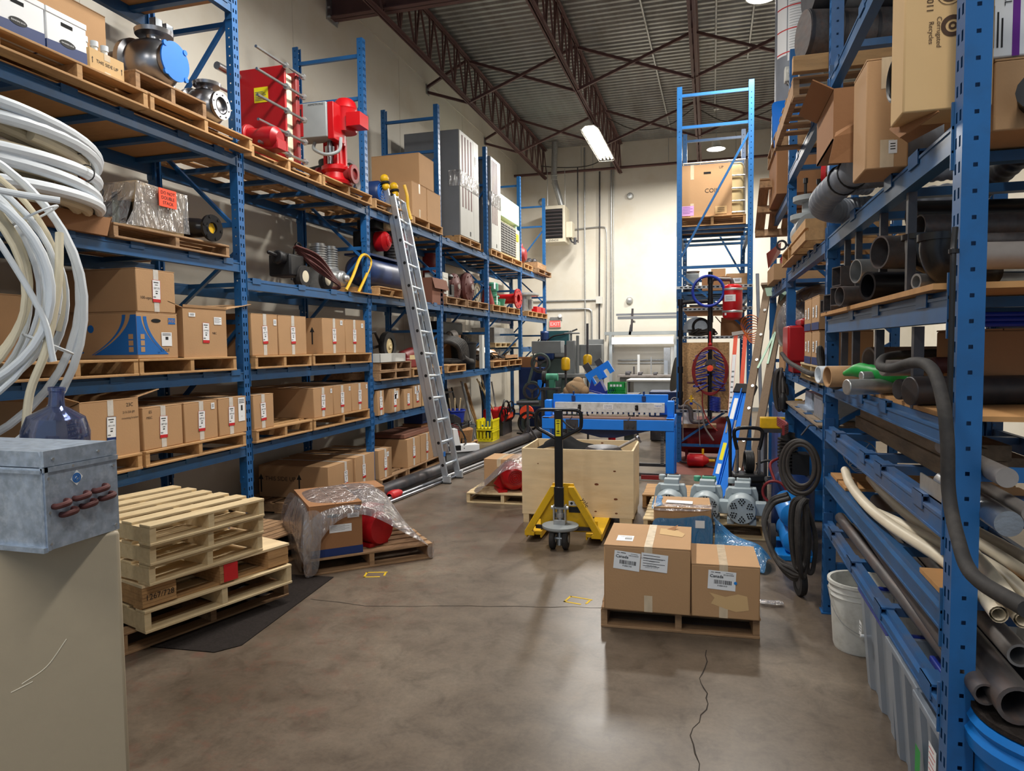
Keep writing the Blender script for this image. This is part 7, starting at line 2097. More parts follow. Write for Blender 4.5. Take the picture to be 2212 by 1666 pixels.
b = MB(); b.text('WERNER',.05,q(-.008,Ln * .125,sg * .0195),up_,-ac); b.build('logo_lettering','print_blue',t,smooth=0)
for a in (-.03,.06):
 b = MB(); b.bar(q(a,Ln * .58,sg * .022),q(a - .01,Ln * .69,sg * .022),.022,.008,up=nn); b.build('spreader','pipe_grey',t,smooth=0)
t,up_,ac,nn,Ln,W_ = stepladder('tall weathered wooden step ladder leaning by the right racks','ladder_wood',(.30,7.40,0),(.68,8.78,2.37),(.17,-.06,0),0,0)
for a,nm in ((-.02,'front_rail'),(.17,'rear_rail')):
 b = MB(); b.bar(q(a - .06 + (.0 if a < 0 else -.05),0),q(a,Ln),.085,.035,up=nn); b.build(nm,'ladder_wood',t,smooth=0,bevel=.004)
b = MB(); b.bar(q(-.08,Ln),q(.26,Ln),.16,.03,up=up_); b.build('top_step','ladder_wood',t,smooth=0)
b = MB(); b.add([q(a,s,sg * .022) for a,s in ((-.05,Ln - .01),(.22,Ln - .01),(.22,Ln - .10),(.15,Ln - .22),(.12,Ln - .08),(.05,Ln - .14),(-.01,Ln - .14))],[tuple(range(7))]); b.build('hinge_plate','mint',t,smooth=0)
for s in (.62,.78):
 pass
b = MB(); b.bar(q(.0,Ln * .60,sg * .025),q(.13,Ln * .76,sg * .025),.022,.01,up=nn); b.bar(q(.10,Ln * .62,sg * .025),q(.14,Ln * .77,sg * .025),.022,.01,up=nn); b.build('spreader','mint',t,smooth=0)
for s in (.16,.28,.42,.52,.64,.76,.88):
 b = MB(); c = q(-.06 + .055 * s,Ln * s,sg * .018); b.cyl(c,c + nn * (sg * .006),.017,12); b.build('rung_washer','zinc',t)
t,up_,ac,nn,Ln,W_ = stepladder('small orange and white step ladder behind the blue one','ladder_orange',(.20,9.25,.0),(.34,9.75,1.85),(.17,0,0),0,0)
for a in (0,.12):
 b = MB(); b.bar(q(a,0),q(a,Ln),.05,.03,up=nn); b.build('rail','ladder_orange',t,smooth=0)
b = MB(); b.bar(q(-.05,Ln - .02),q(.2,Ln + .02),.05,.05,up=nn); b.build('top_cap','pipe_grey',t,smooth=0)
b = MB(); b.quad(*[q(a,s,sg * .016) for a,s in ((-.022,.7),(.022,.7),(.022,1.62),(-.022,1.62))]); b.build('white_label','paper',t,smooth=0)
b = MB()
for i in range(10): b.quad(*[q(a,s,sg * .0168) for a,s in ((-.016,.75 + i * .07),(.014,.75 + i * .07),(.014,.77 + i * .07),(-.016,.77 + i * .07))])
b.build('label_print','machine_grey',t,smooth=0)
b = MB(); b.cyl((.66,9.3,0),(.60,9.7,2.62),.022,12); tag(b.build('grey_pipe','hose_grey'),'tall grey plastic pipe leaning behind the wooden ladder','pipe')

# small things between the ladders and the right racks
t = thing('copper_coil','thin coil of copper tube hanging between the grey pipe and the wooden ladder','coil',(.50,9.35,1.95))
for k in range(6):
 b = MB(); b.ring((.01 * k,0,-.03 * k),(.3,1,.1),.12 - .006 * k,.006,28,6); b.build('copper_loop','copper',t)
t = thing('side_shelf','dark low shelf behind the wooden ladder with yellow things on it','shelf',(.98,7.5,1.03))
b = MB(); b.box(-.26,.3,-.35,.3,0,.06); b.build('board','dark_steel',t,smooth=0)
t = thing('yellow_tool','yellow tool lying on the dark low shelf behind the wooden ladder','tool',(.80,7.3,1.092))
b = MB(); b.box(-.07,.08,-.04,.04,0,.07); b.cyl((-.12,0,.05),(-.06,0,.05),.03,12); b.build('body','yellow',t,bevel=.012)
b = MB(); b.tube(smooth_path([(.08,0,.04),(.14,-.03,.08),(.2,0,.05),(.1,.05,.02)],5),.008,7); b.build('orange_cord','orange_label',t)
b = MB(); b.box(-.12,.12,-.05,.05,0,.11); o = b.build('yellow_case','yellow',bevel=.01); o.location = (.60,7.2,.88); tag(o,'yellow case under the dark low shelf beside the wooden ladder','case')
b = MB(); b.box(.50,.74,7.12,7.28,.845,.88); b.box(.52,.55,7.15,7.25,0,.845); b.box(.69,.72,7.15,7.25,0,.845); tag(b.build('small_stand','dark_steel',smooth=0),'small dark stand under the yellow case by the wooden ladder','stand')
t = thing('film_scrap','scrap of clear film lying on the floor right of the two big cartons','film scrap',(.40,4.75,.004))
film('film',[[(-.08 + .05 * i,-.04 + .04 * j,.01 + .012 * ((i + j) % 2)) for i in range(4)] for j in range(3)],'film',t,.01,6,2)
# cables drooping along the back wall and roof
conduit('conduit','thin dark cable drooping under the joist ends at the back',smooth_path([(-4.2,17.7,6.32),(-3.6,17.8,6.26),(-2.9,17.8,6.27),(-2.3,17.6,6.5)],5),.012,'cable_dark')
conduit('conduit','thin dark cable looping between the middle roof joists',smooth_path([(-2.2,15.6,6.7),(-1.6,15.8,6.45),(-.9,15.9,6.5),(-.3,15.6,6.75)],5),.01,'cable_dark')
conduit('conduit','thin dark cable drooping behind the top of the free-standing rack',smooth_path([(-.2,15.4,6.6),(.3,15.5,6.35),(.9,15.5,6.4),(1.7,15.5,6.7)],5),.01,'cable_dark')
# ================================================================ goods of the free-standing rack
ZT = 3.40
pallet('grey-brown pallet under the carton marked COIL',(.03,10.45,ZT),0,.92,.9,.14,'wood',6)
cc = carton('big carton marked COIL high on the free-standing rack',(-.05,10.5,ZT + .142),.70,.12,.74,0,m='cardboard',tape='tape_clear',tx=-.20,words=[('front',.07,.36,.085,'COIL'),('front',.2,.68,.05,'UP')])
b = MB(); decal(b,(-.26,-.003,.09),(1,0,0),(0,0,1),'doc','',.17,.14); b.build('purple_label',['purple_label','purple','ink'],cc,smooth=0,label='pale purple label')
b = MB(); b.box(-.04,.06,-.002,0,.60,.63); b.build('hand_hole','dark_hole',cc,bevel=.003)
b = MB(); decal(b,(.2,-.003,.08),(1,0,0),(0,0,1),'small','',.16,.11); b.build('handling_print',['cardboard_pale','ink_brown','ink'],cc,smooth=0)
t = thing('liquid_container','ivory plastic tank in a wire cage behind the carton marked COIL','tank',(.06,10.66,ZT + .142))
b = MB(); b.box(-.42,.40,0,.7,.02,.78); b.build('tank','tank_ivory',t,bevel=.05,seg=3)
b = MB()
for z in (.06,.22,.40,.58,.80):
 b.tube([(-.44,-.02,z),(.42,-.02,z),(.42,.72,z),(-.44,.72,z)],.012,6,closed=True)
for x in (-.44,-.2,.2,.42): b.tube([(x,-.02,.02),(x,-.02,.8)],.010,6)
for y in (.2,.45): b.tube([(.42,y,.02),(.42,y,.8)],.010,6)
b.build('wire_cage','zinc',t)
# shelf at 2.47: cartons, pump
carton('brown carton in the middle of the free-standing rack shelf',(.08,10.5,2.475),.38,.35,.20,0,m='cardboard_dark',tape=None)
carton('pale carton with an arrow print on the right of the free-standing rack shelf',(.38,10.55,2.475),.3,.35,.24,0,m='cardboard',tape=None,labs=[('small',0,.14,.12,.07,'')])
carton('small carton on top of the brown one on the free-standing rack',(.12,10.6,2.677),.2,.2,.12,0,m='cardboard',tape=None)
t = thing('pump_motor','grey pump motor on the left of the free-standing rack shelf','motor',(-.24,10.55,2.475))
b = MB(); b.lathe([(0,0),(.11,0),(.12,.08),(.09,.1),(.09,.28),(.1,.3),(0,.31)],(0,.1,0),(0,0,1),24); b.build('housing','pipe_grey',t)
b = MB(); b.box(-.09,.09,-.03,.0,.1,.26); b.build('terminal_box','grey_paint',t,bevel=.01)
b = MB(); b.lathe([(0,0),(.14,0),(.14,.06),(0,.06)],(0,.1,0),(0,0,1),24); b.build('base','black',t)
# OSB board, galvanized hood and cable heap
t = thing('osb_panel','flake board panel fixed to the front of the free-standing rack','board',(-.06,10.18,1.26))
b = MB(); b.box(-.32,.33,0,.015,-.48,.47); b.build('panel','osb',t,smooth=0)
t = thing('galvanized_hood','galvanized arched hood behind the black pipe on the free-standing rack','hood',(-.17,10.5,1.88))
b = MB(); b.add([(x,y,z) for y in (0,.25) for x,z in [(-.2,0)] + [(.2 * math.cos(PI - k * PI / 12),.06 + .16 * math.sin(k * PI / 12)) for k in range(13)] + [(.2,0)]],[tuple(range(15)),tuple(range(29,14,-1))] + [(i,i + 1,i + 16,i + 15) for i in range(14)]); b.build('shell','zinc',t,smooth=30)
b = MB(); b.ring((.05,-.02,.08),(0,1,0),.11,.018,24,8); b.build('ring','rubber',t)
b = MB(); b.box(TX - TD + .04,TX - .04,10.3,12.4,1.80,1.815); b.build('shelf_board','ply_deck',smooth=0); tag([o for o in COL.objects][-1],'board above the flake panel carrying the hood and cables','board')
t = thing('cable_heap','heap of dark cables on the board above the flake panel','cable',(-.1,10.4,1.83))
rr = random.Random(2)
b = MB()
for k in range(16):
 b.tube(smooth_path([(rr.uniform(-.2,.2),rr.uniform(0,.15),rr.uniform(0,.1)) for i in range(5)],5),.009,6)
o = b.build('cables','cable_dark',t); o['kind'] = 'stuff'
carton('open brown carton right of the cable heap on the free-standing rack',(.34,10.45,1.816),.36,.35,.2,0,m='cardboard_dark',tape=None,top=[('f',.1,40),('l',.12,50)])
b = MB()
for k in range(6): b.box(-.28,.38,10.3 + k * .05,10.33 + k * .05,2.25,2.27)
tag(b.build('slat_bundle','dark_steel',smooth=0),'dark metal slats lying between the channels of the free-standing rack','slats')
b = MB(); b.box(-.36,.5,10.3,12.3,2.18,2.24); tag(b.build('shelf_board','wood_old',smooth=0),'board under the dark metal slats on the free-standing rack','board')
# black steam pipe and fittings on the front of the tower
t = thing('black_piping','black pipe stand with tees and valves in front of the free-standing rack','piping',(0,0,0))
y = 10.02
b = MB(); b.tube(smooth_path([(-.385,y,.80),(-.39,y,1.5),(-.39,y,2.18),(-.38,y,2.27),(-.34,y,2.29),(.0,y,2.30)],5),.028,12); b.build('left_pipe','black_gloss',t)
b = MB(); b.tube([(.01,y,.66),(.01,y,2.70)],.032,12); b.build('main_pipe','black_gloss',t)
b = MB(); b.tube(smooth_path([(.01,y,.70),(-.02,y,.64),(-.10,y,.62),(-.20,y,.62),(-.24,y,.66),(-.25,y,.78),(-.30,y,.83),(-.42,y,.83)],5),.032,12); b.build('lower_pipe','pipe_dark',t)
b = MB(); b.tube(smooth_path([(.01,y,2.55),(.06,y,2.60),(.2,y,2.59),(.28,y,2.58),(.3,y,2.50),(.3,y - .02,2.42)],5),.028,12); b.build('branch_pipe','pipe_dark',t)
b = MB()
for x_,z in [(-.39,q_) for q_ in (1.0,1.35,1.86,2.29)] + [(.01,q_) for q_ in (2.58,2.3,2.05,1.3)]:
 b = MB(); b.cyl((x_,y,z - .045),(x_,y,z + .045),.04,14); b.build('coupling','black_gloss',t)
b = MB(); b.tube([(.01,y - .04,1.72),(.01,y - .05,1.88)],.014,8); b.ball((.01,y - .04,1.70),.03,10,8); b.build('red_valve','red_bright',t,label='red valve lever')
b = MB(); b.tube([(-.30,y,1.17),(-.02,y,1.16)],.012,8); b.cyl((-.13,y - .01,1.17),(-.10,y - .01,1.17),.03,12); b.build('cross_pipe','iron_brown',t)
t = thing('expansion_tank','red vertical expansion tank with a white label hung on the black piping','tank',(.30,9.98,2.03))
b = MB(); b.lathe([(0,0),(.08,.005),(.12,.03),(.13,.06),(.13,.42),(.12,.46),(.07,.485),(0,.49)],n=32); b.build('shell','red_bright',t)
b = MB()
for z in (.10,.40): b.lathe([(.131,0),(.135,.005),(.135,.025),(.131,.03)],(0,0,z),(0,0,1),32)
b.build('bands','zinc',t)
b = MB(); b.sheet([[(.1345 * math.cos(-2.5 + k * .1),.1345 * math.sin(-2.5 + k * .1),z) for k in range(13)] for z in (.25,.34)]); b.build('white_label','paper',t)
b = MB()
for i in range(3): b.sheet([[(.1352 * math.cos(-2.3 + k * .1),.1352 * math.sin(-2.3 + k * .1),z) for k in range(8)] for z in (.27 + i * .02,.275 + i * .02)])
b.build('label_print','ink',t)
b = MB(); b.sheet([[(.1345 * math.cos(-2.45 + k * .08),.1345 * math.sin(-2.45 + k * .08),z) for k in range(4)] for z in (.03 + .035,.095)]); b.build('small_sticker','paper',t)
b = MB(); b.ring((-.02,9.93,2.43),(0,1,0),.205,.020,40,10); tag(b.build('hose_ring','tray_blue'),'ring of thick blue-grey hose hanging on the black pipe','hose')
t = thing('hose_reel','tangle of coiled blue and red air hoses hanging on the black pipe','hose',(.01,9.93,1.37))
rr = random.Random(6)
for s in (-1,1):
 b = MB()
 for k in range(9):
  z = .2 - k * .06
  b.ring((s * .12 + rr.uniform(-.02,.02),rr.uniform(-.03,.03),z),(s * .4 + rr.uniform(-.3,.3),rr.uniform(-.3,.3),1),.09,.008,16,6)
 b.build('blue_spiral_hose','tray_blue',t)
b = MB()
for k in range(4): b.tube([((.20 + .012 * k) * math.cos(a * PI / 20),-.08,(.33 - .01 * k) * math.sin(a * PI / 20) - .03) for a in range(40)],.0075,7,closed=True)
b.build('red_hose','red_dull',t)
b = MB()
for k in range(9): b.ring((.07,.02,-.40 - k * .022),(.15,0,1),.07,.008,16,6)
b.build('blue_spiral_hose','tray_blue',t)
b = MB(); b.tube(smooth_path([(-.1,-.08,-.3),(-.09,-.08,-.55),(.0,-.1,-.75),(.1,-.1,-.85)],5),.008,7); b.build('red_hose','red_dull',t)
b = MB(); b.lathe([(0,-.05),(.04,-.05),(.045,0),(0,0)],(.0,-.06,.0),(0,1,0),18); b.prism([(-.07,.05),(-.05,.11),(0,.13),(.10,.10),(.11,.04),(.04,.06)],-.1,-.06,'y'); b.build('reel_head','dark_steel',t)
b = MB(); b.lathe([(0,0),(.042,0),(.042,.01),(0,.012)],(.0,-.115,.01),(0,-1,0),18); b.build('red_knob','orange_label',t)
t = thing('brass_regulator','brass regulator with two thin hanging hoses in front of the flake panel','regulator',(-.24,9.95,.92))
b = MB(); b.cyl((0,0,-.03),(0,0,.08),.014,10); b.cyl((-.03,0,.03),(.03,0,.03),.012,8); b.build('body','yellow',t)
b = MB(); b.cyl((0,-.02,-.05),(0,-.02,-.02),.02,14); b.build('gauge','tray_blue',t)
b = MB(); b.tube(smooth_path([(-.01,0,.02),(-.08,0,-.02),(-.11,-.01,-.15),(-.11,-.01,-.55)],5),.007,6); b.tube(smooth_path([(.01,0,.02),(.07,0,-.03),(.1,-.01,-.2),(.12,-.01,-.62)],5),.007,6); b.tube(smooth_path([(.02,0,.0),(.14,0,-.1),(.18,0,-.35),(.3,.02,-.55)],5),.012,8); b.build('hoses','pipe_grey',t)
t = thing('receiver_tank','dull red air tank on the floor behind the black piping','tank',(.0,10.75,.35))
b = MB(); b.lathe([(0,-.5),(.16,-.48),(.26,-.4),(.28,-.32),(.28,.32),(.26,.4),(.16,.48),(0,.5)],(0,0,0),(1,0,0),28); b.build('shell','red_dull',t)
b = MB(); b.box(-.34,-.3,-.2,.2,-.35,-.2); b.box(.3,.34,-.2,.2,-.35,-.2); b.build('feet','red_dull',t,smooth=0)
t = thing('fire_bottle','small bright red cylinder lying on the floor in front of the dull red tank','cylinder',(-.2,9.9,.10))
b = MB(); b.lathe([(0,0),(.07,.01),(.09,.04),(.09,.22),(.05,.27),(.03,.30),(0,.3)],(-.1,0,0),(1,0,0),20); b.build('body','red_bright',t)
b = MB(); b.cyl((.2,0,0),(.28,0,0),.02,10); b.cyl((.12,0,.08),(.12,0,.16),.016,8); b.build('brass_valve','yellow',t)
b = MB(); b.box(-.29,-.27,-.06,.06,-.10,-.095);
carton('white filter carton under the black piping by the shear',(-.27,10.35,.55),.2,.2,.24,0,m='paper',tape=None)
b = MB(); b.box(-.42,.1,10.3,10.6,.50,.548); tag(b.build('shelf_board','wood_old',smooth=0),'low board under the white filter carton','board')
tag(struct(b.build('x','oxide_floor')) if False else conduit('grey_bracket','dark cable along the floor by the free-standing rack',[(-.4,10.2,.02),(.1,9.8,.02),(.3,9.6,.02)],.012,'cable_dark'),'dark cable along the floor by the free-standing rack','cable')
# worn red paint on the floor below
b = MB(); b.box(-.5,.5,9.3,12.4,0,.0015); struct(b.build('trim_4','oxide_floor',smooth=0))

# ================================================================ workshop behind the shear
t = thing('work_table','work table behind the shear carrying the brackets and the canvas bag','table',(-1.75,11.3,0))
b = MB(); b.box(-.65,.65,-.35,.4,.87,.91); b.build('top','dark_steel',t,smooth=0)
for x in (-.6,.6):
 for y in (-.3,.35):
  b = MB(); b.box(x - .02,x + .02,y - .02,y + .02,0,.87); b.build('leg','dark_steel',t,smooth=0)
t = thing('canvas_bag','slumped tan canvas bag with green lettering behind the shear','bag',(-2.07,11.05,.911))
b = MB(); b.ball((0,0,.11),.15,20,14,(1.15,.8,.85)); b.ball((.03,.02,.19),.10,16,10,(1,.8,1)); b.ball((-.14,.0,.06),.075,14,8); b.ball((.14,-.02,.07),.08,14,8); b.build('bag','canvas',t)
b = MB(); b.text('CARGILL',.045,(0,-.125,.13),(.85,0,-.52),(.52,0,.85)); b.build('lettering','machine_green',t,smooth=0)
for k,(x,z,l) in enumerate(((-1.79,1.21,'lower of two bright blue angled brackets behind the shear'),(-1.63,1.31,'upper of two bright blue angled brackets behind the shear'))):
 t = thing('blue_bracket',l,'bracket',(x,11.15 + .08 * k,z),rot=(0,-.55,0),group='bright blue angled brackets')
 b = MB(); b.prism([(-.12,-.12),(-.03,-.12),(-.03,.0),(.04,.0),(.04,-.1),(.12,-.1),(.12,.10),(-.12,.10)],0,.06,'y'); b.build('plate','shear_blue',t,smooth=0)
 b = MB(); b.box(-.08,.03,.005,.055,.10,.24 - .04 * k); b.build('dark_arm','dark_steel',t,smooth=0)
t = thing('blue_tray','dark blue open tray tilted below the bright brackets','tray',(-1.66,11.1,1.00),rot=(0,.25,0))
b = MB(); b.add([(-.2,0,-.06),(.17,0,-.06),(.2,0,.1),(.06,.0,-.02),(-.06,0,.12),(-.12,0,.02),(-.2,0,.12)],[tuple(range(7))]); b.box(-.2,.18,0,.25,-.085,-.065); b.box(.16,.18,0,.25,-.065,.09); b.add([(-.06,0,.12),(.06,0,-.02),(.06,.25,-.02),(-.06,.25,.12)],[(0,1,2,3)]); b.build('tray','tray_blue',t,smooth=0)
t = thing('green_crate','bright green plastic crate behind the shear','crate',(-1.42,11.05,.911))
b = MB(); b.box(-.14,.14,0,.01,0,.03); b.box(-.14,.14,0,.01,.12,.2); b.box(-.14,-.13,0,.26,0,.2); b.box(.13,.14,0,.26,0,.2); b.box(-.14,.14,.25,.26,0,.2); b.box(-.14,.14,0,.26,0,.01)
for k in range(9): b.bar((-.14 + k * .031,.005,.03),(-.11 + k * .031,.005,.12),.008); b.bar((-.11 + k * .031,.005,.03),(-.14 + k * .031,.005,.12),.008)
b.build('crate','green',t,smooth=0)
b = MB()
for k in range(4): b.quad((-.10 + k * .05,-.001,.135),(-.065 + k * .05,-.001,.135),(-.065 + k * .05,-.001,.17),(-.10 + k * .05,-.001,.17))
b.build('white_print','paper',t,smooth=0)
# column press and machines
t = thing('column_press','grey column drill press with a round table behind the work table','machine',(-2.6,13.5,0))
b = MB(); b.box(-.10,.06,-.08,.1,.95,1.8); b.cyl((.11,0,1.0),(.11,0,1.9),.03,14); b.cyl((-.02,0,1.8),(-.02,0,2.0),.02,10); b.box(-.15,.15,-.05,.05,1.93,1.96); b.build('column','machine_grey',t,bevel=.01)
b = MB(); b.lathe([(0,0),(.30,0),(.32,.02),(.32,.08),(0,.08)],(-.02,0,1.07),(0,0,1),28); b.build('table','machine_grey',t)
b = MB(); b.box(-.18,.18,-.2,.2,0,1.07); b.build('pedestal','machine_green',t,bevel=.02)
b = MB(); b.box(-.85,-.25,.1,.5,1.55,1.8); b.build('drive_housing','machine_grey',t,bevel=.01)
b = MB(); b.box(.1,.55,.2,.5,1.3,1.72); b.build('drive_housing','machine_grey',t,bevel=.01)
t = thing('milling_machine','dark green and grey machine tool by the back end of the left rack','machine',(-3.3,14.6,0))
b = MB(); b.box(-.45,.5,0,.5,.0,1.5); b.build('frame','machine_green',t,bevel=.03)
b = MB(); b.box(-.2,.42,-.02,.1,1.72,2.02); b.box(-.17,.39,-.025,-.02,1.75,1.99); b.build('control_cabinet','teal',t,bevel=.01)
b = MB(); b.box(-.28,.1,-.1,.2,1.4,1.8); b.cyl((-.1,-.02,1.8),(-.1,-.02,2.02),.09,18); b.build('head','navy',t,bevel=.04)
b = MB(); b.box(.1,.7,-.04,.3,1.45,1.7); b.build('motor_cover','machine_grey',t,bevel=.02)
b = MB(); b.tube(smooth_path([(-.1,-.1,1.75),(.1,-.12,1.9),(.35,-.1,1.95),(.6,0,2.05)],5),.018,8); b.tube(smooth_path([(-.3,-.1,1.3),(-.34,-.1,1.6),(-.2,-.12,1.85)],5),.014,8); b.build('cables','black',t)
GY = 'yellow hanging tool balancers'
for (x,y,z,h,l) in ((-2.53,12.5,1.24,.26,'left yellow cylinder on a dark rod behind the shear'),(-2.125,12.5,1.33,.22,'right yellow cylinder on a tall dark rod behind the shear')):
 t = thing('yellow_balancer',l,'cylinder',(x,y,z),group=GY)
 b = MB(); b.lathe([(0,0),(.05,.01),(.075,.03),(.08,.05),(.08,h - .05),(.06,h - .02),(0,h)],n=24); b.build('body','yellow',t)
 b = MB(); b.box(-.02,.02,-.015,.015,h - .01,h + (.22 if z < 1.3 else .55)); b.box(-.02,.02,-.015,.015,-.33 if z > 1.3 else -.1,0.01); b.build('rod','dark_steel',t,smooth=0)
 b = MB(); b.ring((0,0,.0),(1,0,0),.05,.01,18,6); b.build('hook','black',t)
 b = MB(); b.cyl((0,0,-z),(0,0,-.08),.02,8); b.build('stand_post','dark_steel',t)
# bandsaw with two wheels
t = thing('band_saw','old dark green band saw with two spoked wheels under the end of the left rack','band saw',(-3.33,13.5,0))
for (x,z) in ((.08,1.36),(-.09,.80)):
 b = MB(); b.lathe([(.14,-.02),(.17,-.02),(.17,.03),(.14,.03),(.14,-.02)],(x,0,z),(0,1,0),32)
 for k in range(3):
  a = k * 2.1 + .5
  b.bar((x,0,z),(x + .15 * math.cos(a),0,z + .15 * math.sin(a)),.035,.02,up=(0,1,0))
 b.cyl((x,-.05,z),(x,.02,z),.035,14); b.build('wheel','dark_steel',t)
 b = MB(); b.ring((x,.03,z),(0,1,0),.185,.022,32,8); b.build('wheel_guard','machine_green',t)
b = MB(); b.bar((-.17,.02,.95),(-.04,.02,1.4),.05); b.bar((.2,.02,1.25),(.1,.02,.78),.04); b.build('frame_arm','machine_green',t,smooth=0)
b = MB(); b.box(.02,.16,.0,.1,.62,1.02); b.build('blue_motor','ladder_blue',t,bevel=.01)
b = MB(); b.box(-.35,.35,-.1,.2,.50,.62); b.box(-.3,-.2,-.1,.2,0,.5); b.box(.2,.3,-.1,.2,0,.5); b.build('bed','machine_green',t,smooth=0)
b = MB(); b.box(-3.88,-3.35,14.2,14.5,0,1.25); tag(b.build('blue_cabinet','navy',bevel=.01),'dark blue cabinet behind the band saw','cabinet')
carton('brown carton on the dark blue cabinet behind the band saw',(-3.72,14.22,1.252),.36,.25,.22,0,m='cardboard_dark',tape=None)
t = thing('belt_grinder','small grinder with a green wheel beside the column press','grinder',(-2.88,12.88,.91))
b = MB(); b.cyl((-.1,0,.2),(.12,0,.2),.07,16); b.box(-.04,.06,-.05,.05,0,.2); b.build('motor','green_dull',t)
b = MB(); b.cyl((-.17,0,.2),(-.11,0,.2),.12,22); b.build('wheel','rubber',t)
b = MB(); b.box(-.2,.15,-.15,.15,-.04,0); b.box(-.18,-.14,-.12,.12,-.91,-.04); b.box(.1,.14,-.12,.12,-.91,-.04); b.build('bench','dark_steel',t,smooth=0)
t = thing('roller_stand','black roller stand on the aisle floor beyond the left rack','stand',(-3.1,11.9,0),.2)
b = MB(); b.cyl((-.2,0,.70),(.2,0,.70),.035,14); b.build('roller','dark_steel',t)
b = MB(); b.bar((0,0,.05),(0,0,.67),.04); b.bar((0,0,.3),(-.15,-.1,0),.03); b.bar((0,0,.3),(.2,-.05,.0),.03); b.bar((0,0,.3),(.05,.2,0),.03); b.bar((-.25,0,.015),(.3,0,.015),.03); b.build('frame','dark_steel',t,smooth=0)
# steel rack with bench light
t = thing('steel_bench_frame','steel frame holding long bars above the lit bench at the back wall','frame',(-1.59,17.5,0))
for x in (-.80,.80):
 b = MB(); b.box(x - .035,x + .035,-.03,.05,0,1.95); b.build('post','grey_paint',t,smooth=0)
b = MB(); b.box(-.95,.95,-.03,.6,1.95,2.03); b.build('beam','grey_paint',t,smooth=0)
b = MB(); b.bar((-.28,0,2.03),(-.25,0,2.6),.05); b.bar((-.32,0,1.95),(-.28,0,2.2),.06); b.bar((-.25,.0,2.28),(-.25,.4,2.28),.05); b.build('bar_arm','dark_steel',t,smooth=0)
for k,(y,z,l) in enumerate(((0.02,2.34,'front'),(.12,2.34,'rear'),(.05,2.43,'top'))):
 b = MB(); b.box(-.62 if k < 2 else -.66,1.3,y,y + .08,z,z + .07 - .02 * (k == 2)); o = b.build('steel_bar','grey_unit',smooth=0); o.location = (-1.59,17.45,0); tag(o,l + ' long grey steel bar lying on the arm above the lit bench','bar','long bars above the bench')
t = thing('bench_light','long bright fluorescent light under the steel frame at the back wall','lamp',(-1.59,17.42,1.72))
b = MB(); b.prism([(-.08,.02),(-.05,.18),(.09,.18),(.09,.02)],-.75,.75,'x'); b.build('housing','white_metal',t,smooth=0)
b = MB(); b.prism([(-.085,.0),(-.055,.16),(-.05,.16),(.085,.015),(.085,0)],-.745,.745,'x'); b.build('tube','tube_glow_cool',t,smooth=0)
t = thing('work_bench','cluttered bench with a white top below the bench light','bench',(-1.3,14.3,0))
b = MB(); b.box(-.3,.65,-.3,.5,.97,1.0); b.build('top','white_metal',t,smooth=0)
b = MB(); b.box(-.25,.6,-.2,.4,.55,.6); b.build('shelf','dark_steel',t,smooth=0)
for x in (-.27,.6):
 b = MB(); b.box(x,x + .04,-.25,.45,0,.97); b.build('leg','dark_steel',t,smooth=0)
t = thing('long_bench','long bench under the bench light at the back wall','bench',(-1.5,17.3,0))
b = MB(); b.box(-.7,1.0,0,.8,.90,.95); b.build('top','pipe_grey',t,smooth=0)
b = MB(); b.box(-.65,.95,.1,.7,0,.9); b.build('cabinet','machine_grey',t,bevel=.02)
rr = random.Random(21)
GC = 'channels standing behind the lit bench'
for k,(x,y,z0_,z1_,w,m) in enumerate(((-1.75,17.75,.955,1.45,.06,'white_metal'),(-1.1,17.8,.955,1.62,.16,'zinc'),(-.93,17.78,.955,1.64,.12,'white_metal'),(-1.08,17.6,.955,1.30,.09,'aluminium'),(-1.42,17.7,.955,1.38,.03,'zinc'),(-1.85,17.72,.955,1.15,.03,'dark_steel'))):
 b = MB(); b.box(x,x + w,y,y + .05,z0_,z1_); tag(b.build('metal_channel',m,smooth=0),('white narrow','wide grey','wide white','short bright','thin','short dark')[k] + ' metal piece standing on the bench under the light','metal channel',GC)
conduit('conduit','conduit low on the wall behind the lit bench',[(-2.3,YF,1.3),(-.9,YF,1.3)],.022)
conduit('conduit','lower of two conduits on the wall behind the lit bench',[(-2.3,YF,1.22),(-.9,YF,1.22)],.016)
for k,(x,s,l) in enumerate(((-1.95,.06,'dark vise on the left of the long bench'),(-1.65,.05,'small tool box on the long bench'),(-1.28,.045,'tool heap on the long bench'))):
 t = thing('bench_vise',l,'tool',(x,17.35,.951)); b = MB(); b.box(-s,s,0,s * 2,0,s); b.cyl((-s,s,s),(s * 1.4,s,s * 1.2),s * .5,10); b.build('body','dark_steel',t,bevel=.01)
t = thing('welder','navy welding machine between the shear and the free-standing rack','welder',(-.72,12.4,0))
b = MB(); b.box(-.3,.3,0,.5,.3,.88); b.build('cabinet','navy',t,bevel=.02)
b = MB(); b.box(-.28,.02,-.006,0,.62,.84); b.cyl((-.2,-.02,.72),(-.2,0,.72),.05,16); b.cyl((-.06,-.02,.72),(-.06,0,.72),.05,16); b.build('front_panel','grey_unit',t)
b = MB(); b.ring((.14,-.004,.72),(0,1,0),.06,.008,24,6); b.text('M',.07,(.14,-.004,.72)); b.build('round_logo','paper',t)
b = MB(); b.box(-.28,.28,.02,.48,.02,.3); b.build('cart','dark_steel',t,smooth=0)
t = thing('black_jacket','black jacket hanging on the left side of the free-standing rack','jacket',(-.49,10.6,1.0))
film('cloth',[[(-.02,-.1,.5),(.02,.0,.52),(.03,.12,.5)],[(-.06,-.12,.25),(.0,.0,.28),(.02,.14,.25)],[(-.08,-.14,0),(-.02,.02,.02),(.02,.16,0)]],'black',t,.012,2,2)

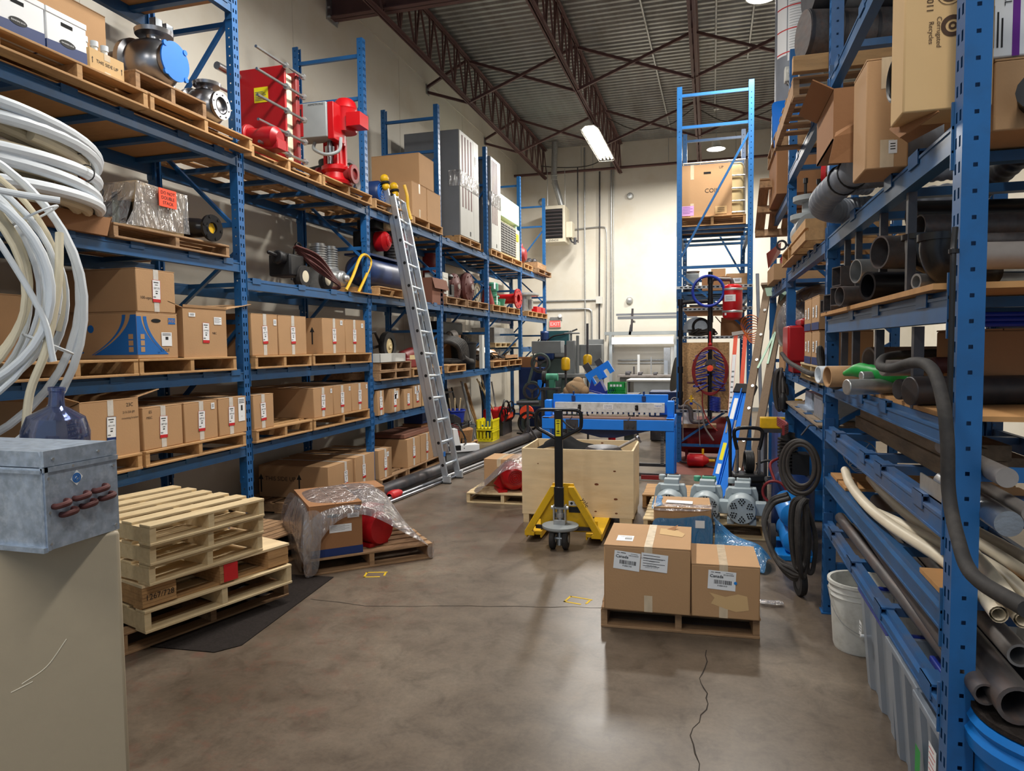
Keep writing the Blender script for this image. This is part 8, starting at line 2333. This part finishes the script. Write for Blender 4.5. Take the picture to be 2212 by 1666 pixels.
# ================================================================ far bays of the left rack
def fpal(y0,y1,z,l,m='wood',d=.85,h=.12): return lpal(y0,y1,z,l,m,d,h,dx=.03,nb=6)
Z4 = 2.352
fpal(9.82,10.72,Z4,'pallet under the white box and black pump, fourth bay','wood_old'); fpal(10.78,11.9,Z4,'pallet under the dark red pumps, fourth bay','wood_old')
fpal(12.15,13.05,Z4,'pallet under the green valve, fifth bay'); fpal(13.15,14.05,Z4,'pallet under the red flanged pipe, fifth bay'); fpal(14.75,15.5,Z4,'pallet under the grey motor, last bay'); fpal(15.55,16.6,Z4,'pallet under the red boxes, last bay')
zz = Z4 + .12
t = thing('white_module','white stacked module box beside the third left post','box',sh(9.93,zz,-.03),LEFT)
b = MB(); b.box(-.14,.12,0,.3,0,.2); b.box(-.12,.1,-.01,.28,.2,.36)
for k in range(5): b.box(-.10,.08,-.016,-.01,.04 + k * .06,.07 + k * .06)
b.build('box','white_metal',t,smooth=0)
t = thing('multistage_pump','black vertical pump beside the white module box','pump',sh(10.3,zz,-.1),LEFT)
b = MB(); b.box(-.12,.12,-.02,.2,0,.05); b.cyl((0,.08,.05),(0,.08,.3),.07,18); b.lathe([(.11,.3),(.14,.33),(.12,.37),(0,.38)],(0,.08,0),(0,0,1),20); b.box(.08,.2,0,.1,.0,.22); b.build('body','black',t,bevel=.006)
def rpump(y,z,s,l,m='red_dull'):
 t = thing('flanged_pump',l,'pump',sh(y,z,-.12),LEFT); t.scale = (s,s,s)
 b = MB(); b.lathe([(0,0),(.08,0),(.10,.02),(.24,.05),(.26,.1),(.24,.16),(.15,.2),(.14,.45),(0,.48)],(0,0,.26),(0,1,0),30); bolts(b,(0,.03,.26),(0,1,0),.2,.014,8,.03); b.box(-.16,.16,.1,.4,0,.06); b.build('body',m,t)
 b = MB(); b.lathe([(0,-.01),(.05,-.01),(.06,.02),(0,.02)],(0,0,.26),(0,1,0),18); b.build('hub','pipe_grey',t)
 return t
rpump(10.78,zz,.85,'dark red round pump left of the larger one, fourth bay','iron_brown'); rpump(11.45,zz,1.0,'largest dark red round pump in the fourth bay','iron_brown');
t = thing('pipe_stub','dull red pipe stub standing behind the largest round pump','pipe',sh(11.3,zz,-.75),LEFT)
b = MB(); b.cyl((0,.1,0),(0,.1,.85),.12,22); b.build('stub','red_dull',t)
t = thing('green_valve','mint green valve with a red handle part in the fifth bay','valve',sh(12.75,zz,-.05),LEFT)
b = MB(); b.lathe([(0,0),(.13,0),(.13,.08),(.09,.1),(.09,.16),(.12,.17),(.12,.2),(.07,.21),(.07,.28),(.10,.29),(.10,.42),(.06,.45),(0,.45)],(0,.1,0),(0,0,1),22); b.lathe([(.05,0),(.09,.03),(.12,.15)],(.25,.05,0),(0,0,1),18); b.build('body','green_dull',t)
t = thing('red_fitting','red tapered fitting with paper tags beside the green valve','pipe fitting',sh(12.4,zz,-.05),LEFT)
b = MB(); b.lathe([(0,0),(.13,.0),(.11,.12),(.07,.3),(.09,.34),(0,.36)],(0,.1,0),(-.15,0,1),20); b.build('body','red_dull',t)
b = MB(); b.box(-.04,.05,-.04,-.036,.3,.42); b.box(.12,.17,-.04,-.036,.02,.18); b.build('tags','paper',t,smooth=0)
t = thing('flanged_pipe','red pipe spool with a wide drilled flange facing the aisle in the fifth bay','pipe',sh(13.75,zz + .0,.05),LEFT)
b = MB(); flange(b,(0,-.03,.20),(.12,1,0),.20,.03,.085); b.lathe([(.085,.03),(.1,.03),(.1,.5),(.085,.5)],(0,-.03,.20),(.12,1,0),24); b.build('spool','red_paint',t)
b = MB(); bolts(b,(0,-.034,.20),(.12,1,0),.155,.016,8,.003); b.build('bolt_holes','dark_hole',t)
t = thing('air_conditioner','beige wall air conditioner standing deep in the fifth bay','air conditioner',sh(12.9,zz,-.6),LEFT)
b = MB(); b.box(-.45,.45,0,.25,0,.6); b.build('case','cream',t,bevel=.01)
b = MB(); b.ring((.22,-.005,.3),(0,1,0),.2,.012,28,6); b.ring((.22,-.005,.3),(0,1,0),.1,.01,24,6); b.box(-.3,-.02,-.006,0,.2,.55); b.build('grille','machine_grey',t)
t = thing('grey_motor_pump','grey motor with a wide flat top flange in the last bay','motor',sh(15.12,zz,-.02),LEFT)
b = MB(); b.cyl((0,.15,0),(0,.15,.34),.17,24); b.lathe([(0,.34),(.32,.34),(.34,.36),(.34,.39),(.3,.41),(0,.42)],(0,.15,0),(0,0,1),30); b.box(-.12,.0,-.06,.0,.06,.26); b.cyl((.2,.1,.12),(.34,.1,.12),.04,12); b.cyl((.2,.1,.22),(.34,.1,.22),.04,12); b.build('body','zinc',t)
for y,l in ((15.9,'longer red steel box on the last pallet of the middle shelf'),(16.35,'shorter red steel box on the last pallet of the middle shelf')):
 b = MB(); b.box(-.25 if y < 16 else -.15,.2 if y < 16 else .15,0,.4,0,.14); o = b.build('red_box','red_bright',bevel=.006); o.location = sh(y,zz,.0); o.rotation_euler = (0,0,LEFT); tag(o,l,'metal box')
# lower shelf of the fourth and fifth bays
Z3 = 1.312
fpal(9.82,10.65,Z3,'pallet under the thick black hoses, fourth bay','wood',.8); fpal(12.12,13.1,Z3,'pallet under the grey pipe fittings, fifth bay','wood',.8); fpal(13.2,14.15,Z3,'pallet beside the grey pipe fittings, fifth bay','wood',.8)
t = thing('suction_hoses','bundle of thick black suction hoses heaped in the fourth bay','hose',sh(10.5,Z3 + .12,-.1),LEFT)
for k in range(6):
 o_ = k * .06
 b = MB(); b.tube(smooth_path([(-.5,.5 - o_ * .5,.16 + o_ * .6),(-.2,.2,.36 + o_ * .25),(.1 + o_,.02,.30 + o_ * .2),(.25 + o_,.0,.10),(.22 + o_,.05,.03),(.0 + o_,.3,.05)],6),.042,12); b.build('hose','rubber',t)
b = MB(); b.tube([(.25,-.04,.1),(.55,-.03,.03),(.8,.0,.02)],.05,12); b.build('hose_end','rubber',t)
b = MB(); b.tube(smooth_path([(-.1,.4,.42),(.2,.4,.46),(.42,.3,.44)],5),.06,12); b.build('hose_end','rubber',t)
b = MB(); b.pipe((.42,.25,.44),(.52,.2,.46),.10,.085,20); b.build('hose_coupling','pipe_grey',t)
t = thing('waste_bin','tall black waste bin in the fourth bay','bin',sh(11.45,Z3,-.1),LEFT)
b = MB(); b.lathe([(0,.01),(.19,0),(.2,.02),(.23,.44),(.245,.45),(.245,.48),(.22,.48),(.21,.1),(0,.06)],(0,.2,0),(0,0,1),28); b.build('shell','black',t)
b = MB()
for k in range(4): b.cyl((-.12 + k * .08,.2,.2),(-.14 + k * .09,.15,.60 - .02 * k),.04,10)
b.build('rolled_items','rubber',t)
carton('carton behind the black bin in the fourth bay',sh(11.6,Z3,-.4),.5,.3,.60,LEFT,m='cardboard_dark',tape=None)
b = MB(); b.box(-.06,.06,0,.06,0,.60); o = b.build('white_board','white_metal',smooth=0); o.location = sh(11.83,Z3,-.06); o.rotation_euler = (0,0,LEFT); tag(o,'white panel standing right of the black bin','panel')
b = MB(); b.box(-.7,.5,0,.35,0,.22); b.box(-.5,.5,-.01,.0,.02,.2); o = b.build('black_case','black',bevel=.01); o.location = sh(11.3,Z3 + .60,-.45); o.rotation_euler = (0,0,LEFT); tag(o,'long black case on the carton behind the bin','case')
t = thing('pipe_fittings','heap of grey pipe fittings on the fifth bay pallet','pipe fittings',sh(12.6,Z3 + .12,-.1),LEFT)
rr = random.Random(4); b = MB()
for k in range(16):
 c = Vector((rr.uniform(-.4,.4),rr.uniform(.0,.3),.05)); b.pipe(c,c + Vector((rr.uniform(-.05,.05),rr.uniform(.03,.08),rr.uniform(0,.05))),.045,.03,10)
o = b.build('fittings','pipe_dark',t); o['kind'] = 'stuff'
t = thing('plastic_sheet','crumpled white plastic sheet with a pink rag in the fifth bay','plastic sheet',sh(12.6,Z3 + .2,-.1),LEFT)
film('sheet',[[(-.45 + .2 * i,.1 * j,.06 + .16 * math.exp(-((i - 1.3) ** 2 + (j - 2) ** 2) / 2.5)) for i in range(5)] for j in range(5)],'paper',t,.03,9,2)
film('pink_rag',[[(-.15 + .12 * i,-.04 + .04 * j,.02 + .04 * j) for i in range(4)] for j in range(4)],'cardboard',t,.02,5,2)
t = thing('parts_tray','open tray of long tools and hardware in the fifth bay','tray',sh(13.65,Z3 + .12,-.05),LEFT)
b = MB(); b.box(-.45,.45,0,.5,0,.03); b.box(-.45,.45,0,.015,0,.1); b.build('tray','wood_old',t,smooth=0)
b = MB()
for k in range(12): b.cyl((rr.uniform(-.4,.4),rr.uniform(.05,.45),.03),(rr.uniform(-.4,.4),rr.uniform(.05,.45),rr.uniform(.1,.35)),.014,6)
o = b.build('tools','dark_steel',t); o['kind'] = 'stuff'
t = thing('fume_hood','long galvanized hood on a pale pallet at the far end of the left rack','hood',sh(14.9,1.68,-.5),LEFT)
b = MB(); b.prism([(-1.0,.1),(.6,.1),(.75,.1),(.45,.42),(-1.0,.42)],0,.5,'y'); b.build('hood','zinc',t,smooth=0)
b = MB(); b.box(-1.0,.7,-.02,.5,0,.02); b.box(-1.0,.7,-.02,.5,.085,.1)
for x in (-.98,-.6,-.2,.2,.62): b.box(x,x + .05,-.02,.5,.02,.085)
b.build('pale_base','wood_pale',t,smooth=0)
# ---- on the floor under the far bays
XFL = -3.72
t = thing('garden_bucket','blue bucket of rods on an upturned basket under the fourth bay','bucket',(-4.0,10.55,.38))
b = MB(); b.lathe([(0,.0),(.15,0),(.19,.28),(.205,.29),(.2,.31),(.18,.3),(.14,.02),(0,.015)],n=28); b.build('shell','tray_blue',t)
b = MB()
for k in range(4): b.cyl((-.05 + k * .04,0,.05),(-.15 + k * .1,-.05,.5),.012,6)
b.build('rods','wood_pale',t)
t = thing('basket','brown woven basket under the blue bucket','basket',(-3.98,10.65,0))
b = MB(); b.lathe([(0,0),(.22,0),(.27,.36),(.24,.378),(0,.378)],n=24); b.build('weave','wicker',t)
t = thing('tool_box','long black tool box with a red side lying tilted under the fourth bay','tool box',(-3.85,10.55,.40),rot=(0,.25,LEFT + .1))
b = MB(); b.box(-.5,.5,0,.3,.0,.14); b.build('lid','black',t,bevel=.01)
b = MB(); b.box(-.48,.48,.01,.29,-.16,0); b.build('red_side','red_dull',t,smooth=0)
b = MB(); b.box(.28,.34,-.01,.0,-.06,.03); b.build('latch','zinc',t,smooth=0)
b = MB(); b.box(-.4,.4,-.14,.14,.0,.12); o = b.build('floor_box','dark_steel'); o.location = (-4.0,10.5,0); tag(o,'dark box on the floor below the tilted tool box','box')
fpal(10.25,11.2,0.0,'pallet on the floor under the generator, fourth bay','wood',.7)
t = thing('generator','black portable generator with a grey engine on the floor pallet','generator',sh(10.62,.12,.0),LEFT)
b = MB(); b.box(-.16,.2,.0,.3,.04,.32); b.build('body','black',t,bevel=.02)
b = MB(); b.cyl((-.02,-.04,.14),(-.02,.02,.14),.09,18); b.box(-.1,.06,-.05,.05,.02,.14); b.build('engine','zinc',t)
b = MB(); b.tube([(.2,0,.0),(.2,0,.36),(-.16,0,.36),(-.16,0,.0)],.012,8); b.build('tube_frame','black_gloss',t)
t = thing('steel_pail','grey steel pail on the floor pallet beside the generator','pail',sh(10.98,.12,-.1),LEFT)
b = MB(); b.lathe([(0,0),(.12,0),(.15,.28),(.155,.29),(.14,.28),(.11,.02),(0,.01)],n=24); b.build('shell','machine_grey',t)
b = MB(); b.ring((0,0,.2),(0,1,.6),.16,.006,24,6); b.build('bail','zinc',t)
t = thing('vacuum_pump','white and black appliance base lying beside the ladder foot','machine',(-3.62,9.75,.19),.7)
b = MB(); b.box(-.25,.3,-.1,.1,-.05,.05); b.prism([(-.1,.05),(.0,.05),(-.05,.3),(-.12,.3)],-.1,.1,'y'); b.build('white_frame','paper',t,smooth=0,bevel=.006)
b = MB(); b.box(-.2,.0,-.105,-.1,-.02,.05); b.build('black_panel','black',t,smooth=0)
b = MB(); b.lathe([(0,.1),(.07,.1),(.08,.25),(.06,.45),(0,.47)],(-.15,.15,.1),(0,0,1),18); b.build('steel_cylinder','stainless',t)
b = MB()
for k in range(4): b.tube(smooth_path([(-.1,.05 * k,.3),(.05,.05 * k,.25 + .03 * k),(.12,.0,.1),(.05,-.1,.05 * k)],5),.010,6)
b.build('cables','black',t)
b = MB(); b.box(-.22,.22,-.08,.08,-.19,-.05); b.build('base_block','machine_grey',t,smooth=0)
t = thing('yellow_crates','two stacked yellow plastic crates on the floor by the fourth left post','crate',sh(12.0,0,.1),LEFT)
for z in (0,.2):
 b = MB(); b.box(-.22,.22,0,.3,z,z + .03)
 for k in range(7): b.box(-.22 + k * .068,-.19 + k * .068,0,.01,z + .03,z + .17);
 for k in range(5): b.box(.21,.22,k * .067,k * .067 + .03,z + .03,z + .17); b.box(-.22,-.21,k * .067,k * .067 + .03,z + .03,z + .17)
 b.box(-.22,.22,0,.3,z + .03,z + .04); b.box(-.22,.22,-.004,.01,z + .16,z + .19); b.box(-.22,.22,.29,.3,z + .03,z + .19); b.build('crate','yellow_bright',t,smooth=0)
t = thing('pipe_machine','red pipe threading machine with black cables by the yellow crates','machine',sh(12.9,0,.05),LEFT)
b = MB(); b.box(-.3,.35,0,.4,.25,.5); b.cyl((-.2,-.02,.45),(-.2,.1,.45),.11,20); b.build('body','red_bright',t,bevel=.03)
b = MB(); b.box(-.1,.25,-.06,.0,.3,.42); b.build('guard','orange_label',t,bevel=.02)
b = MB()
for k in range(9): b.ring((rr.uniform(-.4,.2),-.03,rr.uniform(.35,.6)),(rr.uniform(-.4,.4),1,rr.uniform(-.3,.3)),rr.uniform(.08,.15),.012,20,6)
b.build('cable_loops','black',t)
b = MB(); b.box(-.3,.35,0,.4,0,.25); b.build('stand','dark_steel',t,smooth=0)
t = thing('cable_reel','orange cable reel on black wheels beyond the yellow crates','reel',(-3.3,12.6,.36))
b = MB(); b.cyl((0,-.03,.1),(0,.03,.1),.13,24); b.build('orange_disc','orange_label',t)
b = MB(); b.ring((.05,-.02,-.10),(0,1,0),.2,.03,28,8); b.ring((.08,-.02,-.1),(0,1,0),.12,.02,24,8); b.bar((-.2,0,-.3),(.3,0,-.34),.03); b.build('wheel','black',t)
GT = 'long tools leaning at the back of the far left bays'
rr = random.Random(31)
kinds = (('black','black bar'),('machine_green','green tube'),('wood','wooden handle'),('zinc','grey pipe'))
for k in range(14):
 m,nm = kinds[(k * 7 + k // 3) % 4]
 y0 = 9.95 + k * .30
 w = ('next to the third left post','left of the blue bucket','behind the blue bucket','right of the blue bucket','left of the bin shelf edge','near the fourth left post','left of the fourth post','right of the fourth post','behind the red machine','right of the red machine','above the red machine','left of the fifth left post','close to the fifth left post','beside the fifth left post')[k]
 b = MB(); b.cyl((-4.25 + rr.uniform(-.1,.2),y0,0),(-4.55 + rr.uniform(-.05,.15),y0 + rr.uniform(-.25,.3),1.08 - rr.uniform(0,.12)),rr.uniform(.014,.03),10)
 tag(b.build('leaning_pole',m),'%s leaning at the back, %s' % (nm,w),'pole',GT)
b = MB(); b.cyl((-3.9,12.75,.3),(-4.2,12.35,1.1),.016,8); tag(b.build('wooden_stick','wood_pale'),'pale stick crossing another above the red machine','stick')
b = MB(); b.cyl((-3.9,12.35,.3),(-4.3,12.9,1.15),.016,8); tag(b.build('wooden_stick','wood_pale'),'longer pale stick crossing the other one above the red machine','stick')
t = thing('engine_stand','black steel stand with a flat top plate beside the third left post','stand',(-4.0,9.98,0))
b = MB(); b.bar((0,0,.1),(0,0,1.0),.09); b.bar((0,0,.85),(.1,.35,.5),.05); b.bar((0,0,.5),(-.05,-.25,.02),.05); b.bar((0,0,.5),(.15,.25,.02),.05); b.box(-.15,.15,-.2,.2,1.0,1.015); b.build('frame','black',t,smooth=0)
b = MB(); b.box(-4.75,-4.70,9.95,10.6,0,1.0); tag(b.build('plastic_sheet','white_metal',smooth=0),'white panel leaning behind the black steel stand','panel')
b = MB(); b.box(-.2,.2,0,.3,.0,.16); o = b.build('blue_bin','navy',bevel=.01); o.location = sh(9.45,.60,-.15); o.rotation_euler = (0,0,LEFT); tag(o,'navy bin above the worn cartons behind the ladder','bin')
carton('flattened reddish cartons lying on the worn boxes behind the ladder',sh(8.9,P + .385,-.05),1.0,.5,.05,LEFT,m='cardboard_red',tape=None)
carton('tall carton under the navy bin behind the ladder',sh(9.45,P + .34,-.18),.36,.3,.14,LEFT,m='cardboard_dark',tape=None)
